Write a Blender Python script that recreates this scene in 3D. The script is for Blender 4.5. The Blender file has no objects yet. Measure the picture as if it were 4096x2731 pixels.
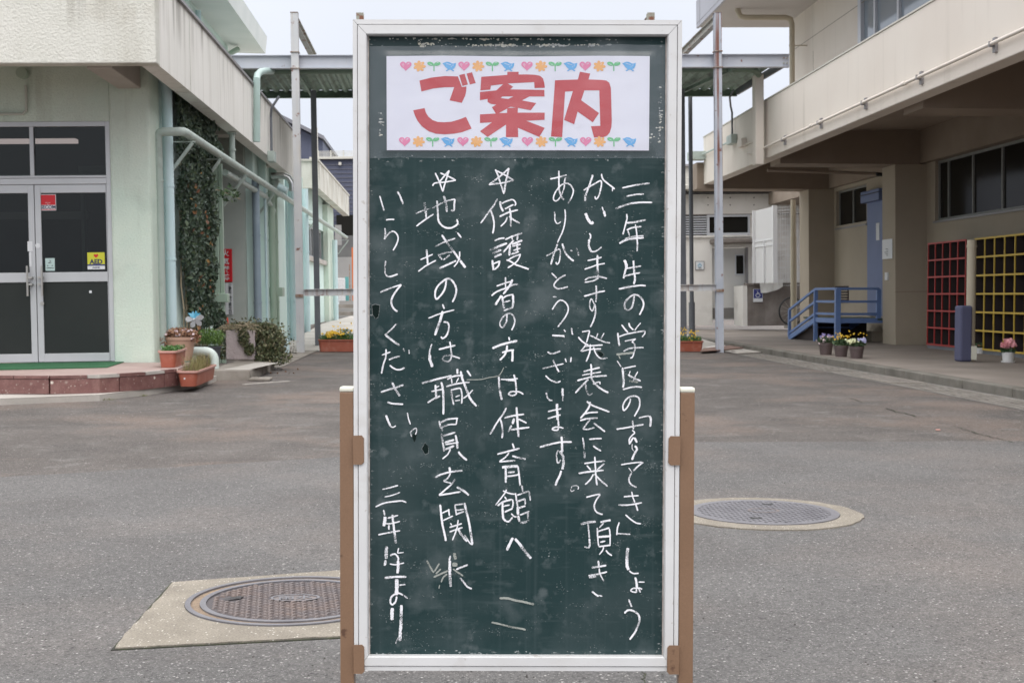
import bpy, math, random
from mathutils import Matrix, Vector
from mathutils.geometry import tessellate_polygon

SC = bpy.context.scene
COL = SC.collection
random.seed(7)

# ---------------------------------------------------------------- camera
F, EYE = 5200.0, 0.97            # focal length in photo pixels (photo is 4096 wide), eye height in metres
yax = Vector(((1748 - 2048) / F, (1365.5 - 1184) / F, -1.0)).normalized()
upv = Vector((0, 1, 0)); upv = (upv - upv.dot(yax) * yax).normalized()
xax = yax.cross(upv)
CAM = Matrix((xax, yax, upv))                      # camera -> world rotation
cam = bpy.data.cameras.new('camera'); cam_o = bpy.data.objects.new('camera', cam); COL.objects.link(cam_o)
cam_o.matrix_world = Matrix.Translation((0, 0, EYE)) @ CAM.to_4x4()
cam.sensor_width = 36; cam.sensor_fit = 'HORIZONTAL'; cam.lens = 36 * F / 4096
cam.clip_start = .05; cam.clip_end = 3000
cam.dof.use_dof = True; cam.dof.focus_distance = 2.39; cam.dof.aperture_fstop = 26
SC.camera = cam_o

# ---------------------------------------------------------------- sky, sun, exposure
W = bpy.data.worlds.new('World'); SC.world = W; W.use_nodes = True
nt = W.node_tree; N = nt.nodes; L = nt.links; N.clear()
wo = N.new('ShaderNodeOutputWorld'); bg = N.new('ShaderNodeBackground'); bg.inputs[1].default_value = 0.1
sky = N.new('ShaderNodeTexSky'); sky.sky_type = 'NISHITA'; sky.sun_disc = False
SUN_EL, SUN_AZ = math.radians(52), math.radians(180)
sky.sun_elevation = SUN_EL; sky.sun_rotation = SUN_AZ; sky.dust_density = 3
tc = N.new('ShaderNodeTexCoord'); sep = N.new('ShaderNodeSeparateXYZ'); L.new(tc.outputs['Generated'], sep.inputs[0])
mr = N.new('ShaderNodeMapRange'); L.new(sep.outputs[2], mr.inputs[0])
mr.inputs[1].default_value = 0; mr.inputs[2].default_value = 1; mr.inputs[3].default_value = 0; mr.inputs[4].default_value = 1
cr = N.new('ShaderNodeValToRGB'); L.new(mr.outputs[0], cr.inputs[0])      # overcast dome: brightest overhead
cr.color_ramp.elements[0].position = 0; cr.color_ramp.elements[0].color = (.70, .745, .86, 1)
cr.color_ramp.elements[1].position = 1; cr.color_ramp.elements[1].color = (2.8, 2.78, 2.8, 1)
e = cr.color_ramp.elements.new(.22); e.color = (.83, .86, .935, 1); e = cr.color_ramp.elements.new(.5); e.color = (1.75, 1.75, 1.78, 1)
nz = N.new('ShaderNodeTexNoise'); L.new(tc.outputs['Generated'], nz.inputs[0]); nz.inputs['Scale'].default_value = 2.2; nz.inputs['Detail'].default_value = 5
m2 = N.new('ShaderNodeMapRange'); L.new(nz.outputs[0], m2.inputs[0]); m2.inputs[1].default_value = .3; m2.inputs[2].default_value = .7; m2.inputs[3].default_value = 9.2; m2.inputs[4].default_value = 10.4
vm = N.new('ShaderNodeVectorMath'); vm.operation = 'SCALE'; L.new(cr.outputs[0], vm.inputs[0]); L.new(m2.outputs[0], vm.inputs['Scale'])
mx = N.new('ShaderNodeMix'); mx.data_type = 'RGBA'; mx.inputs[0].default_value = .9
L.new(sky.outputs[0], mx.inputs[6]); L.new(vm.outputs[0], mx.inputs[7]); L.new(mx.outputs[2], bg.inputs[0]); L.new(bg.outputs[0], wo.inputs[0])
sun = bpy.data.lights.new('sun', 'SUN'); sun.energy = .6; sun.angle = math.radians(40); sun.color = (1, .96, .9)
sun_o = bpy.data.objects.new('sun', sun); COL.objects.link(sun_o)
# the Nishita sun stands at azimuth SUN_AZ clockwise from +Y; the lamp shines the opposite way
sd = Vector((math.sin(SUN_AZ) * math.cos(SUN_EL), math.cos(SUN_AZ) * math.cos(SUN_EL), math.sin(SUN_EL)))
sun_o.rotation_euler = (-sd).to_track_quat('-Z', 'Y').to_euler()
SC.view_settings.view_transform = 'Standard'; SC.view_settings.look = 'None'
SC.view_settings.exposure = .25; SC.view_settings.gamma = 1; SC.view_settings.use_curve_mapping = False
SC.cycles.max_bounces = 8; SC.cycles.transparent_max_bounces = 24
SC.cycles.caustics_reflective = False; SC.cycles.caustics_refractive = False

# ---------------------------------------------------------------- frames of reference
# The yard falls 0.85 degrees to one side, so the plumb buildings are turned by TILT against the ground plane z = 0.
TILT = .0148
RB = Matrix.Rotation(-TILT, 4, 'Y')
PSI = math.atan2(-CAM[0][2], -CAM[1][2])
BD = 2.385
RK = Matrix.Translation((math.sin(PSI) * BD, math.cos(PSI) * BD, 0)) @ Matrix.Rotation(-PSI, 4, 'Z')   # the board's own frame
FR = {'g': Matrix.Identity(4), 'b': RB, 'k': RK}
def _pt(px, py, fr, ax, val):
    Mi = FR[fr].inverted()
    d = Mi.to_3x3() @ (CAM @ Vector(((px - 2048) / F, (1365.5 - py) / F, -1)))
    o = Mi @ Vector((0, 0, EYE)); i = 'XYZ'.index(ax)
    return o + d * ((val - o[i]) / d[i])
def GP(px, py, **k):            # surveyed point on a ground-frame plane X=, Y= or Z=
    a, v = list(k.items())[0]; return _pt(px, py, 'g', a, v)
def BP(px, py, **k):            # the same on a building-frame plane
    a, v = list(k.items())[0]; return _pt(px, py, 'b', a, v)

# ---------------------------------------------------------------- mesh helpers
LOC = {}; FRM = {}
class MB:
    def __init__(s): s.v = []; s.f = []
    def add(s, vs, fs):
        n = len(s.v); s.v += [tuple(p) for p in vs]; s.f += [tuple(i + n for i in f) for f in fs]; return s
    def box(s, x0, x1, y0, y1, z0, z1):
        return s.add([(x0,y0,z0),(x1,y0,z0),(x1,y1,z0),(x0,y1,z0),(x0,y0,z1),(x1,y0,z1),(x1,y1,z1),(x0,y1,z1)],
                     [(0,3,2,1),(4,5,6,7),(0,1,5,4),(1,2,6,5),(2,3,7,6),(3,0,4,7)])
    def quad(s, a, b, c, d): return s.add([a,b,c,d], [(0,1,2,3)])
    def prism(s, poly, h0, h1, ax='Z'):
        n = len(poly)
        def P(p, h): return {'Z': (p[0],p[1],h), 'Y': (p[0],h,p[1]), 'X': (h,p[0],p[1])}[ax]
        vs = [P(p,h0) for p in poly] + [P(p,h1) for p in poly]
        tri = tessellate_polygon([[Vector((p[0],p[1],0)) for p in poly]])
        return s.add(vs, [tuple(t) for t in tri] + [tuple(i+n for i in t[::-1]) for t in tri] + [(i,(i+1)%n,n+(i+1)%n,n+i) for i in range(n)])
    def tube(s, pts, r, n=12, cap=True):
        pts = [Vector(p) for p in pts]; m = len(pts); rs = r if isinstance(r, (list, tuple)) else [r]*m
        vs = []; t0 = (pts[1]-pts[0]).normalized()
        a = t0.orthogonal().normalized()
        if abs(t0.z) < .9: a = (Vector((0,0,1)) - Vector((0,0,1)).dot(t0)*t0).normalized()
        for i, p in enumerate(pts):
            t = ((pts[min(i+1,m-1)]-p).normalized() + (p-pts[max(i-1,0)]).normalized()).normalized()
            a = (a - a.dot(t)*t).normalized(); b = t.cross(a)
            for k in range(n):
                w = 2*math.pi*k/n; vs.append(p + (a*math.cos(w)+b*math.sin(w))*rs[i])
        fs = [(i*n+k, i*n+(k+1)%n, (i+1)*n+(k+1)%n, (i+1)*n+k) for i in range(m-1) for k in range(n)]
        if cap: fs += [tuple(range(n))[::-1], tuple((m-1)*n+k for k in range(n))]
        return s.add(vs, fs)
    def bar(s, a, b, w, h, up=(0,0,1)):        # rectangular bar from a to b, w across, h along up
        a, b, up = Vector(a), Vector(b), Vector(up); t = (b-a).normalized(); sx = t.cross(up).normalized(); uz = sx.cross(t).normalized()
        vs = [p + sx*w/2*i + uz*h/2*j for p in (a,b) for i,j in ((-1,-1),(1,-1),(1,1),(-1,1))]
        return s.add(vs, [(0,1,2,3),(7,6,5,4),(0,4,5,1),(1,5,6,2),(2,6,7,3),(3,7,4,0)])
    def ibeam(s, a, b, w, h, t=.012, up=(0,0,1)):
        a, b, up = Vector(a), Vector(b), Vector(up)
        d = (b-a).normalized(); sx = d.cross(up).normalized(); uz = sx.cross(d).normalized()
        s.bar(a+uz*(h/2-t/2), b+uz*(h/2-t/2), w, t, up); s.bar(a-uz*(h/2-t/2), b-uz*(h/2-t/2), w, t, up)
        return s.bar(a, b, t, h-2*t, up)
    def lathe(s, prof, c, n=24):
        vs = []; m = len(prof)
        for r, z in prof:
            for k in range(n):
                w = 2*math.pi*k/n; vs.append((c[0]+r*math.cos(w), c[1]+r*math.sin(w), c[2]+z))
        fs = [(i*n+k, i*n+(k+1)%n, (i+1)*n+(k+1)%n, (i+1)*n+k) for i in range(m-1) for k in range(n)]
        return s.add(vs, fs)
    def disc(s, c, r, n=24, z=0): return s.add([(c[0]+r*math.cos(2*math.pi*k/n), c[1]+r*math.sin(2*math.pi*k/n), c[2]+z) for k in range(n)], [tuple(range(n))])
    def ring(s, c, r0, r1, z0, z1, n=48): return s.lathe([(r0,z0),(r0,z1),(r1,z1),(r1,z0)], c, n)
    def build(s, name, mat, parent=None, loc=(0,0,0), frame='g', smooth=False, bevel=0, **props):
        if parent is not None: loc = LOC[parent.name]; frame = FRM[parent.name]
        me = bpy.data.meshes.new(name)
        lx, ly, lz = loc
        me.from_pydata([(x-lx,y-ly,z-lz) for x,y,z in s.v], [], s.f); me.update()
        if mat: me.materials.append(mat)
        if smooth:
            me.polygons.foreach_set('use_smooth', [True]*len(me.polygons)); me.set_sharp_from_angle(angle=math.radians(40))
        o = bpy.data.objects.new(name, me); COL.objects.link(o)
        reg(o, parent, loc, frame)
        if bevel:
            bv = o.modifiers.new('edge', 'BEVEL'); bv.width = bevel; bv.segments = 2; bv.limit_method = 'ANGLE'; bv.angle_limit = math.radians(50)
        for k, v in props.items(): o[k] = v
        return o
def reg(o, parent, loc, frame):
    LOC[o.name] = tuple(loc); FRM[o.name] = frame
    if parent is not None: o.parent = parent
    else: o.matrix_world = FR[frame] @ Matrix.Translation(loc)
def thing(name, label, category, loc=(0,0,0), frame='g', group=None):
    o = bpy.data.objects.new(name, None); o.empty_display_size = .1; COL.objects.link(o); reg(o, None, loc, frame)
    o['label'] = label; o['category'] = category
    if group: o['group'] = group
    return o
def copy_tree(o, parent=None):
    c = o.copy(); COL.objects.link(c); LOC[c.name] = LOC[o.name]; FRM[c.name] = FRM[o.name]
    if parent is not None: c.parent = parent
    for ch in list(o.children): copy_tree(ch, c)
    return c
def shifted(o, dx=0, dy=0, dz=0, label=None, rot=0, scale=1):
    c = copy_tree(o); l = Vector(LOC[o.name]) + Vector((dx,dy,dz))
    c.matrix_world = FR[FRM[o.name]] @ Matrix.Translation(l) @ Matrix.Rotation(rot, 4, 'Z') @ Matrix.Scale(scale, 4)
    if label: c['label'] = label
    return c
def text(name, body, size, mat, parent, M4, align='CENTER', bold=0, sx=1):
    cu = bpy.data.curves.new(name, 'FONT'); cu.body = body; cu.size = size; cu.align_x = align; cu.align_y = 'CENTER'; cu.offset = bold; cu.resolution_u = 3
    cu.space_line = .95
    o = bpy.data.objects.new(name, cu); COL.objects.link(o)
    dg = bpy.context.evaluated_depsgraph_get(); me = bpy.data.meshes.new_from_object(o.evaluated_get(dg))
    bpy.data.objects.remove(o); bpy.data.curves.remove(cu)
    me.name = name; l = Vector(LOC[parent.name])
    me.transform(Matrix.Translation(-l) @ M4 @ Matrix.Diagonal((sx,1,1,1)))
    me.materials.clear(); me.materials.append(mat)
    q = bpy.data.objects.new(name, me); COL.objects.link(q); reg(q, parent, l, FRM[parent.name]); return q
def facing(c, yaw=0):           # matrix of a text that faces -Y, centred at c
    return Matrix.Translation(c) @ Matrix.Rotation(yaw, 4, 'Z') @ Matrix.Rotation(math.pi/2, 4, 'X')

# ---------------------------------------------------------------- materials
def srgb(r, g, b):
    f = lambda c: (c/255/12.92) if c/255 <= .04045 else ((c/255+.055)/1.055)**2.4
    return (f(r), f(g), f(b), 1)
def PM(name, c, c2=None, sc=3, lo=.4, hi=.65, det=6, rough=.8, rough2=None, metal=0, bump=0, bsc=60, bdist=.01, streak=None, specks=(), grain=0, gsc=150, grain2=0, gsc2=30, drip=(), rand=0, spec=.5, patches=(), trans=0, island=None):
    m = bpy.data.materials.new(name); m.use_nodes = True; nt = m.node_tree; N = nt.nodes; L = nt.links
    p = N['Principled BSDF']; tc = N.new('ShaderNodeTexCoord'); obj = tc.outputs['Object']
    def noise(scale, det=6, vec=None, rgh=.55):
        n = N.new('ShaderNodeTexNoise'); L.new(vec or obj, n.inputs[0]); n.inputs['Scale'].default_value = scale; n.inputs['Detail'].default_value = det; n.inputs['Roughness'].default_value = rgh; return n.outputs[0]
    def rng(s, a, b, c=0, d=1):
        r = N.new('ShaderNodeMapRange'); L.new(s, r.inputs[0]); r.inputs[1].default_value = a; r.inputs[2].default_value = b; r.inputs[3].default_value = c; r.inputs[4].default_value = d; return r.outputs[0]
    def mixc(f, a, b, mode='MIX'):
        x = N.new('ShaderNodeMix'); x.data_type = 'RGBA'; x.blend_type = mode; x.clamp_result = False
        for i, q in ((0, f), (6, a), (7, b)):
            if isinstance(q, (int, float)): x.inputs[i].default_value = q
            elif isinstance(q, tuple): x.inputs[i].default_value = q
            else: L.new(q, x.inputs[i])
        return x.outputs[2]
    def scaled(v):
        q = N.new('ShaderNodeMapping'); L.new(obj, q.inputs[0]); q.inputs['Scale'].default_value = v; return q.outputs[0]
    def mul(a, k):
        q = N.new('ShaderNodeMath'); q.operation = 'MULTIPLY'; L.new(a, q.inputs[0])
        if isinstance(k, (int, float)): q.inputs[1].default_value = k
        else: L.new(k, q.inputs[1])
        return q.outputs[0]
    col = c
    if c2: col = mixc(rng(noise(sc, det), lo, hi), c, c2)
    if streak:
        for (scol, amt, sxy, sz, a, b) in streak:
            f = rng(noise(1, 4, scaled((sxy, sxy, sz))), a, b)
            f = mul(f, rng(noise(1.1, 3), .35, .65, .15, 1)); col = mixc(mul(f, amt), col, scol)
    for (dcol, amt, sxy, z_lo, z_hi, a, b) in drip:        # dirt runs that hang from an upper edge at height z_hi
        f = rng(noise(1, 5, scaled((sxy, sxy, .18))), a, b); sp = N.new('ShaderNodeSeparateXYZ'); L.new(obj, sp.inputs[0])
        ad = N.new('ShaderNodeMath'); ad.operation = 'MULTIPLY_ADD'; L.new(noise(1, 3, scaled((sxy*.7, sxy*.7, .1))), ad.inputs[0]); ad.inputs[1].default_value = (z_hi-z_lo)*.9; L.new(sp.outputs[2], ad.inputs[2])
        f = mul(f, rng(noise(.75, 2), .44, .56, .12, 1)); f = mul(f, rng(ad.outputs[0], z_lo+(z_hi-z_lo)*.45, z_hi+(z_hi-z_lo)*.45)); col = mixc(mul(f, amt), col, dcol)
    for (pcol, amt, psc, a, b) in patches:
        col = mixc(mul(rng(noise(psc, 7), a, b), amt), col, pcol)
    for (scale, scol, frac, amt) in specks:
        vo = N.new('ShaderNodeTexVoronoi'); L.new(obj, vo.inputs[0]); vo.inputs['Scale'].default_value = scale
        sp = N.new('ShaderNodeSeparateColor'); L.new(vo.outputs['Color'], sp.inputs[0])
        f = rng(sp.outputs[0], 1-frac, 1-frac+.02); f = mul(f, rng(vo.outputs['Distance'], .5, .25)); col = mixc(mul(f, amt), col, scol)
    if grain:
        g = rng(noise(gsc, 3, rgh=.7), .3, .7, 1-grain, 1+grain)
        cmb = N.new('ShaderNodeCombineColor'); [L.new(g, cmb.inputs[i]) for i in range(3)]
        col = mixc(1.0, col, cmb.outputs[0], 'MULTIPLY')
    if grain2:
        g = rng(noise(gsc2, 5, rgh=.65), .3, .7, 1-grain2, 1+grain2)
        cmb = N.new('ShaderNodeCombineColor'); [L.new(g, cmb.inputs[i]) for i in range(3)]
        col = mixc(1.0, col, cmb.outputs[0], 'MULTIPLY')
    if island or rand:
        gi = N.new('ShaderNodeNewGeometry')
        ri = gi.outputs['Random Per Island']
        if island:
            rp = N.new('ShaderNodeValToRGB'); L.new(ri, rp.inputs[0]); els = rp.color_ramp.elements
            for i, q in enumerate(island):
                if i < 2: els[i].position = i/(len(island)-1) if i == 0 else 1; els[i].color = q if i == 0 else island[-1]
            for i, q in enumerate(island[1:-1]): ee = els.new((i+1)/(len(island)-1)); ee.color = q
            col = rp.outputs[0]
        else:
            oi = N.new('ShaderNodeObjectInfo'); g = rng(oi.outputs['Random'], 0, 1, 1-rand, 1+rand)
            cmb = N.new('ShaderNodeCombineColor'); [L.new(g, cmb.inputs[i]) for i in range(3)]; col = mixc(1.0, col, cmb.outputs[0], 'MULTIPLY')
    if isinstance(col, tuple): p.inputs['Base Color'].default_value = col
    else: L.new(col, p.inputs['Base Color'])
    p.inputs['Roughness'].default_value = rough; p.inputs['Metallic'].default_value = metal; p.inputs['Specular IOR Level'].default_value = spec
    if rough2 is not None: L.new(rng(noise(sc*3), .35, .65, rough, rough2), p.inputs['Roughness'])
    if bump:
        b = N.new('ShaderNodeBump'); b.inputs['Strength'].default_value = bump; b.inputs['Distance'].default_value = bdist
        L.new(noise(bsc, 6, rgh=.6), b.inputs['Height']); L.new(b.outputs[0], p.inputs['Normal'])
    if trans:
        t = N.new('ShaderNodeBsdfTransparent'); ms = N.new('ShaderNodeMixShader'); L.new(p.outputs[0], ms.inputs[2]); L.new(t.outputs[0], ms.inputs[1]); ms.inputs[0].default_value = 1-trans
        L.new(ms.outputs[0], N['Material Output'].inputs[0])
    return m
def glassmat(name, tint, rough=.03, gloss=.12, haze=0, hcol=(.2,.2,.2,1), fres=1):
    m = bpy.data.materials.new(name); m.use_nodes = True; nt = m.node_tree; N = nt.nodes; L = nt.links; N.remove(N['Principled BSDF'])
    t = N.new('ShaderNodeBsdfTransparent'); t.inputs[0].default_value = tint
    g = N.new('ShaderNodeBsdfGlossy'); g.inputs['Roughness'].default_value = rough
    fr = N.new('ShaderNodeFresnel'); fr.inputs[0].default_value = 1.5
    ma = N.new('ShaderNodeMath'); ma.operation = 'MULTIPLY_ADD'; L.new(fr.outputs[0], ma.inputs[0]); ma.inputs[1].default_value = fres; ma.inputs[2].default_value = gloss-.04*fres
    ms = N.new('ShaderNodeMixShader'); L.new(ma.outputs[0], ms.inputs[0]); L.new(t.outputs[0], ms.inputs[1]); L.new(g.outputs[0], ms.inputs[2])
    out = ms.outputs[0]
    if haze:
        d = N.new('ShaderNodeBsdfDiffuse'); d.inputs[0].default_value = hcol; m3 = N.new('ShaderNodeMixShader'); m3.inputs[0].default_value = haze
        L.new(out, m3.inputs[1]); L.new(d.outputs[0], m3.inputs[2]); out = m3.outputs[0]
    L.new(out, N['Material Output'].inputs[0]); return m

rust = srgb(122, 62, 30)
m_asph = PM('asphalt_old', (.090,.079,.072,1), (.122,.108,.099,1), sc=1.2, rough=.92, bump=.9, bsc=150, bdist=.008, grain=.55, gsc=120, grain2=.24, gsc2=26,
            specks=((120, (.42,.39,.36,1), .06, .8), (75, (.03,.028,.027,1), .10, .75), (190, (.36,.33,.31,1), .14, .6)), patches=(((.19,.145,.12,1), .7, .55, .48, .62), ((.075,.068,.064,1), .6, 1.6, .54, .66), ((.17,.16,.15,1), .6, 3.5, .56, .68)))
m_road = PM('asphalt_patch', (.113,.108,.105,1), (.140,.134,.130,1), sc=1.0, rough=.9, bump=.9, bsc=170, bdist=.008, grain=.5, gsc=150, grain2=.17, gsc2=34,
            specks=((105, (.46,.44,.42,1), .055, .8), (75, (.035,.034,.034,1), .09, .75), (200, (.40,.39,.37,1), .15, .6)), patches=(((.105,.097,.093,1), .7, 1.1, .5, .66), ((.19,.162,.145,1), .5, .7, .48, .66), ((.10,.095,.092,1), .5, 5, .58, .7)))
m_conc = PM('concrete_pale', (.42,.39,.355,1), (.52,.485,.445,1), sc=1.5, rough=.9, bump=.3, bsc=60, grain=.1, patches=(((.25,.23,.21,1), .5, 1.6, .52, .7),))
m_concd = PM('concrete_dirty', (.24,.215,.185,1), (.34,.31,.275,1), sc=2.5, rough=.92, bump=.4, bsc=70, grain=.14, patches=(((.12,.10,.08,1), .7, 3, .5, .65),))
m_terr = PM('terrace_concrete', (.205,.175,.150,1), (.265,.23,.20,1), sc=.9, rough=.8, bump=.15, bsc=90, grain=.08, patches=(((.15,.13,.115,1), .5, .8, .5, .7),))
m_kerb = PM('kerb_concrete', (.15,.14,.12,1), (.20,.185,.16,1), sc=2.5, rough=.92, bump=.4, bsc=70, grain=.14, patches=(((.09,.08,.065,1), .6, 3, .5, .65),))
m_collar = PM('manhole_collar', (.215,.19,.155,1), (.275,.245,.20,1), sc=6, rough=.95, bump=.6, bsc=150, bdist=.006, grain=.3, gsc=160, specks=((140, (.75,.72,.65,1), .08, .7), (110, (.16,.14,.12,1), .08, .6)))
m_iron = PM('cast_iron', (.20,.165,.155,1), (.155,.14,.145,1), sc=7, rough=.55, metal=.35, bump=.2, bsc=160, grain=.12, patches=(((.26,.18,.14,1), .5, 5, .5, .65),))
m_iron2 = PM('cast_iron_worn', (.20,.195,.21,1), (.155,.15,.165,1), sc=7, rough=.5, metal=.4, bump=.15, bsc=160, grain=.1)
m_irond = PM('cast_iron_recess', (.085,.075,.078,1), rough=.75, metal=.2, grain=.2)
m_dirt = PM('packed_dirt', (.27,.20,.14,1), (.20,.15,.11,1), sc=14, rough=1, bump=.5, bsc=200, grain=.25)
m_gap = PM('moss_gap', (.035,.035,.028,1), (.055,.062,.03,1), sc=20, rough=1, bump=.5, bsc=200)
m_mint = PM('mint_stucco', (.60,.71,.62,1), (.66,.75,.65,1), sc=1.3, rough=.9, bump=.55, bsc=45, bdist=.02, grain=.05, gsc=60, patches=(((.66,.67,.60,1), .4, .8, .42, .6),((.40,.48,.41,1), .5, 1.7, .54, .7)), streak=(((.33,.36,.30,1), .5, 5, .5, .53, .68),))
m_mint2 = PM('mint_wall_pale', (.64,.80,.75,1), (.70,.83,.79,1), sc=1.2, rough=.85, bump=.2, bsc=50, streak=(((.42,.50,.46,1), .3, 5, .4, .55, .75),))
m_mintd = PM('mint_wall_shade_grey', (.42,.46,.43,1), (.47,.50,.465,1), sc=2, rough=.9, bump=.2, bsc=60, grain=.05)  # recess walls: mint greyed, with the shadow put into the colour
m_fascia = PM('cream_stucco', (.68,.675,.61,1), (.73,.72,.66,1), sc=1.4, rough=.92, bump=.8, bsc=38, bdist=.02, grain=.04, gsc=60, streak=(((.33,.29,.22,1), .6, 2.6, .35, .52, .66),), drip=(((.13,.11,.08,1), .95, 5, 3.55, 4.35, .50, .60), ((.22,.19,.13,1), .4, 11, 3.3, 4.35, .52, .62)), patches=(((.42,.38,.30,1), .5, 1.1, .5, .66),))
m_fasc2 = PM('cream_render', (.78,.765,.72,1), (.82,.80,.76,1), sc=1.2, rough=.9, bump=.12, bsc=50, grain=.02, streak=(((.45,.42,.36,1), .5, 8, .3, .5, .66),), drip=(((.12,.105,.08,1), .95, 6, 3.7, 4.35, .50, .58), ((.25,.23,.18,1), .35, 13, 3.3, 4.35, .52, .62)))
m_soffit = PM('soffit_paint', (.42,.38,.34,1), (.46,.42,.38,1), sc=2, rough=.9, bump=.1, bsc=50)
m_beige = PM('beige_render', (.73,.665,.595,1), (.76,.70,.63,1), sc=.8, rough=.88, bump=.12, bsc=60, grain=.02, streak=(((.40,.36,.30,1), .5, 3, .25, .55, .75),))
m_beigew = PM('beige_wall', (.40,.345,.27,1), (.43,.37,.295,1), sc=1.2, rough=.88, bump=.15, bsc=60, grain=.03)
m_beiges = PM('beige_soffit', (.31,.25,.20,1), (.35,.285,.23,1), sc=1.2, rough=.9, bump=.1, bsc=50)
m_coping = PM('coping_metal', (.30,.29,.30,1), rough=.5, metal=.4)
m_frdk = PM('shaded_window_frame', (.22,.225,.215,1), (.26,.265,.25,1), sc=2, rough=.5)  # aluminium tone lowered so the terrace shade sits in the frame colour
m_postr = PM('bluish_steel_post', (.47,.51,.58,1), (.53,.56,.62,1), sc=3, rough=.5, streak=((rust, .9, 22, .25, .52, .62),), patches=((rust, .85, 7, .62, .68),))
m_alu = PM('aluminium_white', (.60,.62,.66,1), rough=.4, metal=.15, spec=.4)
m_alu2 = PM('door_aluminium', (.52,.535,.55,1), (.56,.575,.59,1), sc=2, rough=.38, metal=.25)
m_frame = PM('board_frame_white', (.64,.64,.64,1), (.69,.69,.69,1), sc=5, rough=.35, spec=.4, bump=.02, bsc=150, patches=(((.42,.38,.34,1), .6, 60, .65, .70), ((.5,.47,.44,1), .3, 14, .60, .7), ((.55,.53,.50,1), .4, 8, .55, .7)))
m_frame_in = PM('board_frame_edge', (.55,.50,.47,1), (.35,.30,.27,1), sc=60, rough=.6)
m_brown = PM('brown_enamel', (.215,.128,.078,1), (.24,.145,.09,1), sc=6, rough=.33, spec=.5, bump=.05, bsc=220, grain=.07, gsc=400, patches=(((.09,.045,.03,1), .8, 40, .66, .72),))
m_cap = PM('cream_plastic', (.74,.73,.62,1), rough=.4)
m_glassd = glassmat('door_glass', (.55,.60,.58,1), .02, .03)
m_glassw = glassmat('window_glass', (.35,.38,.38,1), .02, .08)
m_glassu = PM('upper_window_glass', (.24,.29,.34,1), rough=.06, spec=1.0)
m_glasso = PM('dark_window_glass', (.020,.019,.017,1), rough=.12, spec=.05)
m_bbeam = PM('beam_painted_shade', (.27,.215,.17,1), (.31,.25,.20,1), sc=1.2, rough=.9)  # beige darkened to put the shade under the balcony into the colour
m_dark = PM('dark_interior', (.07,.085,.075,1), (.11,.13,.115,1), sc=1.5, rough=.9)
m_panel = PM('dark_door_panel', (.026,.031,.030,1), (.033,.038,.036,1), sc=1, rough=.6, spec=.2)
m_black = PM('black_rubber', (.02,.02,.02,1), rough=.6)
m_steel = PM('brushed_steel', (.48,.47,.44,1), rough=.35, metal=.8)
m_pipeg = PM('green_pipe', (.36,.46,.37,1), (.40,.49,.40,1), sc=2, rough=.5, streak=(((.26,.31,.25,1), .5, 8, .5, .5, .7),))
m_pipeb = PM('pale_blue_pipe', (.55,.71,.74,1), (.60,.74,.77,1), sc=2, rough=.45)
m_pipegr = PM('grey_green_pipe', (.42,.49,.45,1), (.47,.54,.50,1), sc=3, rough=.5, streak=(((.2,.2,.18,1), .5, 8, 8, .55, .7),))
m_pipebe = PM('beige_pipe', (.46,.41,.31,1), (.50,.44,.34,1), sc=2, rough=.5)
m_post = PM('painted_steel_post', (.58,.59,.61,1), (.64,.64,.64,1), sc=3, rough=.5, metal=.1, streak=((rust, .9, 22, .25, .54, .64),((.45,.36,.27,1), .6, 14, .2, .5, .6)), patches=((rust, .85, 7, .64, .70),))
m_postd = PM('grey_steel_post', (.135,.145,.165,1), (.165,.175,.195,1), sc=3, rough=.5, streak=(((.3,.2,.14,1), .6, 26, .5, .6, .72),))
m_rust = PM('rusty_steel', (.24,.13,.08,1), (.40,.36,.32,1), sc=12, rough=.9, bump=.4, bsc=120)
m_beam = PM('painted_steel_beam', (.50,.525,.585,1), (.55,.57,.62,1), sc=3, rough=.5, patches=((rust, .7, 9, .66, .70),))
m_beamr = PM('stained_frame_beam', (.42,.42,.38,1), (.32,.31,.26,1), sc=5, rough=.6, patches=((rust, .9, 6, .56, .64),))
m_deck = PM('green_steel_deck', (.16,.23,.18,1), (.21,.30,.235,1), sc=2.5, rough=.55, patches=(((.06,.075,.06,1), .7, 3, .5, .65),))
m_terra = PM('terracotta_plastic', (.36,.10,.06,1), (.40,.125,.08,1), sc=6, rough=.5, patches=(((.50,.26,.20,1), .5, 9, .52, .7),))
m_terra2 = PM('faded_terracotta', (.52,.28,.23,1), (.58,.34,.29,1), sc=6, rough=.6)
m_clay = PM('sandy_clay_pot', (.42,.26,.19,1), (.46,.30,.22,1), sc=6, rough=.7)
m_soil = PM('potting_soil', (.06,.045,.035,1), rough=1, bump=.5, bsc=150)
m_potd = PM('charcoal_pot', (.065,.068,.08,1), rough=.5)
m_potb = PM('brown_plastic_pot', (.115,.085,.083,1), rough=.5)
m_white = PM('white_plastic', (.75,.75,.74,1), rough=.45)
m_blue = PM('blue_painted_steel', (.135,.225,.46,1), (.155,.25,.50,1), sc=4, rough=.45)
m_blued = PM('blue_door_paint', (.115,.165,.33,1), (.13,.18,.355,1), sc=2, rough=.5)
m_red = PM('red_shelf_edge', (.42,.03,.025,1), rough=.5)
m_yel = PM('yellow_shelf_edge', (.62,.42,.05,1), rough=.5)
m_cub = PM('shelf_inside', (.045,.033,.032,1), rough=.8)
m_paper = PM('white_paper', (.70,.70,.79,1), (.73,.73,.81,1), sc=8, rough=.6, bump=.06, bsc=9, bdist=.02)
m_redink = PM('red_print', (.46,.02,.03,1), (.50,.035,.045,1), sc=12, rough=.45, bump=.06, bsc=9, bdist=.02)
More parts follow.
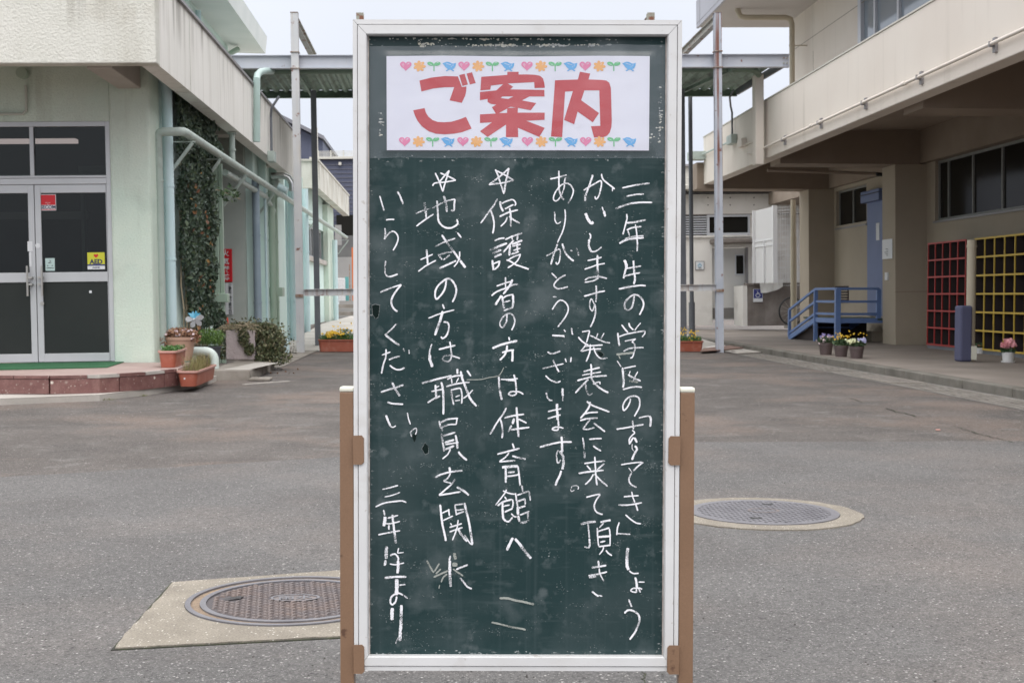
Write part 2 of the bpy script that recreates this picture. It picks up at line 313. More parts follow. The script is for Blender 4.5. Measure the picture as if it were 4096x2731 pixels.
INK = {'heart': PM('pink_print', (.72,.19,.36,1), rough=.5), 'flower': PM('orange_print', (.80,.40,.12,1), rough=.5), 'sprout': PM('green_print', (.12,.48,.20,1), rough=.5), 'bird': PM('blue_print', (.10,.38,.72,1), rough=.5)}
m_sticker_r = PM('sticker_red', (.62,.01,.02,1), rough=.4)
m_sticker_w = PM('sticker_white', (.72,.74,.76,1), rough=.4)
m_sticker_y = PM('sticker_yellow', (.62,.62,.04,1), rough=.4)
m_sticker_b = PM('sticker_blue', (.03,.04,.22,1), rough=.4)
m_sticker_m = PM('sticker_mint', (.48,.62,.60,1), rough=.4)
m_navy = PM('ink_navy', (.03,.035,.10,1), rough=.5)
m_ink = PM('ink_black', (.03,.03,.04,1), rough=.5)
m_sky = PM('ink_skyblue', (.12,.42,.62,1), rough=.5)
m_mat = PM('green_doormat', (.022,.11,.045,1), (.035,.14,.06,1), sc=5, rough=.95, bump=.5, bsc=250, grain=.15)
m_tilef = PM('red_granite', (.165,.075,.068,1), (.215,.11,.098,1), sc=12, rough=.55, grain=.22, gsc=90, specks=((60, (.45,.38,.33,1), .08, .7), (26, (.72,.66,.58,1), .025, .9)), rand=.1)
m_tilet = PM('entrance_tile', (.36,.265,.24,1), (.42,.32,.29,1), sc=3, rough=.7, grain=.08)
m_pink = PM('pinkish_concrete', (.50,.42,.42,1), (.56,.48,.475,1), sc=5, rough=.9, bump=.8, bsc=28, bdist=.02, grain=.08)
GL = lambda r,g,b: (r,g,b,1)
m_ivy = PM('ivy_leaf', GL(.04,.06,.03), rough=.5, island=[GL(.028,.05,.034),GL(.038,.068,.04),GL(.05,.085,.05),GL(.035,.06,.045),GL(.075,.11,.05),GL(.045,.075,.05)])
m_ivyr = PM('ivy_leaf_red', GL(.3,.1,.03), rough=.6, island=[GL(.13,.05,.025),GL(.20,.085,.03),GL(.24,.14,.035)])
m_leafg = PM('fresh_leaf', GL(.1,.2,.05), rough=.5, island=[GL(.05,.13,.035),GL(.09,.20,.05),GL(.13,.26,.07)])
m_leafd = PM('dark_leaf', GL(.1,.2,.05), rough=.5, island=[GL(.03,.065,.025),GL(.05,.10,.035),GL(.08,.13,.05)])
m_fern = PM('feathery_leaf', GL(.1,.2,.05), rough=.6, island=[GL(.06,.11,.03),GL(.13,.23,.05),GL(.20,.33,.08)])
m_bush = PM('bush_leaf', GL(.1,.2,.05), rough=.6, island=[GL(.045,.062,.03),GL(.08,.10,.045),GL(.12,.14,.06),GL(.22,.19,.11),GL(.065,.08,.035)])
m_dry = PM('dry_petal', GL(.3,.15,.08), rough=.8, island=[GL(.16,.07,.04),GL(.28,.13,.07),GL(.48,.30,.20),GL(.20,.09,.05)])
m_drygrass = PM('dry_grass', GL(.3,.15,.08), rough=.8, island=[GL(.22,.17,.07),GL(.16,.19,.05),GL(.30,.20,.11),GL(.12,.15,.05)])
m_twig = PM('dry_twig', (.36,.29,.20,1), rough=.9)
m_fyel = PM('yellow_petal', (.75,.48,.03,1), rough=.5)
m_fpink = PM('pink_petal', (.80,.32,.36,1), (.85,.45,.47,1), sc=60, rough=.5)
m_fcream = PM('cream_petal', (.80,.82,.52,1), rough=.5)
m_fviol = PM('violet_petal', (.28,.24,.48,1), rough=.5)
m_fpale = PM('pale_petal', (.62,.50,.52,1), rough=.5)
m_flilac = PM('lilac_petal', (.45,.45,.68,1), rough=.5)
m_cone = PM('orange_plastic', (.65,.06,.02,1), rough=.5)
m_navyw = PM('navy_siding', (.085,.095,.145,1), (.10,.11,.16,1), sc=1, rough=.7)
m_navyr = PM('grey_roof', (.20,.20,.225,1), rough=.6)
m_greyc = PM('far_concrete', (.32,.315,.305,1), (.40,.39,.375,1), sc=.6, rough=.9, patches=(((.17,.165,.16,1), .6, .5, .52, .7),))
m_far = PM('far_cream_wall', (.60,.585,.53,1), rough=.8)
m_outb = PM('outbuilding_concrete', (.76,.735,.695,1), (.82,.80,.765,1), sc=1.2, rough=.9, bump=.2, bsc=50, grain=.03, patches=(((.30,.27,.24,1), .5, 1.1, .55, .72),))
m_outdark = PM('weathered_concrete', (.17,.145,.13,1), (.26,.235,.215,1), sc=2.2, rough=.95, bump=.3, bsc=60, streak=(((.08,.065,.06,1), .7, 3, .4, .5, .7),))
m_doorg = PM('grey_door_paint', (.62,.615,.60,1), rough=.6)
m_doorb = PM('grey_kick_plate', (.20,.19,.18,1), rough=.5)
m_mesh = PM('white_fence', (.80,.81,.82,1), rough=.5)
m_poly = PM('frosted_panel', (.80,.80,.80,1), rough=.4, bump=.2, bsc=5, trans=.15)
m_cloth = PM('white_towel', (.86,.86,.83,1), rough=.95, bump=.3, bsc=80)
m_pinky = PM('lit_ceiling_lamp', (.8,.7,.7,1), rough=.6)
_p = m_pinky.node_tree.nodes['Principled BSDF']; _p.inputs['Emission Color'].default_value = (1,.72,.74,1); _p.inputs['Emission Strength'].default_value = .9
m_orange = PM('orange_paint', (.62,.16,.05,1), rough=.6)
m_turq = PM('turquoise_paint', (.13,.36,.36,1), rough=.6)
m_woodb = PM('brown_board', (.23,.14,.11,1), (.27,.17,.135,1), sc=6, rough=.8)
STROKES = """
0 3.0 200.8,1167.9 226.4,1173.2 250.9,1176.7
0 2.8 209.0,1152.8 224.2,1155.7 240.5,1156.9
0 3.3 188.7,1130.4 213.8,1138.9 233.6,1141.5 255.8,1141.5
1 2.8 209.2,1120.8 209.8,1112.1 207.0,1100.5 202.4,1083.0
1 3.3 208.7,1104.2 224.4,1105.7 244.3,1109.8
1 2.8 225.1,1101.7 227.5,1087.7 228.7,1072.5 229.3,1064.4 228.5,1052.7
1 3.0 209.4,1091.1 221.0,1095.8 236.2,1097.6
1 2.6 211.7,1090.0 214.7,1080.1
1 1.9 205.9,1075.4 221.1,1079.5 240.3,1081.0
1 3.7 196.0,1066.7 208.3,1073.1 223.4,1076.0 240.7,1077.2
20 3.5 147.1,1191.6 143.6,1180.6 137.9,1164.3 133.8,1153.8 133.3,1143.9
20 2.8 130.3,1163.3 142.5,1170.7 155.3,1178.3 161.7,1180.6 162.9,1173.6 160.6,1162.0 157.7,1152.7 153.1,1147.5 151.0,1152.7
0 3.0 162.8,1193.4 165.2,1184.1 173.9,1176.0 183.3,1169.0 186.8,1165.5
0 2.3 183.3,1169.0 182.8,1161.5
21 5.3 133.9,1121.8 138.1,1112.0 143.9,1103.8 148.6,1105.6
21 2.3 164.2,1133.5 166.6,1126.0
1 4.4 167.2,1126.0 170.1,1115.5
22 2.8 141.1,1085.2 143.4,1081.1 142.9,1074.7
22 4.0 141.1,1074.7 140.0,1064.2 142.4,1056.1 145.3,1051.4
22 2.6 145.3,1051.4 153.5,1052.6 164.0,1060.5
40 3.0 69.0,1183.9 83.0,1186.8 99.3,1191.5
40 3.0 85.0,1199.0 85.1,1185.1 85.4,1168.8 87.2,1158.4 90.7,1150.2 94.8,1146.2
40 2.6 97.5,1187.4 95.2,1178.1 94.7,1168.8 90.7,1157.2 85.4,1147.9 79.6,1143.8 75.5,1146.7 76.1,1153.7 80.7,1163.0 88.9,1172.3 97.0,1176.1 104.0,1174.7 109.3,1168.9 111.6,1161.9 108.8,1151.4 101.8,1139.2
41 2.3 77.0,1125.2 78.0,1117.7 78.0,1109.5 81.5,1102.5
41 1.9 81.5,1102.5 85.6,1103.5 88.8,1106.3
41 2.6 96.0,1128.7 97.2,1118.9 96.7,1108.4 94.4,1095.6 90.9,1085.1 86.8,1076.9 82.8,1067.6
42 3.3 82.8,1065.3 79.9,1057.1 76.4,1047.8 73.5,1037.3 70.9,1027.9
42 2.6 61.8,1043.6 75.2,1050.1 84.6,1055.9 88.1,1052.4 87.5,1040.8 85.8,1032.6 82.3,1028.5 80.0,1032.6
42 3.5 91.5,1066.4 94.5,1057.1 98.6,1047.8 104.5,1040.8 112.7,1034.4
42 3.0 106.2,1053.9 110.3,1052.5
22 2.6 117.3,1058.9 120.2,1052.5 121.8,1044.4
23 2.8 137.8,1035.3 148.9,1037.4 164.0,1041.5
23 3.7 156.4,1045.6 155.9,1032.8 156.5,1021.1 157.2,1009.4 156.0,1001.2
23 2.6 132.6,1019.5 145.4,1023.6 155.9,1027.7 169.9,1030.1
23 2.6 156.0,1002.7 149.0,998.5 132.7,995.6
23 2.8 133.3,999.1 139.7,1003.8 153.7,1005.9 163.0,1005.6 173.6,1002.7
2 5.3 205.5,1036.6 209.1,1027.3 209.1,1021.4
2 3.5 208.5,1021.4 206.2,1013.3 204.0,1002.7
2 2.8 207.4,1020.8 221.4,1023.2 236.0,1025.6
2 2.8 205.7,1006.8 219.1,1010.4 234.3,1013.3
2 3.7 221.9,1035.5 222.8,1025.0 223.5,1013.3 225.0,1002.8 222.9,992.3
2 3.3 195.3,983.5 215.7,987.6 234.4,990.2 244.9,989.4
3 3.3 224.0,973.6 222.9,964.2 221.7,957.2 219.4,950.2 213.6,945.5 208.3,946.7 206.0,953.7 208.8,961.9 215.8,968.9 224.0,973.0 232.2,971.3 238.6,964.3 241.0,954.9 238.2,945.6 233.5,936.2
4 3.0 200.9,918.0 206.8,910.4 212.6,904.0
4 3.0 214.3,921.5 216.1,915.1 222.6,908.7
4 2.1 236.0,921.6 230.1,915.1 224.9,907.5
4 3.3 193.9,903.3 195.1,891.6 197.0,879.3
4 2.6 196.3,896.3 210.3,901.0 227.9,904.6 244.2,907.0
4 2.3 244.2,907.0 243.1,901.1 238.4,895.8
4 2.3 206.9,888.1 216.2,889.9 227.3,892.3
4 2.3 227.3,892.3 219.8,887.0
4 2.6 219.8,887.0 224.5,883.5 225.7,875.3 224.0,867.1 221.1,858.9 217.0,857.1
4 2.8 204.6,869.4 215.1,874.7 228.0,875.9 241.5,876.3
120 4.1 191.8,863.5 208.2,865.3 224.5,867.1
120 2.3 195.9,861.2 198.8,855.3
24 3.0 131.6,970.1 145.6,974.0 157.3,977.5 170.2,979.9
24 3.0 153.8,989.8 154.4,978.1 154.1,966.4 153.3,959.4
24 2.3 151.0,954.7 145.7,965.2 142.8,960.6 142.2,952.4 144.6,945.4 147.5,943.6 149.8,950.1 151.0,954.7
24 3.0 151.6,955.9 153.0,946.6 152.2,936.0 148.8,924.3 143.5,913.8
25 2.3 128.4,905.0 135.4,906.2 142.4,907.3
25 2.8 142.4,906.8 140.1,897.4 136.6,885.7
25 3.0 121.4,895.6 129.6,886.8 140.2,880.4
25 2.6 143.6,898.6 156.5,892.1 167.1,887.5 180.0,884.6
25 2.3 157.6,902.7 154.7,894.5
25 2.3 168.8,902.7 163.0,892.2
25 2.3 136.6,884.5 132.0,876.3 125.6,869.8
25 2.8 134.3,878.6 149.5,879.8 166.5,881.0
25 2.8 126.7,869.2 143.7,872.8 163.6,874.0
25 2.8 143.7,882.2 143.1,869.3 139.7,858.7 136.2,850.5
25 2.6 149.5,877.5 153.1,866.9 159.0,858.8 166.0,855.8 175.4,857.0
43 2.8 72.4,1012.4 81.8,1003.1
43 2.8 98.2,1009.3 87.1,1003.1 80.1,996.7 76.6,990.2 80.1,985.6 87.1,983.8 102.3,987.6
44 2.8 74.3,969.8 81.3,968.6
44 2.8 73.6,945.5 79.1,954.6 84.9,961.0 90.7,962.8 97.7,958.7 102.5,951.1 102.5,942.9 97.8,932.4 92.0,924.2 83.9,913.7
45 3.3 73.4,898.4 85.1,897.9 96.2,897.3
45 2.6 95.6,897.3 95.6,894.4
45 3.0 65.3,868.5 69.4,865.6 74.6,865.0 81.7,866.8 88.7,869.7
45 2.6 95.0,909.0 98.5,904.9
45 2.6 109.4,912.0 109.6,905.5 111.4,899.7
46 2.8 97.5,856.3 99.9,849.3
46 2.8 108.6,858.6 107.5,849.3
46 2.8 75.3,853.9 78.8,845.9 82.3,838.9
46 2.6 56.0,837.4 71.2,841.2 80.6,843.3 94.6,846.5
46 3.5 82.3,838.9 86.5,831.3
46 2.8 61.9,824.8 68.9,817.7 77.2,813.7 83.0,812.1 89.5,814.9
47 3.0 63.1,793.1 65.5,784.9 69.6,779.6 74.9,779.2
47 4.0 93.0,801.4 93.0,792.0 93.9,787.3
47 2.1 93.9,787.3 93.4,777.9
48 3.0 66.2,758.4 76.1,760.8 90.8,763.8
48 3.0 65.6,745.5 77.4,749.0 89.7,752.6
48 4.7 83.1,773.1 82.9,763.7 83.8,752.0 84.6,742.6
48 3.5 85.1,742.6 86.1,732.0
48 2.8 85.6,730.2 84.5,724.9 78.6,724.3 74.5,726.1 77.4,729.0 85.6,730.2 95.0,727.9
49 3.5 51.7,693.1 69.3,697.8 88.1,702.0 110.4,702.6
49 4.2 91.3,712.6 92.2,701.4 92.8,683.7
49 2.8 85.8,687.2 82.8,681.3 82.9,673.1 84.1,664.8 87.0,664.8 89.9,669.6
49 4.7 88.1,686.1 94.0,676.6 95.2,666.0 94.7,659.2 92.9,651.9
5 2.1 193.0,852.0 197.7,845.0 200.1,840.9
5 4.0 203.0,839.7 204.3,823.9 205.5,812.1 203.8,802.8
5 3.0 203.8,799.2 216.7,802.8 228.4,804.6 238.9,803.4
5 2.6 205.9,838.2 216.5,840.6 227.6,842.5
5 3.5 213.0,826.8 222.4,821.0 236.5,815.1
5 2.3 231.2,832.2 226.5,823.9 222.5,814.5
5 1.9 217.1,833.3 215.4,827.4
120 3.5 215.4,815.1 223.7,813.9 231.9,812.8
6 3.0 218.5,782.8 215.7,773.4 211.0,765.2 205.7,761.0 204.0,767.5 206.3,775.7 213.3,784.0 222.6,787.5 232.0,785.2 235.0,777.0 233.9,766.4 229.8,758.2 225.2,749.9
7 2.6 233.4,747.0 242.8,749.4 252.1,751.1
7 4.2 252.7,751.1 255.7,744.1 254.0,731.1
7 3.0 192.4,726.3 211.2,729.3 226.4,732.3 242.3,735.2
7 3.0 221.7,742.3 222.9,733.4 223.5,726.4
7 2.6 221.2,724.6 225.9,719.9 220.7,714.6 216.0,707.5 216.6,698.1
7 3.5 216.6,699.3 221.9,708.7 224.2,711.1
7 4.2 225.4,711.1 230.1,701.7
7 1.4 221.3,699.3 221.4,691.0 224.3,686.3
7 4.0 226.6,695.8 230.2,689.9 226.7,682.8 220.9,669.8
26 3.5 145.0,846.1 146.0,834.3 145.7,822.6
26 3.0 131.6,832.0 143.9,835.5 161.4,839.6
26 2.8 128.7,825.5 145.1,828.5 163.8,831.4
26 3.3 119.9,815.3 134.6,819.6 152.1,823.2 174.4,824.6
26 3.3 140.4,817.9 129.9,807.3 116.5,792.6
26 3.0 135.2,812.6 136.4,800.3 140.5,789.7
26 2.1 140.5,789.1 144.1,789.7 147.6,792.7
26 3.5 145.1,821.4 151.0,812.0 160.4,802.7 171.0,796.2 177.4,793.9
26 2.6 148.7,809.1 156.9,812.6 161.5,812.6 161.6,809.1
27 3.3 137.7,777.4 146.5,770.9 161.7,764.5 179.4,758.0
27 3.5 143.5,776.8 142.4,768.6 136.0,758.0 126.0,746.2
27 3.0 133.6,754.4 144.2,756.8 158.3,757.4
27 3.3 125.5,742.1 138.4,745.6 157.7,746.8
27 2.6 144.2,743.9 137.2,735.6 130.8,726.2
27 2.6 130.8,726.2 140.8,726.2 152.5,729.8
27 3.3 150.7,737.4 160.7,729.8 171.3,721.6
28 3.0 130.3,710.9 132.1,700.3 133.3,688.5
28 4.0 133.3,686.2 134.0,673.2
28 3.0 142.0,707.6 153.8,708.8 165.5,709.2
28 3.0 149.7,695.6 156.2,690.9 164.4,686.2
49 4.0 91.2,649.8 88.3,640.3 83.6,630.9 80.7,622.0
29 1.9 109.5,616.8 111.8,620.9 118.9,622.1 123.0,619.1 121.9,615.0
50 1.6 108.3,615.6 110.1,611.4 115.4,613.8
8 2.6 201.0,660.8 217.4,663.6 239.7,666.0
8 3.0 242.0,665.4 232.7,658.3 223.9,649.4
8 1.6 215.1,655.3 221.6,646.5
8 3.0 220.4,645.3 216.4,637.0 216.4,630.0 221.1,623.5 230.0,619.1
9 2.8 206.5,601.6 217.7,602.8 234.2,603.8
9 3.0 196.6,586.2 217.8,586.8 240.1,590.8
9 2.6 221.2,611.1 223.0,601.6 227.2,591.0
9 3.0 228.4,588.6 232.5,575.6
9 2.8 209.7,568.5 219.1,560.3 229.7,553.2 238.6,552.0
10 2.8 198.5,554.3 195.1,543.6 194.0,530.6
10 2.6 194.5,533.6 206.3,533.0 219.2,532.4
11 5.4 214.7,507.0 213.5,497.5 213.0,483.3 213.3,473.8 216.1,466.1
11 2.8 217.2,464.6 224.3,459.8 234.9,460.1
29 2.8 133.4,662.8 152.8,665.8 172.2,667.8
29 3.0 152.7,675.8 154.0,657.0 155.2,639.3 157.1,622.7
29 3.0 138.1,659.3 145.8,650.5
29 3.0 170.4,662.9 157.5,651.7
29 3.5 122.9,644.5 144.6,648.1 169.3,650.5
29 3.0 150.5,643.4 144.7,633.3 135.3,623.9
29 3.0 152.3,644.0 163.5,632.2 176.5,621.0
30 2.8 137.2,600.5 149.5,603.8 163.0,606.8
30 3.0 163.0,605.6 155.4,594.4 152.0,583.8 155.5,574.3 162.6,570.2 167.9,569.0
31 4.2 127.4,550.6 140.3,554.2 155.0,555.4
31 2.8 140.9,552.4 142.1,540.0 143.4,525.8
31 3.5 143.4,524.6 144.0,511.6 141.7,506.8
31 2.6 141.7,506.8 134.0,509.2
9 3.7 163.3,554.2 172.1,556.6 182.6,558.4
31 2.6 169.7,553.1 161.5,544.2
31 2.8 158.0,544.8 158.7,528.2 160.5,510.4
10 3.0 158.6,537.1 168.6,540.6 180.4,544.2
10 2.8 180.4,542.4 181.6,529.4 181.7,512.8
10 4.0 159.3,527.0 181.6,528.8
31 3.3 163.4,517.5 172.8,519.9
11 3.0 160.5,509.2 182.9,512.2
31 2.6 169.9,508.7 167.6,502.1 161.7,494.4
11 3.0 174.1,502.8 178.2,497.4 185.3,492.7
32 3.3 160.0,483.4 161.3,471.6
32 3.5 147.1,470.3 160.7,472.2 174.8,474.6
32 2.6 161.9,469.2 163.1,459.7 170.2,445.5
32 3.5 141.9,455.5 157.2,457.9 176.0,462.7
32 3.5 143.1,452.3 156.0,453.8
33 3.5 148.5,426.4 155.0,421.1 160.9,417.0
33 2.8 160.9,418.8 168.0,417.0
12 4.2 228.5,452.7 230.9,442.0 231.5,432.6
12 2.6 234.4,443.8 245.6,443.9
12 2.8 230.4,431.4 230.4,425.4 224.5,425.4 220.4,427.8 224.5,431.9 236.3,432.6 241.0,430.2
12 3.0 235.1,431.4 238.1,424.3
13 3.0 216.3,411.7 222.3,397.5
13 3.7 208.8,385.6 214.1,390.9 222.3,391.2 231.8,386.2 236.0,379.1 236.0,369.6 231.9,357.7 226.1,347.0 218.5,336.8
100 2.6 -242.3,1152.5 -238.5,1139.1 -234.4,1125.8
100 3.3 -209.9,1160.7 -205.2,1152.0 -199.4,1137.5
101 2.8 -230.9,1108.7 -222.7,1109.8 -215.7,1109.5
101 2.8 -233.0,1093.7 -232.1,1085.6 -233.9,1073.4
101 2.8 -233.9,1073.4 -227.4,1082.7 -219.3,1088.0 -212.3,1084.5 -208.8,1076.3 -211.1,1065.8 -218.1,1053.0
80 3.0 -141.1,1194.5 -133.5,1178.8 -127.1,1160.3
80 3.0 -127.1,1160.3 -121.8,1180.0 -115.4,1199.2
80 2.8 -115.4,1199.2 -124.7,1188.2 -133.5,1177.7
80 2.8 -145.7,1170.7 -141.1,1175.9 -123.6,1177.7 -103.2,1181.2
80 3.0 -103.2,1181.2 -117.7,1188.7 -131.7,1194.5
81 4.2 -160.3,1141.0 -159.1,1130.0 -157.4,1119.5
81 3.3 -157.4,1119.5 -157.4,1111.4
81 2.3 -176.6,1120.6 -163.2,1125.9 -149.2,1130.6
81 3.0 -175.5,1097.4 -162.1,1107.3 -144.0,1119.5
81 2.6 -146.9,1129.4 -131.7,1138.2 -117.7,1144.0 -104.9,1146.9
81 3.3 -104.9,1146.9 -106.1,1137.1 -106.6,1126.6 -111.9,1126.6
81 4.0 -125.3,1152.7 -121.2,1139.4 -119.5,1123.1
81 3.5 -137.8,1144.0 -136.4,1127.7 -135.2,1109.1 -130.6,1100.9 -123.6,1095.7 -114.2,1094.0 -104.9,1097.5 -98.5,1103.3
81 3.5 -99.0,1103.3 -101.4,1110.3
82 3.5 -156.8,1054.9 -155.7,1043.8 -154.5,1027.5
82 2.6 -167.9,1036.2 -157.4,1040.9 -145.2,1046.2
82 2.8 -172.0,1014.8 -157.4,1025.4 -139.3,1035.3
82 4.0 -128.8,1081.7 -118.9,1067.2 -106.0,1049.7 -95.5,1035.8
82 3.0 -141.1,1060.1 -124.7,1068.3 -104.3,1075.4
82 3.3 -100.2,1085.9 -93.2,1076.6
82 3.3 -132.9,1045.0 -122.4,1049.1 -110.7,1050.3
82 3.0 -135.2,1046.2 -128.2,1036.3
82 3.0 -125.9,1035.7 -114.2,1045.0
82 2.6 -96.1,1051.5 -96.7,1040.4 -101.3,1029.9 -106.6,1023.5
82 3.5 -133.5,1020.7 -120.0,1026.6 -102.5,1034.8
82 4.7 -95.5,1034.8 -90.8,1029.0 -85.6,1022.0
102 3.0 -231.6,1034.0 -232.8,1024.0 -232.8,1014.7 -229.9,1007.1 -222.9,1005.4 -209.4,1010.1
103 2.8 -241.6,976.7 -222.9,984.4 -203.0,990.8
103 3.5 -203.0,990.8 -213.6,977.4 -220.6,964.5 -220.6,954.0 -215.9,945.8 -210.1,941.7
104 2.6 -212.5,918.9 -220.7,909.5 -233.5,898.4
104 4.0 -231.8,898.4 -220.7,889.6 -206.6,879.7
105 2.8 -238.9,861.5 -223.0,867.4
105 3.0 -230.9,872.6 -231.8,856.8 -233.6,852.1 -237.1,840.6 -239.5,827.7
105 2.8 -226.0,852.7 -217.2,856.8 -205.5,859.8
105 2.8 -199.6,874.4 -197.3,868.0
105 2.8 -189.1,872.1 -188.5,863.9
83 3.5 -120.6,999.8 -122.4,986.9 -127.0,976.4 -137.6,964.7 -141.1,970.5 -139.9,981.0 -134.1,990.4 -121.2,1000.9 -111.8,999.8 -103.7,988.1 -102.5,977.6 -105.4,967.1 -109.5,958.9
84 3.3 -127.6,955.3 -124.1,946.6
84 2.8 -153.4,929.3 -131.7,937.8 -106.0,944.9
84 4.7 -127.0,942.5 -130.0,932.0 -133.5,920.2 -141.7,898.0
84 3.3 -125.9,922.6 -117.7,920.9 -115.9,910.9 -120.0,898.0 -127.0,892.7 -130.5,895.7
85 2.8 -146.9,882.2 -150.4,872.2 -151.6,862.8
85 5.4 -151.0,862.8 -150.4,852.5 -145.8,840.0
85 3.3 -134.6,872.2 -120.0,875.8 -103.6,879.9
85 3.0 -114.1,886.9 -112.4,875.8 -110.6,861.7
85 2.8 -110.6,861.7 -113.0,853.5 -118.8,850.0 -127.0,853.5 -124.7,859.4 -115.3,861.7 -105.9,859.4 -95.4,855.9
105 3.0 -224.2,843.0 -218.4,838.3 -210.2,834.8 -202.0,836.0 -197.3,838.9
106 3.3 -240.7,793.6 -225.5,798.4 -211.4,802.5 -199.1,807.2
106 4.0 -219.6,811.3 -216.1,803.1 -211.4,794.9 -206.1,786.7
106 3.3 -229.0,775.4 -218.5,772.5 -199.7,771.6
107 4.0 -231.4,751.3 -227.9,741.9 -223.2,731.4
107 2.3 -223.2,730.8 -218.5,729.0 -213.2,732.0
107 2.3 -192.1,756.1 -189.8,744.4 -186.3,734.4
108 2.3 -183.3,711.4 -186.3,719.7 -181.0,725.0 -176.3,727.3 -175.1,722.0 -177.5,715.6
86 3.5 -165.7,810.0 -141.1,816.7 -110.6,824.4
86 3.7 -140.5,807.3 -139.9,796.2 -138.7,783.3
86 4.0 -129.9,812.1 -127.0,800.9 -125.8,782.1 -125.8,752.7
86 2.6 -148.1,795.0 -136.4,797.4 -125.2,799.2
86 2.3 -141.1,802.1 -133.5,805.0
86 3.5 -155.1,774.4 -143.4,781.5 -131.7,786.8
86 4.2 -100.1,836.8 -100.1,827.4
86 3.3 -118.8,817.4 -105.9,823.3 -89.5,824.7
86 2.8 -111.2,819.1 -110.0,809.2
86 2.3 -97.7,820.3 -102.4,811.5
86 3.0 -120.6,803.9 -102.4,809.2 -77.8,812.2
86 4.2 -94.2,832.7 -90.7,817.4 -83.6,799.8 -76.6,782.2 -64.8,768.1
66 3.5 -82.5,833.9 -75.5,823.3
86 3.0 -111.8,796.2 -109.4,782.2 -107.1,770.4
86 3.0 -112.4,797.4 -101.2,800.4 -94.2,799.8 -91.8,786.9 -92.4,772.8
86 2.6 -103.6,785.1 -95.4,788.1
86 2.6 -104.7,778.0 -95.3,779.2
66 2.8 -71.9,798.1 -78.9,790.4 -89.5,782.2
87 3.7 -133.5,741.0 -131.1,730.4 -127.0,722.1
87 3.3 -130.5,738.0 -117.6,743.9 -98.8,745.7
87 2.8 -100.6,744.5 -102.4,734.0
87 2.8 -129.3,728.6 -116.4,733.9 -102.4,734.5
87 3.5 -129.3,717.4 -127.0,700.9 -124.1,684.5
87 3.3 -127.0,713.3 -116.4,716.3 -104.1,719.8
87 4.0 -103.5,715.1 -101.2,702.2 -100.0,689.8
87 4.0 -123.5,701.0 -105.9,706.3
87 3.0 -122.3,697.4 -97.6,701.6
87 4.2 -122.9,688.0 -105.9,695.1
87 2.8 -112.9,689.8 -117.6,679.8 -127.6,670.9
87 4.0 -98.2,684.5 -92.9,677.4 -82.4,668.6
88 4.4 -114.7,655.8 -113.5,647.0
88 3.5 -141.1,636.9 -127.0,643.4 -108.2,647.6 -90.6,649.4
88 2.8 -112.9,644.6 -117.6,635.8 -125.8,629.9
88 2.8 -125.8,629.9 -116.4,627.5 -108.2,624.6
88 3.3 -104.7,634.0 -109.4,625.8 -121.1,615.1 -134.0,603.9
88 3.3 -134.0,603.9 -114.0,606.9 -94.1,610.4
88 4.0 -101.1,619.3 -89.4,612.8 -78.8,604.0
89 4.0 -131.7,586.7 -129.9,567.8 -127.6,550.1 -123.4,531.2 -121.1,519.3
89 2.8 -129.3,570.2 -114.0,577.3
89 3.0 -116.4,578.5 -114.6,565.5
89 2.6 -126.4,557.2 -108.2,565.5
69 4.0 -87.0,589.8 -83.5,573.8 -78.7,553.7 -75.2,532.4 -72.2,512.3
89 2.6 -105.2,585.6 -88.8,588.0
89 3.0 -104.6,585.6 -101.7,566.7
89 2.8 -102.3,576.2 -88.2,578.0
89 3.0 -102.3,568.5 -87.6,573.8
89 2.8 -112.9,552.5 -110.5,548.3
89 3.0 -114.6,544.2 -103.4,547.8 -91.7,551.3
89 3.0 -114.6,535.9 -103.4,540.1 -90.5,544.2
89 2.8 -98.7,558.4 -101.1,541.9 -109.3,520.5
89 4.2 -99.3,541.9 -91.7,530.0 -82.2,518.2
70 2.6 -87.0,531.2 -77.5,515.9 -71.6,512.3
90 3.5 -112.8,492.1 -115.2,482.9
120 5.9 -106.4,496.9 -102.8,485.0
109 2.6 -238.1,614.6 -223.4,617.9 -209.2,622.0
109 2.3 -234.0,600.5 -219.8,603.7 -205.7,609.0
109 3.0 -251.0,582.0 -235.2,588.9 -217.5,591.9 -202.2,593.1 -194.0,590.2
110 3.5 -236.3,576.5 -234.0,566.4
110 5.9 -233.4,564.1 -234.0,555.8 -235.8,546.3
110 3.0 -228.7,561.1 -209.3,566.5
110 2.6 -232.3,551.1 -223.4,551.1 -205.8,555.3
110 4.2 -219.9,567.6 -218.7,555.8 -216.4,538.1 -213.5,514.4
110 3.5 -226.4,548.7 -226.4,539.8
110 3.0 -245.8,530.3 -229.3,533.9 -205.8,538.1
111 5.9 -230.6,509.0 -231.2,496.6 -231.8,485.9
111 4.7 -232.4,483.6 -234.1,473.1
111 3.3 -224.1,491.9 -215.3,494.9 -209.4,488.4 -209.4,482.7
111 2.6 -210.6,496.6 -208.2,506.1
111 2.3 -210.6,496.6 -198.8,497.9
90 5.1 -114.0,482.9 -114.0,465.1 -113.4,449.7 -112.2,434.2
90 3.5 -102.2,466.3 -91.6,471.0 -80.4,475.2
90 3.3 -95.1,450.9 -88.1,442.6 -82.2,434.9 -73.3,430.7
120 3.5 -156.4,482.8 -149.3,469.7 -143.4,460.3
120 2.8 -142.3,462.6 -133.4,477.5
120 3.0 -139.9,457.9 -130.5,467.4
120 3.5 -144.0,452.0 -129.3,458.5 -117.5,463.9
120 3.0 -118.7,457.9 -125.8,452.0 -129.9,442.5
120 2.1 -132.8,437.7 -134.0,430.6
120 8.2 -109.3,475.8 -99.9,474.6
120 3.0 -108.1,467.5 -99.9,461.5 -89.3,454.4
111 5.1 -209.4,482.7 -209.4,470.8 -210.6,458.9
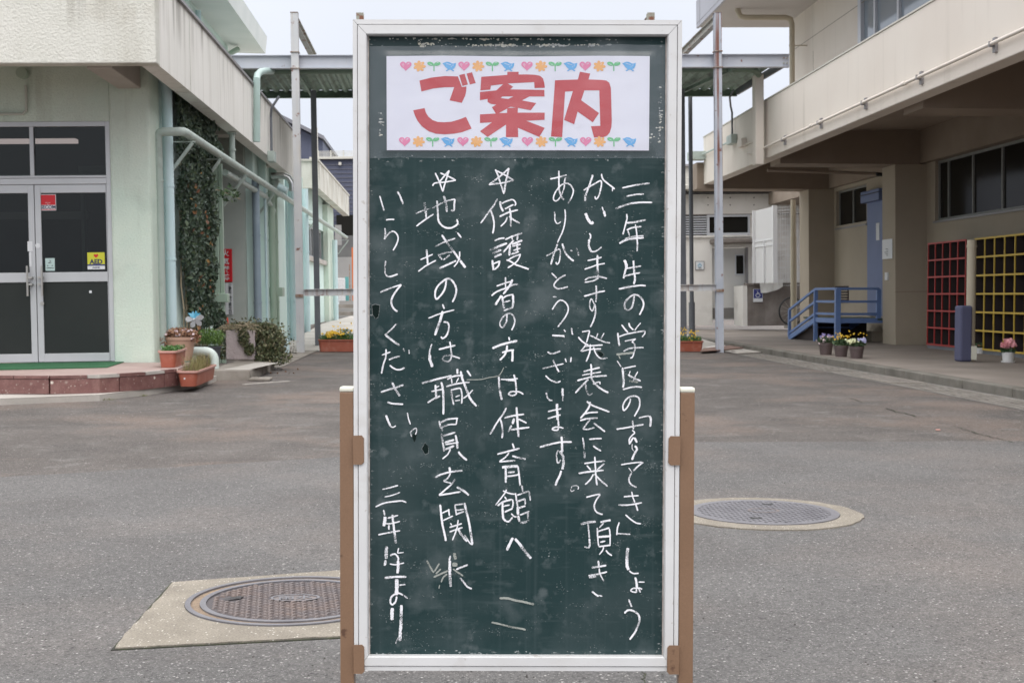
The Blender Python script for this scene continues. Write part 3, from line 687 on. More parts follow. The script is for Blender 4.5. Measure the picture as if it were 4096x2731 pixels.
111 2.3 -224.7,476.7 -214.1,475.0 -198.2,478.5
111 4.2 -234.2,450.4 -217.7,452.4 -194.1,452.5
112 7.0 -211.8,448.3 -211.8,435.2 -212.4,418.6
112 3.0 -207.1,437.0 -195.9,438.6
112 3.5 -211.8,416.2 -214.2,406.7 -220.1,400.8 -223.6,405.5 -222.4,413.8 -216.5,419.8 -208.3,422.2 -200.0,418.6
112 3.0 -198.9,418.0 -191.8,412.7
113 6.3 -220.1,394.8 -220.7,382.9 -220.7,372.2
113 5.4 -203.6,400.2 -203.6,387.7 -204.2,363.9 -205.4,352.0
113 5.9 -205.4,352.0 -206.0,333.0
113 1.9 -209.5,340.1 -214.3,328.2
120 4.2 -22.0,413.0 -7.9,413.1 6.3,409.5 21.6,406.6 35.8,403.1 41.7,401.9
120 3.5 -36.7,368.4 -23.1,365.5 0.5,359.6 18.2,356.7 26.4,354.3
60 3.0 -31.2,1201.1 -25.9,1189.5 -21.2,1174.4 -15.3,1156.4
60 3.3 -15.3,1157.0 -11.9,1177.9 -6.1,1203.5
60 3.0 -6.1,1203.5 -21.2,1189.5 -42.8,1173.2
60 3.0 -42.8,1173.2 -21.2,1176.2 2.7,1180.9
60 3.0 2.7,1180.9 -13.1,1190.7 -30.6,1199.4
61 2.8 -27.2,1147.7 -32.8,1137.2 -39.8,1127.9 -57.8,1102.8
61 3.3 -39.8,1127.3 -35.1,1113.9 -33.3,1098.8 -35.6,1084.2
61 4.0 -22.3,1143.0 -21.1,1133.7 -16.5,1124.4
61 2.8 -19.4,1139.0 -9.5,1143.6 -0.2,1146.0 4.5,1143.1 6.3,1138.4 4.5,1135.0
61 3.0 -13.5,1129.1 2.2,1137.3
61 3.5 -4.8,1130.9 -3.0,1117.5 -2.4,1097.1
61 3.3 -23.4,1115.1 -7.1,1122.7 10.4,1127.4
61 2.8 -9.4,1114.6 -11.8,1107.0 -21.1,1097.1
61 3.0 -5.9,1115.7 3.4,1108.8 13.9,1103.0
62 3.0 -32.1,1070.9 -23.4,1074.9 -14.0,1076.1
62 4.2 -41.4,1053.9 -25.7,1060.4 -9.3,1066.8
62 4.2 -36.2,1048.1 -19.8,1054.6
62 4.2 -32.7,1041.1 -26.8,1044.1 -19.2,1047.0
62 3.0 -12.9,1073.2 -0.0,1079.1 19.2,1085.5
62 2.6 -1.8,1080.8 0.6,1072.7
62 3.0 11.0,1085.5 8.7,1072.1
62 3.5 2.9,1072.1 -4.7,1063.9 -16.3,1049.9
62 4.2 -4.1,1063.9 -5.2,1044.1
62 4.0 -0.6,1064.5 18.7,1072.1
62 3.0 0.0,1061.0 15.8,1065.1
62 2.8 2.4,1053.4 15.2,1058.1
62 3.3 9.3,1066.3 9.4,1052.3
62 3.3 -1.7,1046.4 12.3,1051.7
62 2.8 -7.0,1036.5 4.7,1043.0 15.8,1046.5
62 2.6 15.2,1045.9 10.6,1036.2 3.6,1029.2 -8.1,1021.6
62 3.0 -37.3,1027.9 -23.3,1033.8
62 4.0 -36.2,1036.1 -34.4,1017.4
62 3.3 -23.3,1035.0 -25.0,1025.6 -33.2,1018.0
62 3.3 -10.5,1036.2 -3.4,1033.8 5.9,1028.0 18.8,1023.4 30.5,1019.3
63 2.8 -12.2,1004.6 -12.1,986.0
63 2.8 -28.5,988.3 -13.9,993.6 0.7,997.7
63 3.3 -37.8,970.7 -27.9,978.3 -11.5,984.8 0.1,990.1 10.7,991.8
63 4.0 0.7,1000.6 -4.5,989.5 -16.2,973.7
63 4.2 -19.1,971.3 -24.4,963.7 -30.8,953.8
63 3.5 -18.5,970.8 -16.2,956.7 -14.4,947.4
63 3.0 -17.3,966.1 -9.2,970.8 2.5,973.1
63 4.2 1.4,972.0 2.0,960.3 0.8,949.8
63 2.6 -16.2,958.5 -3.3,962.0
63 3.0 -15.5,943.3 2.0,949.8
64 2.8 -9.1,936.9 -9.7,928.7 -10.8,922.8 -16.1,913.5 -20.8,914.6 -21.9,921.6 -17.3,931.0 -9.1,937.5 -2.1,938.1 3.2,932.2 5.0,924.0 3.2,915.8 -0.9,907.6
65 3.3 -6.1,895.3 -4.3,888.9
65 4.2 -36.5,874.2 -20.7,880.7 -4.3,885.4 9.7,888.3
65 3.7 -9.0,880.1 -10.1,870.1 -14.8,860.7 -22.4,852.8
65 3.5 -18.3,866.6 -6.6,870.1 3.9,871.3
65 4.2 1.0,870.2 1.0,860.8 0.4,850.2
66 3.5 -24.1,822.8 -23.5,811.7 -22.9,799.9
66 4.0 -22.3,797.6 -20.5,788.2 -18.2,780.0
120 1.6 -83.3,816.9 -68.6,816.9 -55.8,817.5 -41.7,821.0 -24.1,824.6 -14.8,839.3
66 2.6 -20.6,817.6 -4.2,817.6 11.0,819.4
66 3.0 -11.2,816.4 6.4,815.3
66 3.3 3.4,826.4 5.8,817.6 7.6,805.9 8.2,796.5
66 3.0 7.6,795.3 7.6,790.6 0.6,787.7 -5.9,790.6 -1.8,794.7 7.6,795.3 14.6,794.2 21.1,790.1
67 3.3 -10.2,765.3 -15.8,754.1 -27.5,737.6 -39.8,716.4
67 3.3 -21.1,744.7 -18.1,732.9 -16.9,721.2 -18.1,709.4
67 3.5 -14.0,746.5 1.8,750.6 22.3,753.6
67 4.2 8.6,766.5 9.4,751.8 10.6,735.4 12.4,711.8
67 4.7 4.2,745.9 1.2,735.3
67 3.5 -0.5,733.0 -6.4,721.2
67 3.3 11.2,744.8 19.4,741.3 27.1,737.2
67 3.5 -1.7,724.7 13.6,727.1 32.4,729.5
68 3.5 1.3,700.0 4.3,690.6
68 3.5 -26.8,679.9 -6.3,685.3 14.3,690.6
68 3.0 -5.1,682.3 -12.1,674.1 -22.7,666.4
68 3.0 -22.7,665.8 -9.8,667.0 6.7,668.5
68 3.5 0.8,676.5 13.7,672.9 25.5,670.6
68 5.1 -18.0,655.4 -5.1,656.9 11.4,657.9
68 4.2 -11.5,659.0 -10.9,644.8 -10.9,627.1
68 3.3 11.4,657.9 13.2,644.9 15.6,621.3
68 3.3 -7.4,646.0 5.5,647.2
68 3.3 -8.5,638.9 2.0,640.1 13.8,642.5
69 2.6 -9.7,614.7 -13.2,607.1 -29.6,585.8
69 2.6 -16.1,612.4 -5.0,607.7 5.6,605.9
69 3.0 -13.2,601.7 -9.6,596.4
69 3.5 -26.1,584.6 -15.5,591.7 0.9,596.5
69 3.0 1.5,596.5 2.7,588.2 1.0,581.1
69 4.0 -16.7,591.7 -16.7,578.7 -15.5,562.1 -10.7,556.2
69 3.3 -10.7,556.2 -4.9,555.7 1.6,563.4
69 2.8 -15.5,583.4 -3.7,586.4
69 3.3 -13.1,572.8 2.1,579.9
69 2.8 -0.8,570.4 4.5,565.1 9.2,564.0
69 3.5 18.5,622.5 20.3,610.7
69 3.3 6.8,608.3 8.6,597.7 11.0,583.5
69 5.1 11.5,583.5 11.6,568.1
69 4.4 12.2,566.9 14.0,555.1
69 3.0 10.3,604.2 19.7,607.7 31.5,611.9
50 3.0 32.1,611.3 34.5,594.2
69 3.5 10.9,592.9 25.6,597.7
69 3.0 24.5,596.5 25.1,587.1
69 3.5 12.7,580.5 25.7,584.7
69 3.0 15.1,567.5 23.3,570.5 32.7,574.7
50 3.5 29.8,574.1 30.4,559.9
69 4.0 16.3,553.3 23.4,553.9 34.0,558.7
70 5.1 2.3,525.5 -3.6,513.6 -8.9,501.8
70 5.1 6.4,523.7 17.6,510.1 27.0,497.1 35.9,487.1
"""
LETTERS = """
-169.4,1361.4 -147.2,1367.0 -123.3,1369.7 -99.5,1369.1 -92.0,1349.7 -83.9,1351.0 -84.4,1341.8 -86.4,1333.9 -92.3,1321.3 -114.6,1325.7 -106.2,1349.7 -123.3,1349.4 -144.0,1347.3 -165.9,1341.7
-97.1,1371.5 -87.3,1373.9 -81.2,1354.5 -91.1,1351.9
-83.6,1374.2 -73.8,1376.6 -66.9,1357.2 -77.7,1354.5
-180.9,1307.7 -160.2,1311.7 -157.5,1303.0 -152.8,1295.9 -145.6,1290.0 -136.0,1286.7 -123.3,1286.1 -110.6,1287.2 -97.9,1290.9 -84.8,1296.0 -74.3,1274.7 -91.5,1268.3 -107.4,1265.4 -123.3,1264.3 -139.2,1265.3 -152.8,1269.7 -164.7,1278.4 -172.6,1287.9 -177.4,1297.4
-56.9,1368.4 -9.7,1372.0 -9.3,1377.5 11.2,1377.6 10.9,1372.8 27.6,1372.9 40.3,1372.4 49.9,1370.5 55.4,1365.8 57.8,1357.9 59.0,1348.8 40.1,1348.4 39.4,1359.0 -8.9,1356.5 1.1,1350.7 -4.1,1345.8 57.9,1345.0 58.4,1333.1 30.9,1333.1 17.1,1325.9 43.2,1321.2 33.3,1308.1 9.9,1312.5 9.5,1303.8 58.8,1303.9 58.5,1290.9 25.4,1289.1 58.9,1276.2 48.9,1259.9 10.0,1276.4 10.7,1259.5 -11.9,1259.4 -11.6,1282.2 -45.3,1259.7 -59.2,1269.9 -37.4,1286.3 -59.2,1285.0 -59.2,1300.5 -30.3,1302.1 -37.5,1313.5 -29.5,1318.2 -39.8,1319.5 -45.4,1323.0 -45.4,1328.5 -59.3,1326.1 -59.3,1341.1 -29.6,1343.9 -16.9,1355.4 -39.4,1352.5 -40.4,1345.4 -58.5,1343.8
77.4,1362.4 119.0,1364.0 122.6,1378.1 141.2,1374.7 138.4,1364.1 162.7,1363.2 170.6,1362.1 176.2,1358.2 179.1,1348.7 179.9,1328.2 181.0,1290.2 180.3,1277.5 177.4,1268.0 172.7,1262.5 166.3,1259.8 148.8,1258.9 143.2,1279.5 160.2,1280.2 158.0,1344.4 131.0,1344.3 125.0,1326.5 157.7,1303.3 146.3,1286.6 118.7,1305.9 112.5,1282.9 94.0,1290.8 110.0,1343.0 95.7,1341.9 90.7,1259.6 70.4,1260.7
"""
HOLES = """
-21.6,1330.1 -18.4,1333.0 1.9,1333.3 -7.3,1328.6
-8.8,1312.1 -3.3,1314.5 6.3,1312.9
-24.7,1302.8 -9.6,1311.2 -9.9,1303.3
"""
PAPER = "-229.4,1405.6 -125.6,1406.7 15.8,1405.3 157.1,1407.0 249.6,1406.6 249.1,1235.7 16.1,1235.8 -229.0,1235.3"
FILM = "-265.2,1420.4 -125.6,1424.1 72.2,1425.0 278.0,1427.7 279.2,1224.5 16.2,1223.4 -263.9,1219.5"
ICONS = """
heart -194.3 1387.4
heart -88.3 1387.7
heart 26.3 1387.9
heart 132.3 1388.1
flower -169.2 1387.5
flower -62.5 1387.7
flower 52.0 1387.9
flower 158.0 1388.1
sprout -143.1 1387.5
sprout -36.8 1387.8
sprout 77.4 1388.0
sprout 184.1 1388.2
bird -114.9 1387.6
bird -8.8 1387.8
bird 105.7 1388.0
bird 212.3 1388.3
heart -196.4 1250.9
heart -90.2 1251.1
heart 27.4 1251.4
heart 133.7 1251.6
flower -170.9 1251.0
flower -65.2 1251.2
flower 52.9 1251.4
flower 159.2 1251.6
sprout -145.4 1251.0
sprout -39.2 1251.2
sprout 78.4 1251.5
sprout 185.0 1251.7
bird -117.6 1251.1
bird -11.4 1251.3
bird 106.8 1251.5
bird 213.6 1251.7
"""
# ================================================================ the blackboard (frame 'k': x across, y away from the camera, z up)
m_board = PM('blackboard_green', (.012,.034,.036,1), (.016,.040,.042,1), sc=6, rough=.5, rough2=.7, spec=.25, bump=.02, bsc=300,
             patches=(((.060,.082,.086,1), .75, 3.2, .48, .70), ((.095,.12,.125,1), .7, 9, .54, .70), ((.12,.145,.15,1), .6, 30, .58, .72), ((.011,.030,.031,1), .5, 1.7, .52, .7)),
             streak=(((.055,.08,.085,1), .6, 90, 1.2, .55, .75), ((.13,.16,.165,1), .35, 14, 90, .56, .72), ((.09,.115,.12,1), .4, 3, 14, .50, .7)))
_n = m_board.node_tree
m_chalk = PM('white_chalk', (.86,.86,.90,1), rough=.95)
def chalk_alpha(m, sc, a, b):
    nt = m.node_tree; N = nt.nodes; L = nt.links; p = N['Principled BSDF']
    tc = N.new('ShaderNodeTexCoord'); n = N.new('ShaderNodeTexNoise'); L.new(tc.outputs['Object'], n.inputs[0]); n.inputs['Scale'].default_value = sc; n.inputs['Detail'].default_value = 4; n.inputs['Roughness'].default_value = .7
    n2 = N.new('ShaderNodeTexNoise'); L.new(tc.outputs['Object'], n2.inputs[0]); n2.inputs['Scale'].default_value = 26; n2.inputs['Detail'].default_value = 2
    ad = N.new('ShaderNodeMath'); ad.operation = 'ADD'; L.new(n.outputs[0], ad.inputs[0]); L.new(n2.outputs[0], ad.inputs[1])
    r = N.new('ShaderNodeMapRange'); L.new(ad.outputs[0], r.inputs[0]); r.inputs[1].default_value = a; r.inputs[2].default_value = b
    L.new(r.outputs[0], p.inputs['Alpha'])
chalk_alpha(m_chalk, 620, .78, 1.0)
m_chalkg = PM('grey_chalk', (.36,.38,.35,1), rough=.95); chalk_alpha(m_chalkg, 600, .72, 1.02)
m_dust = PM('chalk_dust', (.34,.37,.37,1), rough=.95); chalk_alpha(m_dust, 650, .85, 1.2)
m_film = glassmat('clear_film', (.985,.99,1,1), .14, .05, haze=.06, hcol=(.72,.78,.85,1), fres=0)

def smooth_line(P, step):
    if len(P) < 3: Q = P
    else:
        Q = []
        for i in range(len(P)-1):
            p0 = P[max(i-1,0)]; p1 = P[i]; p2 = P[i+1]; p3 = P[min(i+2,len(P)-1)]
            for k in range(8):
                t = k/8
                Q.append(tuple(.5*((2*p1[j])+(-p0[j]+p2[j])*t+(2*p0[j]-5*p1[j]+4*p2[j]-p3[j])*t*t+(-p0[j]+3*p1[j]-3*p2[j]+p3[j])*t**3) for j in (0,1)))
        Q.append(P[-1])
    out = [Q[0]]
    for a, b in zip(Q, Q[1:]):
        d = math.hypot(b[0]-a[0], b[1]-a[1]); k = max(1, int(d/step))
        out += [(a[0]+(b[0]-a[0])*i/k, a[1]+(b[1]-a[1])*i/k) for i in range(1,k+1)]
    return out

board = thing('blackboard', 'tall green blackboard in a white frame with vertical lines of white chalk writing', 'blackboard', (.0085,0,0), 'k')
x0, x1, z0, z1 = -.2665, .2835, .3035, 1.4465
MB().box(x0, x1, -.0005, .012, z0, z1).build('writing_panel', m_board, board)
ox0, ox1, oz0, oz1 = -.2895, .307, .2815, 1.4695
ix0, ix1, iz0, iz1 = -.2635, .2805, .3085, 1.4415
def rail(name, poly_out, poly_in, mat=m_frame):
    # mitred frame member: outer lip low at the rim, inner face proud, joined by a small step
    a, b = poly_out; c, d = poly_in
    def lerp(p, q, t): return (p[0]+(q[0]-p[0])*t, p[1]+(q[1]-p[1])*t)
    prof = [(0,.015),(0,-.013),(.015,-.0155),(.30,-.0155),(.34,-.0115),(.37,-.0175),(.93,-.0175),(1,-.014),(1,-.001)]
    vs = []; m = MB()
    for t, y in prof:
        p, q = lerp(a, c, t), lerp(b, d, t); vs += [(p[0],y,p[1]),(q[0],y,q[1])]
    n = len(prof); fs = [(2*i,2*i+1,2*i+3,2*i+2) for i in range(n-1)] + [tuple(2*i for i in range(n))[::-1], tuple(2*i+1 for i in range(n))]
    m.add(vs, fs); return m.build(name, mat, board)
g = .0004
rail('frame_rail', ((ox0+g,oz1),(ox1-g,oz1)), ((ix0+g,iz1),(ix1-g,iz1)))
rail('frame_rail', ((ox1-g,oz0),(ox0+g,oz0)), ((ix1-g,iz0),(ix0+g,iz0)))
rail('frame_stile', ((ox0,oz0+g),(ox0,oz1-g)), ((ix0,iz0+g),(ix0,iz1-g)))
rail('frame_stile', ((ox1,oz1-g),(ox1,oz0+g)), ((ix1,iz1-g),(ix1,iz0+g)))
MB().box(ox0+.001, ox1-.001, .0125, .0155, oz0+.001, oz1-.001).build('back_sheet', m_coping, board)
# grubby bead between frame and panel
m = MB()
for a, b, c, d in ((ix0,ix0+.0022,iz0,iz1),(ix1-.002,ix1,iz0,iz1)): m.box(a, b, -.0022, -.0006, c, d)
m.build('bead', m_frame_in, board)
# writing, one part for each column of characters
cols = {}; ks = [0]*7
rnd = random.Random(3)
for ln in STROKES.strip().split('\n'):
    q = ln.split(); key = int(q[0]); c = key//20; w = float(q[1])*.96; P = [tuple(float(t) for t in s.split(',')) for s in q[2:]]
    Q = smooth_line(P, 1.5); n = len(Q)
    if n < 2: continue
    y = -.0009 - .00005*(ks[c] % 24) - .00001*c; ks[c] += 1
    vs = []
    for i, p in enumerate(Q):
        a = Q[max(i-1,0)]; b = Q[min(i+1,n-1)]; dx, dz = b[0]-a[0], b[1]-a[1]; l = math.hypot(dx,dz) or 1
        wl = w/2*(.55 if i in (0,n-1) else .9 if i in (1,n-2) else 1); e1 = rnd.uniform(-.16,.16)*w/2; e2 = rnd.uniform(-.16,.16)*w/2
        vs += [((p[0]-dz/l*(wl+e1))/1000, y, (p[1]+dx/l*(wl+e1))/1000), ((p[0]+dz/l*(wl+e2))/1000, y, (p[1]-dx/l*(wl+e2))/1000)]
    cols.setdefault(key, MB()).add(vs, [(2*i,2*i+1,2*i+3,2*i+2) for i in range(n-1)])
for key, mb in cols.items():
    if key < 120: mb.build('chalk_character', m_chalk, board)
    else: mb.build('rubbed_chalk', m_chalkg, board)
# chalk dust left by the eraser and crumbs along the frame
m = MB(); rnd = random.Random(11)
def blob(m, x, z, r, y=-.0007, st=1.0):
    n = rnd.choice((4,5,6)); a0 = rnd.random()*6
    m.add([(x+st*r*rnd.uniform(.5,1)*math.cos(a0+6.283*k/n), y, z+r*rnd.uniform(.5,1)*math.sin(a0+6.283*k/n)) for k in range(n)], [tuple(range(n))])
for i in range(330):
    cx, cz = rnd.uniform(-.25,.265), rnd.uniform(.32,1.19); sx, sz = rnd.uniform(.006,.03), rnd.uniform(.0015,.007); sl = rnd.uniform(-.3,.25)
    for k in range(rnd.randint(4,20)):
        dx = rnd.gauss(0, sx); blob(m, cx+dx, cz+dx*sl+rnd.gauss(0, sz), rnd.uniform(.0003,.0009), st=rnd.uniform(1,2.6))
for i in range(420):
    s = rnd.random()
    if s < .4: x, z = ix1-abs(rnd.gauss(0,.003))-.001, rnd.uniform(iz0,1.22)
    elif s < .6: x, z = ix0+abs(rnd.gauss(0,.003))+.001, rnd.uniform(iz0,1.22)
    elif s < .75: x, z = rnd.uniform(ix0,ix1), iz0+abs(rnd.gauss(0,.003))+.001
    else: x, z = rnd.uniform(ix0,ix1), rnd.choice((1.426,1.434,1.221,1.219))+rnd.gauss(0,.003)
    blob(m, x, z, rnd.uniform(.0006,.0022), st=rnd.uniform(.6,3))
m.build('chalk_dust', m_dust, board, kind='stuff')
m_scar = PM('bare_board', (.006,.014,.013,1), rough=.7, spec=.1)
for pts in ([(-186,713),(-178,722),(-171,731),(-176,706),(-180,698)], [(-168,690),(-160,703),(-152,695),(-152,680),(-160,677)], [(-259,955),(-251,957),(-240,955),(-243,930),(-250,925),(-258,935)], [(152,871),(163,870),(172,863),(163,856)]):
    cx = sum(q[0] for q in pts)/len(pts); cz = sum(q[1] for q in pts)/len(pts)
    MB().prism([((cx+(x-cx)*.82+.0)/1000, (cz+(z-cz)*.9)/1000) for x,z in pts], -.0009, -.0007, 'Y').build('scar_edge', m_dust, board)
    pts = [(cx+(x-cx)*.72, cz+(z-cz)*.8) for x,z in pts]
    MB().prism([(x/1000,z/1000) for x,z in pts], -.0013, -.0011, 'Y').build('scar', m_scar, board)
# stand posts, caps, clamp plates, feet
for s, (a, b) in enumerate(((-.3150,-.2898), (.3078,.3345))):
    pst = MB().box(a, b, -.0135, .0135, .055, .7945).build('stand_post', m_brown, board, bevel=.0015)
    MB().box(a-.0004, b+.0004, -.0142, .0142, .7946, .8038).build('end_cap', m_cap, pst, bevel=.003)
    for zc in (.689, .304):
        w0, w1 = (b, b+.0195) if s == 0 else (a-.0215, a)
        pl = [(w0,zc-.0262),(w1-.004,zc-.0262),(w1,zc-.022),(w1,zc+.022),(w1-.004,zc+.0262),(w0,zc+.0262)] if s == 0 else [(w1,zc-.0262),(w0+.004,zc-.0262),(w0,zc-.022),(w0,zc+.022),(w0+.004,zc+.0262),(w1,zc+.0262)]
        MB().prism(pl, -.0205, -.0180, 'Y').build('clamp_plate', m_brown, board, bevel=.0008)
    xm = (a+b)/2
    MB().box(xm-.013, xm+.013, -.23, .23, .035, .0545).build('foot', m_brown, board, bevel=.002)
    for yy in (-.2, .2):
        cs = MB().tube([(xm-.008,yy,.0175),(xm+.008,yy,.0175)], .0175, 16).build('caster', m_black, board, smooth=True)
        MB().box(xm-.011, xm+.011, yy-.008, yy+.008, .0255, .0348).build('fork', m_steel, cs)
MB().box(-.289, .307, .016, .030, .12, .14).build('cross_bar', m_brown, board)

# ---------------------------------------------------------------- paper notice taped on the board
paper = thing('paper_notice', 'white paper notice with three large red characters between rows of hearts, flowers, sprouts and birds', 'notice', (0.01,-.002,1.32), 'k')
def pts(s): return [(float(a)/1000, float(b)/1000) for a, b in (q.split(',') for q in s.split())]
YP = -.0032
MB().prism(pts(PAPER), YP+.0003, YP, 'Y').build('sheet', m_paper, paper)
LT = LETTERS.strip().split('\n'); HL = [pts(h) for h in HOLES.strip().split('\n')]
def flat(poly, y, holes=()):
    lines = [[Vector((p[0],p[1],0)) for p in poly]] + [[Vector((p[0],p[1],0)) for p in h] for h in holes]
    allp = [p for l in lines for p in l]; tri = tessellate_polygon(lines)
    return MB().add([(p.x,y,p.y) for p in allp], [tuple(t) for t in tri])
m = MB()
for i in (0,1,2,3): f = flat(pts(LT[i]), YP-.0003); m.add(f.v, f.f)
m.build('printed_character', m_redink, paper)
flat(pts(LT[4]), YP-.0003, HL).build('printed_character', m_redink, paper)
flat(pts(LT[5]), YP-.0003).build('printed_character', m_redink, paper)
def icon_mesh(kind):
    m = MB(); S = .001
    if kind == 'heart':
        P = []
        for k in range(28):
            t = 2*math.pi*k/28; P.append((16*math.sin(t)**3*.66, (13*math.cos(t)-5*math.cos(2*t)-2*math.cos(3*t)-math.cos(4*t))*.6+1))
        m = flat([(x*S,z*S) for x,z in P], 0)
    elif kind == 'flower':
        P = []
        for k in range(56):
            t = 2*math.pi*k/56; r = 5.2+5.0*abs(math.cos(3.5*t+.3))**.7; P.append((r*math.cos(t)*1.12, r*math.sin(t)))
        m = flat([(x*S,z*S) for x,z in P], 0)
    elif kind == 'sprout':
        for sx in (-1,1):
            P = [(sx*(6.2+6*math.cos(t)*1.0), 4.2+sx*0+3.6*math.sin(t)+sx*(math.cos(t))*1.0*sx) for t in [2*math.pi*k/16 for k in range(16)]]
            f = flat([(x*S,z*S) for x,z in P], -.00002*(sx+1)); m.add(f.v, f.f)
        f = flat([(-1*S,3*S),(1*S,3*S),(1.2*S,-9*S),(-.8*S,-9*S)], -.00005); m.add(f.v, f.f)
    else:
        P = [(-13,5),(-9,6.5),(-5,8),(0,7.5),(4,5),(7,4.5),(12,6),(11.5,1),(9,-4),(5.5,-5.5),(9,-8.6),(6.5,-9.5),(2.5,-6.5),(-.5,-6.5),(-4.5,-9.3),(-7,-8.4),(-3,-5.5),(-7,-2),(-10,2)]
        m = flat([(x*S,z*S) for x,z in P], 0)
    return m
def hilite(kind):
    m = MB(); S = .001
    segs = {'heart': [(-7,4,-4,-1),(-5,5,-3,2),(4,5,7,6),(2,3,6,5)], 'flower': [(5,-5,7,-4),(2,2,4,5)], 'sprout': [(-8,4,-4,2),(5,6,9,7)], 'bird': [(-6,5,3,2),(6,0,7,3),(3,-2,4,0)]}[kind]
    for a,b,c,d in segs:
        l = math.hypot(c-a,d-b); nx, nz = -(d-b)/l*.35, (c-a)/l*.35
        m.add([((a+nx)*S,-.0002,(b+nz)*S),((a-nx)*S,-.0002,(b-nz)*S),((c-nx)*S,-.0002,(d-nz)*S),((c+nx)*S,-.0002,(d+nz)*S)], [(0,1,2,3)])
    return m
protos = {}
for ln in ICONS.strip().split('\n'):
    k, u, z = ln.split(); u = float(u)/1000; z = float(z)/1000
    lc = Vector(LOC[paper.name])
    if k not in protos:
        a = icon_mesh(k); o = a.build('printed_'+k, INK[k], None, (0,0,0), 'k'); b = hilite(k).build('highlight', m_paper, None, (0,0,0), 'k')
        protos[k] = (o.data, b.data); bpy.data.objects.remove(o); bpy.data.objects.remove(b)
    o = bpy.data.objects.new('printed_'+k, protos[k][0]); COL.objects.link(o); o.parent = paper; LOC[o.name] = tuple(lc); FRM[o.name] = 'k'
    o.location = Vector((u, YP-.00045, z)) - lc
    h = bpy.data.objects.new('highlight', protos[k][1]); COL.objects.link(h); h.parent = o
m_tape = PM('tape_residue', (.62,.60,.50,1), (.45,.47,.47,1), sc=60, rough=.6)
m = MB()
for cx, cz, w, h, n_ in ((-.166,1.4265,.008,.006,26),(-.155,1.4285,.02,.004,14),(-.03,1.4262,.055,.0028,90),(.075,1.4262,.045,.0024,70),(.145,1.4265,.02,.002,24),(-.06,1.437,.18,.0022,80),(.27,1.30,.003,.06,30),(-.24,1.28,.004,.02,16),(.245,1.255,.012,.02,24)):
    for k in range(n_): blob(m, min(ix1-.003,max(ix0+.003,cx+rnd.gauss(0,w*.5))), min(iz1-.003,cz+rnd.gauss(0,h*.5)), rnd.uniform(.0007,.0022), -.0012, rnd.uniform(.8,2.4))
m.build('tape_residue', m_tape, board, kind='stuff')
# clear film over the notice, with its wrinkled edge
film = thing('plastic_film', 'wrinkled clear plastic film covering the paper notice and the top of the blackboard', 'plastic film', (0.01,-.004,1.32), 'k')
nx, nz = 90, 40; FP = pts(FILM); fx0, fx1 = -.2600, .2775; fz0, fz1 = 1.2215, 1.4235
from mathutils import noise as MN
vs = []
for j in range(nz+1):
    for i in range(nx+1):
        x = fx0+(fx1-fx0)*i/nx; z = fz0+(fz1-fz0)*j/nz + (.0015*MN.noise(Vector((x*18,3,j/nz*2))) if j in (0,nz) else 0) + (.004*(i/nx) if j == nz else 0)
        edge = min(i, nx-i, j, nz-j)/6
        y = -.0052 - .0028*min(1,edge)*(.5+MN.noise(Vector((x*14,z*22,0)))+.35*MN.noise(Vector((x*45,z*60,5))))
        inside = (-.235 < x < .255 and 1.23 < z < 1.412)
        vs.append((x, max(-.0095,min(y,-.0042)) if inside else min(-.0022, y*.55), z))
MB().add(vs, [(j*(nx+1)+i, j*(nx+1)+i+1, (j+1)*(nx+1)+i+1, (j+1)*(nx+1)+i) for j in range(nz) for i in range(nx)]).build('sheet', m_film, film, smooth=True)
# ================================================================ ground
def sheet(name, poly, z, mat, **kw):
    f = [Vector((p[0],p[1],0)) for p in poly]; tri = tessellate_polygon([f])
    m = MB().add([(p[0],p[1],z) for p in poly], [tuple(t)[::-1] for t in tri]); o = m.build(name, mat, **kw)
    if o.data.polygons and o.data.polygons[0].normal.z < 0: o.data.flip_normals()
    return o
def wavy(a, b, n, amp, seed=0):
    r = random.Random(seed); return [(a[0]+(b[0]-a[0])*i/n, a[1]+(b[1]-a[1])*i/n + (r.uniform(-amp,amp) if 0 < i < n else 0)) for i in range(n+1)]
sheet('ground', [(-150,-60),(150,-60),(150,260),(-150,260)], 0, m_asph, kind='structure')
edge = wavy((6.2,8.5), (1.7,8.53), 30, .012, 1) + wavy((1.7,8.53), (-.58,7.83), 16, .012, 2)[1:] + wavy((-.58,7.83), (-2.36,7.01), 12, .012, 3)[1:] + wavy((-2.36,7.01), (-6,5.4), 12, .012, 4)[1:]
sheet('asphalt_patch', [(-6,-6),(6.2,-6)] + edge, .004, m_road, kind='structure')
# litter and chips on the asphalt
rnd = random.Random(5); m = MB(); m2 = MB()
for i in range(1100):
    y = 3.1 + 9*rnd.random()**1.8; x = (rnd.random()-.5)*.84*y+.06*y; s = rnd.uniform(.0015,.0036)*(1+y*.07)
    t = (m if rnd.random() < .65 else m2); a = rnd.random()*3; zz = .0042 if y < 8 else .0002
    c, q = math.cos(a)*s, math.sin(a)*s
    t.add([(x+c,y+q,zz),(x-q,y+c,zz),(x-c,y-q,zz),(x+q,y-c,zz),(x,y,zz+s*.8)], [(0,1,4),(1,2,4),(2,3,4),(3,0,4)])
m.build('gravel', PM('pale_chip', (.36,.345,.325,1), (.20,.19,.18,1), sc=40, rough=.8), kind='stuff', label='pale stone chips scattered on the asphalt')
m2.build('debris', PM('dark_chip', (.05,.045,.04,1), rough=.9), kind='stuff', label='dark leaf scraps and grit on the asphalt')

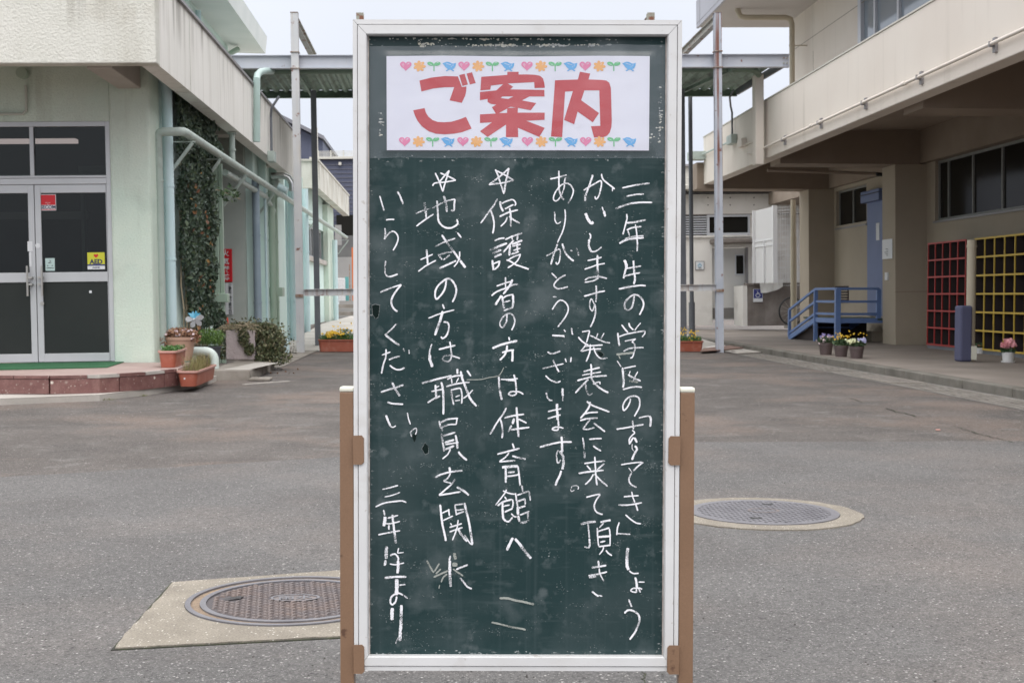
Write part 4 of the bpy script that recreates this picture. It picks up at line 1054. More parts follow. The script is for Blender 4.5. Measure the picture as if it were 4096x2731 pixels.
# concrete pad at the back, rising to the outbuilding, gutter strip, terrace
m = MB(); ys = [22.75, 24.5, 28, 33, 46]; zs = [.006, .03, .13, .27, .30]
vs = [(x, y + (.35 if (x < 0 and y < 23) else 0), z) for y, z in zip(ys, zs) for x in (-2.9, 5.5)]
m.add(vs, [(2*i,2*i+1,2*i+3,2*i+2) for i in range(4)]).build('concrete_path', m_conc, kind='structure')
m = MB()
for z, y in ((.045,25.2),(.145,28.4)): m.box(-2.5, 5.4, y, y+.03, z, z+.006)
m.build('expansion_joint', m_concd, kind='structure')
TX = 5.53
terr = MB().box(TX+.16, 9.6, 5, 34, -.05, .10).build('terrace', m_terr, kind='structure')
terr['label'] = 'raised concrete terrace under the balcony'
LOC[terr.name] = (0,0,0); FRM[terr.name] = 'g'
y = 5.0; i = 0
while y < 31:
    MB().box(TX + random.uniform(0,.006), TX+.158, y+.003, y+1.195, -.05, .099+random.uniform(-.002,.002)).build('kerb_stone', m_kerb, terr, bevel=.012); y += 1.2
sheet('gutter_strip', [(TX-.52,5),(TX,5),(TX,24),(TX-.52,24)], .004, PM('gutter_concrete', (.17,.16,.145,1), (.22,.205,.19,1), sc=3, rough=.9, bump=.3, bsc=80, grain=.15), kind='structure')
m = MB()
for k in range(5): m.box(TX-.47+k*.085, TX-.455+k*.085, 5, 22.3, .0045, .012)
m.build('gutter_ridge', m_concd, kind='structure')
grt = thing('drain_grating', 'small slotted concrete drain cover set in the gutter beside the kerb', 'drain cover', (5.25,14.7,.005))
MB().box(5.05, 5.46, 14.2, 15.4, .005, .016).build('slab', m_concd, grt)
m = MB()
for k in range(11): m.box(5.09, 5.42, 14.28+k*.1, 14.31+k*.1, .0161, .0165)
m.build('slot', m_irond, grt)

# entrance step at the left with its kerb apron
KF = [(-9.5,11.45), (-5,11.55), (-3.85,11.70), (-3.1,12.14), (-2.8,12.86), (-2.50,13.90), (-2.50,14.9), (-3.3,15.2), (-9.5,15.2)]
ap = MB().prism(KF, -.05, .058).build('kerb_apron', m_conc, bevel=.008, kind='structure')
SP = [(0,1576),(200,1577),(400,1572),(560,1560),(712,1542)]
SP = [GP(a,b,Z=.058) for a,b in SP]; SP = [(-9.5, SP[0].y+.05)] + [(p.x,p.y) for p in SP]
step = MB().prism([(x-.012,y+.03) for x,y in SP] + [(-2.66,14.64),(-9.5,14.64)], .059, .226).build('entrance_step', m_tilet, kind='structure', label='low entrance step faced with red granite blocks')
LOC[step.name] = (0,0,0); FRM[step.name] = 'g'
def along(path, d):
    for a, b in zip(path, path[1:]):
        l = math.hypot(b[0]-a[0], b[1]-a[1])
        if d <= l: return (a[0]+(b[0]-a[0])*d/l, a[1]+(b[1]-a[1])*d/l), ((b[0]-a[0])/l,(b[1]-a[1])/l)
        d -= l
    return path[-1], ((b[0]-a[0])/l,(b[1]-a[1])/l)
tot = sum(math.hypot(b[0]-a[0], b[1]-a[1]) for a, b in zip(SP, SP[1:])); d = 0; k = 0
lens = []; 
while d < tot-.05: lens.append(min(.66, tot-d)); d += .66
off = tot - sum(lens); d = 0
def course(d0, d1, out, z0, z1, name, mat):
    S = [along(SP, d0+(d1-d0)*k/6) for k in range(7)]
    P = [(q[0]+t[1]*out, q[1]-t[0]*out) for q, t in S] + [(q[0]-t[1]*.03, q[1]+t[0]*.03) for q, t in S[::-1]]
    MB().prism(P, z0, z1).build(name, mat, step, bevel=.002)
for i, ln in enumerate(lens):
    course(d+.006, min(tot,d+ln)-.006, .012, .062, .196, 'stone', m_tilef)
    for h in (0, 1):
        course(d+ln*h/2+.003, min(tot,d+ln*(h+1)/2)-.003, .017, .202, .2285, 'tile', m_conc if 2*(len(lens)-i)-h in (3,5) else m_tilef)
    d += ln
mat_o = thing('doormat', 'long green doormat lying on the step in front of the glass doors', 'doormat', (-4.6,14.0,.227))
A = [GP(-200,1484,Z=.229), GP(428,1470,Z=.229), GP(500,1447,Z=.229), GP(-200,1458,Z=.229)]
MB().prism([(p.x,p.y) for p in A], .227, .236).build('pile', m_mat, mat_o)
# steel hatch edge and low slab right of the planters
st = MB().box(-2.62, -2.14, 15.0, 17.3, -.02, .12).build('side_step', m_concd, bevel=.01, kind='structure')
sheet('cover_slab', [(-2.45,15.1),(-2.15,15.1),(-2.0,16.6),(-2.3,16.6)], .122, m_conc, kind='structure')
pc = GP(1040,1522,Z=0)
MB().box(pc.x-.12, pc.x+.12, pc.y-.1, pc.y+.2, 0, .03).build('stone_block', m_concd, bevel=.01, kind='structure')
ln = [GP(975,1537,Z=.003), GP(1155,1524,Z=.003)]
MB().bar(ln[0], ln[1], .05, .006).build('concrete_edge_strip', m_conc, kind='structure')
sheet('side_gutter', [(-2.75,17.5),(-2.1,17.5),(-2.1,40),(-2.75,40)], .008, m_concd, kind='structure')
gr = thing('gutter_plate', 'ribbed grey plate over the gutter behind the left canopy post', 'cover plate', (-2.75,20.6,.01))
a, b, c, d = GP(1085,1392,Z=.04), GP(1190,1412,Z=.02), GP(1190,1395,Z=.02), GP(1110,1370,Z=.05)
MB().quad(a,b,c,d).build('plate', m_conc, gr)
m = MB()
for k in range(9):
    t = (k+.5)/9; p = a.lerp(b,t)+Vector((0,0,.004)); q = d.lerp(c,t)+Vector((0,0,.004)); m.bar(p, q, .02, .006)
m.build('rib', m_concd, gr)

# ================================================================ manholes
mh = thing('manhole', 'larger manhole with a studded brown rainwater cover in a square concrete collar', 'manhole', (-.465,4.114,.004))
C0 = (-.455, 4.114, 0)
hole = [(-.455+.333*math.cos(2*math.pi*k/64), 4.114+.333*math.sin(2*math.pi*k/64)) for k in range(64)]
def flat_ring(outer, hole, z, z2=None):
    lines = [[Vector((p[0],p[1],0)) for p in outer], [Vector((p[0],p[1],0)) for p in hole[::-1]]]
    tri = tessellate_polygon(lines); allp = [p for l in lines for p in l]
    m = MB().add([(p.x,p.y,z) for p in allp], [tuple(t) for t in tri])
    n = len(outer); m.add([(p[0],p[1],z) for p in outer]+[(p[0],p[1],0) for p in outer], [(i,(i+1)%n,n+(i+1)%n,n+i) for i in range(n)]); return m
sq = wavy((-.877,3.575),(.03,3.72),24,.004,7) + wavy((.03,3.72),(.04,4.67),4,0,8)[1:] + wavy((.04,4.67),(-.886,4.394),24,.003,9)[1:] + [(-.884+random.uniform(-.004,.004),4.394-.82*k/16) for k in range(1,16)]
o = flat_ring(sq, hole, .010).build('collar', m_collar, mh)
sq2 = [(x*1.0+( -.012 if x < -.4 else .0), y-(.014 if y < 3.8 else -.006)) for x, y in sq]
flat_ring([(-.887,3.565),(.05,3.710),(.05,4.68),(-.893,4.399)], hole, .0065).build('joint', m_gap, mh)
MB().ring(C0, .315, .332, 0, .0145, 72).build('outer_ring', m_iron2, mh, smooth=True)
MB().ring(C0, .287, .3148, 0, .0085, 72).build('dirt_groove', m_dirt, mh)
MB().ring(C0, .268, .2868, 0, .0135, 72).build('cover_rim', m_iron2, mh, smooth=True)
MB().disc(C0, .268, 64, .0085).build('cover_plate', m_irond, mh)
m = MB(); rot = math.radians(-38); p_ = .024
ovc = (-.450, 4.135)
for i in range(-13, 14):
    for j in range(-13, 14):
        x = i*p_*math.cos(rot)-j*p_*math.sin(rot); y = i*p_*math.sin(rot)+j*p_*math.cos(rot)
        if x*x+y*y > .252**2: continue
        X, Y = C0[0]+x, C0[1]+y
        if ((X-ovc[0])/.085)**2+((Y-ovc[1])/.052)**2 < 1 or (abs(X+.655)<.032 and abs(Y-4.135)<.03): continue
        def R(a, b): return (X+a*math.cos(rot)-b*math.sin(rot), Y+a*math.sin(rot)+b*math.cos(rot))
        s1, s2 = (.0095,.0052) if (i+j) % 2 else (.0052,.0095)
        q = [R(-s1,-s2),R(s1,-s2),R(s1,s2),R(-s1,s2)]; r = [R(-s1*.7,-s2*.6),R(s1*.7,-s2*.6),R(s1*.7,s2*.6),R(-s1*.7,s2*.6)]
        m.add([(a,b,.0086) for a,b in q]+[(a,b,.0142) for a,b in r], [(4,5,6,7),(0,1,5,4),(1,2,6,5),(2,3,7,6),(3,0,4,7)])
m.build('stud', m_iron, mh, kind='stuff')
def oval(cx, cy, rx, ry, z, n=40): return [(cx+rx*math.cos(2*math.pi*k/n), cy+ry*math.sin(2*math.pi*k/n), z) for k in range(n)]
o1, o2 = oval(*ovc,.078,.046,.0135), oval(*ovc,.070,.039,.0135)
n = 40; MB().add(o1+o2, [(i,(i+1)%n,n+(i+1)%n,n+i) for i in range(n)]).build('oval_ring', m_iron2, mh)
MB().add(oval(*ovc,.070,.039,.0105), [tuple(range(n))]).build('oval_plate', m_iron, mh)
text('raised_lettering', '雨水', .055, m_iron2, mh, Matrix.Translation((ovc[0],ovc[1],.0125)) @ Matrix.Rotation(.12, 4, 'Z'), bold=.001)
MB().add([(-.675,4.115,.0146),(-.635,4.150,.0146),(-.610,4.150,.0146),(-.625,4.128,.0146),(-.665,4.110,.0146)], [(0,1,2,3,4)][:1]).build('lifting_slot', m_black, mh)

mr_ = thing('manhole', 'smaller manhole with a grey waffle patterned cover in a round pale collar', 'manhole', (1.455,5.70,.004))
C1 = (1.455, 5.70, 0)
rr = random.Random(4); out = [(1.45+(.432+rr.uniform(-.006,.006))*math.cos(2*math.pi*k/72), 5.692+(.430+rr.uniform(-.006,.006))*math.sin(2*math.pi*k/72)) for k in range(72)]
flat_ring(out, [(C1[0]+.333*math.cos(2*math.pi*k/64), C1[1]+.333*math.sin(2*math.pi*k/64)) for k in range(64)], .010).build('collar', m_collar, mr_)
MB().ring(C1, .292, .331, 0, .0135, 72).build('cover_rim', m_iron2, mr_, smooth=True)
MB().disc(C1, .293, 64, .0085).build('cover_plate', m_irond, mr_)
m = MB(); rot = math.radians(42)
for i in range(-9, 10):
    for j in (0, 1):
        u = i*.030; l = math.sqrt(max(0, .2925**2-u*u)); a = rot+j*math.pi/2; w = .0155 if j else .0115
        P = Vector((C1[0]-u*math.sin(a), C1[1]+u*math.cos(a), .0108-j*.0004)); D = Vector((math.cos(a), math.sin(a), 0))*l
        m.bar(P-D, P+D, w, .0044)
m.build('rib_lattice', m_iron2, mr_, kind='stuff')
c1 = (1.462, 5.725); o1, o2 = oval(*c1,.072,.060,.0138), oval(*c1,.060,.049,.0138)
MB().add(o1+o2, [(i,(i+1)%n,n+(i+1)%n,n+i) for i in range(n)]).build('oval_ring', m_iron, mr_)
m = MB(); m.box(1.355,1.405,5.515,5.545,.0130,.0139); m.box(1.50,1.55,5.88,5.91,.0130,.0139); m.build('lifting_slot', m_black, mr_)

def crack(pix, w, seed):
    r = random.Random(seed); P = [GP(a,b,Z=0) for a, b in pix]; m = MB(); Q = []
    for a, b in zip(P, P[1:]):
        for k in range(8): q = a.lerp(b, k/8); Q.append((q.x+r.gauss(0,.006), q.y+r.gauss(0,.012)))
    n = len(Q); vs = []
    for i, q in enumerate(Q):
        t = (Q[min(i+1,n-1)][0]-Q[max(i-1,0)][0], Q[min(i+1,n-1)][1]-Q[max(i-1,0)][1]); l = math.hypot(*t) or 1; ww = w*r.uniform(.3,1.2)
        vs += [(q[0]-t[1]/l*ww, q[1]+t[0]/l*ww, .0052), (q[0]+t[1]/l*ww, q[1]-t[0]/l*ww, .0052)]
    m.add(vs, [(2*i,2*i+1,2*i+3,2*i+2) for i in range(n-1)]); m.build('crack', m_gap, kind='structure')
crack([(2552,2650),(2566,2690),(2580,2735),(2600,2800)], .0022, 1)
Z6 = lambda L_: [(3300+a/2.955, 1400+b/2.955) for a, b in L_]
crack(Z6([(280,570),(360,590),(455,625)]), .006, 2); crack(Z6([(735,695),(830,730),(985,758),(1100,800)]), .009, 3)
crack(Z6([(1530,905),(1680,950),(1830,1000),(2090,1060),(2280,1112)]), .006, 4)
# ================================================================ left building (plumb frame 'b')
lb = thing('school_building', 'pale mint green school building with stained cream eaves and ivy on its side wall', 'building', (-3.2,14.65,0), 'b')
YD = 14.65
XP = BP(610,1060,Y=YD).x                      # right corner of the front pier
XD1 = BP(449,1090,Y=YD).x                     # right edge of the door frame
ZT = BP(420,484,Y=YD).z                       # top of the transom window
ZB = BP(300,1446,Y=YD).z
ZC = 3.80
MB().box(XD1, XP, YD, YD+.55, -.25, ZC).build('pier', m_mint, lb, bevel=.03)
MB().box(-9.5, XD1, YD+.02, YD+.22, ZT, ZC).build('wall', m_mint, lb)
MB().box(XP-.35, XP-.01, YD+.55, 18.6, -.25, ZC).build('wall', m_mint2, lb)
MB().box(-3.9, XP-.37, 18.4, 18.6, -.25, ZC).build('wall', m_mint2, lb)
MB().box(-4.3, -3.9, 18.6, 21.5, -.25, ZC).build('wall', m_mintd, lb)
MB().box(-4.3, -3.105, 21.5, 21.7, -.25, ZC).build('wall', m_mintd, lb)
# long side wall with pilasters, slit windows and a band of windows
XS = -3.12
MB().box(XS-.3, XS, 21.7, 22.05, -.25, ZC).build('wall', m_mint2, lb)
MB().box(XS-.3, XS, 22.75, 30.2, -.25, ZC).build('wall', m_mint2, lb)
MB().box(XS-.3, XS, 22.05, 22.75, -.25, 1.30).build('wall', m_mint2, lb)
MB().box(XS-.3, XS, 22.05, 22.75, 2.75, ZC).build('wall', m_mint2, lb)
MB().box(XS-.3, XS, 30.2, 37.2, -.25, 1.95).build('wall', m_mint2, lb)
MB().box(XS-.3, XS, 30.2, 37.2, 2.80, ZC).build('wall', m_mint2, lb)
MB().box(XS-.3, XS, 37.2, 39.0, -.25, ZC).build('wall', m_mint2, lb)
for a, b, mm in ((21.7,21.98,m_mint2),(23.3,23.5,m_mint2),(24.9,26.0,m_mint2),(27.6,27.9,m_mint2),(36.4,38.4,m_mint)):
    MB().box(XS-.002, XS+.14, a, b, -.25, 3.55).build('pilaster', mm, lb, bevel=.01)
MB().box(XS, XS+.10, 30.2, 36.4, 1.86, 1.98).build('window_sill', m_conc, lb, bevel=.01)
MB().box(XS, XS+.06, 22.0, 22.8, 1.26, 1.31).build('window_sill', m_coping, lb)
for a, b in ((22.05,22.75),(30.2,31.75),(31.8,33.4),(33.45,35.0),(35.05,36.4)):
    z0, z1 = (1.31,2.75) if a < 23 else (1.99,2.79)
    f = MB()
    for q in ((a+.005,a+.05,z0,z1),(b-.05,b-.005,z0,z1),((a+b)/2-.02,(a+b)/2+.02,z0,z1)): f.box(XS-.12, XS-.05, q[0], q[1], q[2], q[3])
    f.box(XS-.118, XS-.052, a+.05, b-.05, z0, z0+.05); f.box(XS-.118, XS-.052, a+.05, b-.05, z1-.05, z1)
    fo = f.build('window_frame', m_alu2, lb); MB().box(XS-.09, XS-.085, a+.04, b-.04, z0+.04, z1-.04).build('pane', m_glasso, fo)
MB().box(XS-.002, XS+.04, 28.0, 39.0, -.25, .30).build('plinth', m_concd, lb)
# eaves: fascia round the flat roof, ceiling behind it, corner bracket
XF = BP(625,253,Y=13.2).x; ZF0 = BP(625,253,Y=13.2).z; ZF1 = BP(1164,518,X=XF).z; YE = BP(1185,640,X=XF).y
MB().box(-9.5, XF, 13.2, 13.38, ZF0, ZF1).build('fascia', m_fascia, lb, bevel=.012)
SJ = BP(762,300,X=XF).y
MB().box(XF-.18, XF-.001, 13.382, SJ-.012, ZF0, ZF1).build('fascia', m_fasc2, lb)
MB().box(XF-.18, XF, SJ+.012, YE, ZF0, ZF1).build('fascia', m_fasc2, lb)
MB().box(XF-.17, XF-.03, SJ-.011, SJ+.011, ZF0+.01, ZF1).build('expansion_joint', m_gap, lb)
MB().box(XF-.24, XF+.03, 13.17, YE+.02, ZF1+.002, ZF1+.035).build('coping', m_coping, lb)
MB().box(-9.5, XF-.25, 13.17, 13.42, ZF1+.002, ZF1+.035).build('coping', m_coping, lb)
MB().box(-9.5, XF-.185, 13.385, YE, ZC+.002, ZC+.15).build('ceiling', m_soffit, lb)
q0, q1 = BP(470,355,Y=YD).x, BP(563,355,Y=YD).x
MB().box(q0, q1, 13.383, YD-.002, BP(520,355,Y=YD).z, ZC).build('bracket_beam', m_soffit, lb, bevel=.01)
MB().box(-9.5, XF-.3, 13.5, YE-.1, ZC+.3, ZC+.34).build('roof', m_concd, lb)
MB().box(XF-.5, XF-.19, 18.9, 19.3, 3.32, ZC).build('bracket_beam', m_soffit, lb)
MB().box(-3.9, XF-.185, 23.4, 23.8, 3.32, ZC).build('bracket_beam', m_soffit, lb)
# upper storey set back, with its own eaves
XU = -5.05
MB().box(-12, XU, 18, 32.7, ZC+.35, 7.25).build('upper_wall', m_mint2, lb)
XE = BP(1062,216,Y=33.6).x; ZE = BP(1062,216,Y=33.6).z
MB().prism([(-12,7.55),(XU,7.0+.2),(XE,ZE),(XE+.05,ZE+.43),(-12,ZE+.75)], 15, 33.6, 'Y').build('upper_eaves', PM('pale_eaves', (.60,.64,.625,1), (.66,.69,.675,1), sc=1, rough=.8), lb)
up = [BP(a,c,X=XU+.09) for a, c in ((795,60),(795,0))]
MB().tube([(XU+.08,up[0].y,4.3),(XU+.08,up[0].y,7.1)], .06).build('drain_pipe', m_pipeb, lb, smooth=True)
MB().tube([(XU+.08,32.2,5.2),(XU+.08,32.2,6.9),(XU+.25,32.6,7.1)], .07).build('drain_pipe', m_pipeg, lb, smooth=True)
# ---- glazed entrance
zt1 = BP(420,700,Y=YD).z; zt0 = BP(420,735,Y=YD).z; zm1, zm0 = BP(300,1088,Y=YD).z, BP(300,1127,Y=YD).z; zb1 = BP(300,1413,Y=YD).z
yf0, yf1 = YD+.03, YD+.10
f = MB(); XL = -6.5
f.box(XD1-.05, XD1, yf0, yf1, ZB, ZT-.001); f.box(XL, XD1-.05, yf0, yf1, ZT-.055, ZT-.001); f.box(XL, XD1-.05, yf0-.004, yf1, zt0, zt1-.03)
f.box(XL, XD1-.05, yf0, yf1, zt1-.026, zt1)
f.box(XL, XD1, yf0-.03, yf1, ZB-.12, ZB-.006)
xm = BP(123,600,Y=YD).x; f.box(xm-.022, xm+.022, yf0, yf1, zt1, ZT-.055)
fr = f.build('door_frame', m_alu2, lb, bevel=.003)
MB().box(XL, XD1-.05, yf0+.03, yf0+.036, zt1, ZT-.05).build('pane', m_glassd, fr)
MB().box(XL, XD1-.05, yf0+.05, yf0+.056, zt1, zt1+.02).build('rail', m_coping, fr)
xc = BP(140,1085,Y=YD).x; xg0 = BP(165.6,1085,Y=YD).x; xg1 = BP(426,1085,Y=YD).x
def leaf(xa, xb, ga, gb, side):
    d = MB(); ya, yb = yf0+.008, yf0+.048
    d.box(xa, ga, ya, yb, ZB, zt0-.004); d.box(gb, xb, ya, yb, ZB, zt0-.004)
    d.box(ga, gb, ya, yb, ZB, zb1); d.box(ga, gb, ya, yb, zm0, zm1); d.box(ga, gb, ya, yb, BP(300,770,Y=YD).z, zt0-.004)
    o = d.build('door', m_alu2, lb, bevel=.003)
    MB().box(ga, gb, ya+.015, ya+.021, zm1, BP(300,770,Y=YD).z).build('pane', m_glassd, o)
    MB().box(ga, gb, ya+.015, ya+.025, zb1, zm0).build('lower_panel', m_panel, o)
    hx = (xa+.075) if side > 0 else (xb-.075)
    h = MB().tube([(hx,ya-.06,BP(160,1184,Y=YD).z),(hx,ya-.06,BP(160,1063,Y=YD).z)], .012, 10)
    for zz in (BP(150,1110,Y=YD).z, BP(150,1137,Y=YD).z): h.box(hx-.05 if side > 0 else hx, hx if side > 0 else hx+.05, ya-.066, ya-.001, zz-.01, zz+.01)
    h.build('handle', m_steel, o, smooth=False)
    return o, ya
d1, ya = leaf(xc+.004, XD1-.054, xg0, xg1, 1)
d2, _ = leaf(2*xc-XD1+.054, xc-.004, 2*xc-xg1, 2*xc-xg0, -1)
MB().tube([(xc+.06,ya-.012,BP(155,1214,Y=YD).z),(xc+.06,ya,BP(155,1214,Y=YD).z)], .022, 14).build('lock', m_steel, d1)
MB().box(xc-.085, xc-.03, ya-.003, ya-.001, BP(120,1005,Y=YD).z, BP(120,965,Y=YD).z).build('label_plate', m_sticker_w, d2)
MB().box(xc-.07, xc-.045, ya-.003, ya-.001, BP(120,1066,Y=YD).z, BP(120,1008,Y=YD).z).build('label_strip', m_sticker_w, d2)
cc = BP(147,982,Y=YD-.0); MB().tube([(cc.x,ya-.003,cc.z),(cc.x,ya-.0005,cc.z)], .028, 20).build('round_sticker', m_sticker_w, d1)
XS_ = 2*xc-XD1+.05
MB().box(XL, XS_-.002, yf0+.02, yf0+.026, ZB, zt0-.004).build('side_pane', m_glassd, fr)
MB().box(XL, XL+.06, yf0+.001, yf1-.001, ZB+.001, zt0-.006).box(XL+.06, XS_-.003, yf0+.001, yf0+.05, zm0, zm1).build('side_rail', m_alu2, fr)
MB().box(-9.5, XL-.001, YD+.02, YD+.22, -.25, ZT-.001).build('wall', m_mint, lb)
# dim lobby behind the glass
r = MB().box(-9.5, XD1+.3, 18.5, 18.6, 0, 3.4).box(XD1-.02, XD1+.1, YD+.25, 18.5, 0, 3.4).box(-9.5, XD1+.3, YD+.25, 18.5, -.05, .22).box(-9.5, XD1+.3, YD+.25, 18.6, 3.4, 3.5).box(-9.6,-9.5,YD,18.6,0,3.5)
r.build('lobby', m_dark, lb)
lp = MB().box(-5.9, -4.55, 16.9, 17.05, 2.98, 3.03).box(-8.5,-6.2,16.9,17.05,2.98,3.03).build('lobby_lamp', m_pinky, lb)
m = MB(); m.box(-4.50,-4.46,16.9,17.0,.2,2.6); m.box(-4.52,-3.6,16.9,17.0,2.6,2.68); m.box(-4.0,-3.96,17.5,17.55,.2,2.6); m.box(-4.48,-3.7,17.2,17.3,1.52,1.57); m.box(-6.1,-5.2,17.4,17.8,.2,1.3); m.box(-5.6,-5.56,16.8,16.9,.2,3.0); m.box(-9,-4.6,17.6,17.7,2.05,2.15)
m.build('lobby_furniture', PM('lobby_grey', (.32,.34,.33,1), rough=.6), lb)
# wall lamp and conduit over the door
c = BP(93,295,Y=YD-.03); MB().tube([(c.x,YD-.01,c.z),(c.x,YD-.10,c.z)], .06, 14).build('wall_lamp', m_pipeg, lb, smooth=True)
c1 = BP(100,340,Y=YD-.03); c2 = BP(100,455,Y=YD-.03)
MB().tube([(c1.x,YD,c1.z),(c1.x,YD,c2.z+.04),(c1.x-.04,YD,c2.z),(-6.5,YD,c2.z)], .016, 8).build('conduit', PM('pale_conduit', (.50,.52,.46,1), rough=.6), lb)
# ---- drain pipes at the corner and the long sloping pipe on brackets
def pipe(pts, r, mat, clamps=(), lab=None):
    o = MB().tube(pts, r, 14).build('drain_pipe', mat, lb, smooth=True)
    for p, rr_ in clamps: MB().tube([(p[0],p[1],p[2]-.012),(p[0],p[1],p[2]+.012)], rr_, 14).build('pipe_clamp', mat, o)
    if lab: o['label'] = lab
    return o
b1 = BP(678,900,Y=15.25); b0 = BP(643,900,Y=15.0)
ztop = BP(625,300,Y=15.25).z
pipe([(b1.x,15.25,.02),(b1.x,15.25,ztop-.12),(b1.x-.05,15.2,ztop),(b1.x-.22,14.9,ztop+.22)], .062, m_pipeb, [((b1.x,15.25,BP(678,745,Y=15.25).z),.068),((b1.x,15.25,BP(678,1038,Y=15.25).z),.068)])
za = BP(640,540,Y=15.0).z; zp = BP(700,527,Y=15.0).z
x2 = BP(736,527,Y=15.0).x
pe = BP(1385,893,X=x2+.02)
pipe([(b0.x-.01,15.0,.2),(b0.x-.01,15.0,zp-.05),(b0.x+.015,15.0,zp-.012),(b0.x+.06,15.0,zp),(x2-.05,15.0,zp),(x2-.012,15.02,zp),(x2,15.1,zp),(x2+.02,pe.y,zp-.02)], .05, m_pipegr, [((b0.x-.01,15.0,zp-.55),.055)])
for px_, py_ in ((770,545),(880,610),(982,685),(1095,760),(1262,845),(1392,893)):
    q = BP(px_,py_,X=x2+.03)
    k = MB().bar((x2+.06,q.y,zp-.075), (XP,q.y,zp-.075), .04, .012).bar((x2+.03,q.y,zp-.085), (XP+.01,q.y,zp-.52), .035, .035).bar((XP+.006,q.y,zp-.05),(XP+.006,q.y,zp-.56),.035,.01)
    k.build('pipe_bracket', m_pipegr, lb)
y3 = BP(900,650,X=x2-.1).y
pipe([(x2-.1,y3,zp-.13),(x2-.1,BP(1060,760,X=x2-.1).y,zp-.14),(x2-.12,24.0,zp-.3),(XS+.1,24.0,zp-.6)], .045, m_pipegr)
pipe([(x2-.02,BP(930,650,X=x2-.02).y,zp),(x2-.02,BP(930,650,X=x2-.02).y,zp+.42)], .04, m_pipegr, [((x2-.02,BP(930,650,X=x2-.02).y,zp+.43),.065),((x2-.02,BP(930,650,X=x2-.02).y,zp+.2),.055)])
q = BP(1140,720,X=-3.0)
yy_ = 24.2; e_ = [BP(a_,b_,Y=yy_) for a_, b_ in ((1085,705),(1130,702),(1155,712),(1168,735),(1170,765))]
pipe(e_, .062, PM('polished_duct', (.62,.62,.62,1), rough=.25, metal=.8))
e_ = [BP(a_,b_,Y=24.4) for a_, b_ in ((1098,700),(1098,790))]; pipe(e_, .08, m_pipegr, [(e_[0].lerp(e_[1],.3),.10),(e_[0].lerp(e_[1],.6),.10)])
e_ = [BP(a_,b_,Y=23.4) for a_, b_ in ((1112,745),(1150,765))]; pipe(e_, .06, m_pipeb)
def vp(px, d, z0, z1, mat, x, ztop_bend=True, boot=False):
    q = BP(px,1100,X=x); o = pipe([(x,q.y,z0),(x,q.y,z1)], d/2, mat, [((x,q.y,.9),d/2+.008),((x,q.y,2.0),d/2+.008)])
    return q.y
vp(1029,.125,0,2.9,PM('slate_blue_pipe',(.25,.32,.38,1),(.29,.36,.42,1),sc=3,rough=.45),XS+.2)
vp(1091,.12,0,2.9,m_pipeg,XS+.2); vp(1109,.06,0,2.9,m_pipeg,XS+.2); vp(1066,.05,0,2.9,m_pipeb,XS+.2)
vp(1171,.145,-.1,3.4,m_pipeb,XS+.25); vp(1150,.05,-.1,3.4,m_pipeb,XS+.15); vp(1226,.14,-.1,3.4,m_pipeb,XS+.22); vp(1341,.15,0,2.6,m_pipeb,XS+.25)
q = BP(1098,1180,X=XS+.2); MB().box(XS+.1, XS+.36, q.y-.15, q.y+.2, 1.0, 1.16).build('pipe_cover', m_pipeg, lb, bevel=.01)
# green double post by the ivy with its collar box
q = BP(877,1150,Y=18.9)
MB().box(q.x-.075, q.x+.012, 18.85, 18.94, 0, 2.9).build('post', m_pipeg, lb, bevel=.01)
MB().box(q.x+.02, q.x+.075, 18.88, 18.94, 0, 2.9).build('post', m_pipeg, lb, bevel=.008)
MB().box(q.x-.10, q.x+.13, 18.8, 19.0, BP(880,1210,Y=18.8).z, BP(880,1174,Y=18.8).z).build('pipe_cover', m_pipeg, lb, bevel=.01)
# green canopy downpipe fixed to the fascia, dark hose and boxes
m_seag = PM('sea_green_pipe',(.36,.47,.44,1),(.40,.52,.49,1),sc=2,rough=.5)
P_ = [BP(1027,568,Y=20.0),BP(1027,318,Y=20.0),BP(1030,300,Y=20.2),BP(1042,288,Y=20.9),BP(1062,285,Y=22.2),BP(1090,285,Y=22.75)]
MB().tube(P_, [.052,.052,.053,.054,.057,.058], 12).build('canopy_drain', m_seag, lb, smooth=True)
q2 = BP(1085,500,X=XF+.06)
MB().tube([(XF+.2,q2.y,BP(1088,392,X=XF+.06).z),(XF+.07,q2.y,BP(1082,430,X=XF+.06).z),(XF+.05,q2.y+.05,BP(1089,470,X=XF+.06).z),(XF+.05,q2.y+.05,BP(1085,605,X=XF+.06).z)], .022, 8).build('cable_conduit', m_postd, lb)
z_ = BP(1085,605,X=XF+.06).z; MB().box(XF+.001, XF+.11, q2.y-.12, q2.y+.18, z_-.17, z_).build('junction_box', m_pipegr, lb, bevel=.006)
# ---- farther wing
wg = thing('school_building', 'farther cream topped wing of the mint building beyond the left canopy posts', 'building', (-2.9,31,0), 'b')
XW2 = BP(1272,645,Y=31.1).x; zw1 = BP(1272,645,Y=31.1).z; zw0 = BP(1270,752,Y=31.1).z
MB().box(-6, XW2, 31.1, 31.25, zw0, zw1).build('fascia', m_fascia, wg)
MB().box(XW2-.2, XW2-.001, 31.252, BP(1396,800,X=XW2).y, zw0, zw1).build('fascia', m_fascia, wg)
MB().box(-6, XW2+.02, 31.05, BP(1396,800,X=XW2).y, zw1+.002, zw1+.05).build('coping', m_far, wg)
MB().box(-6, XW2-.21, 31.26, 42, zw0+.25, zw0+.35).build('ceiling', m_soffit, wg)

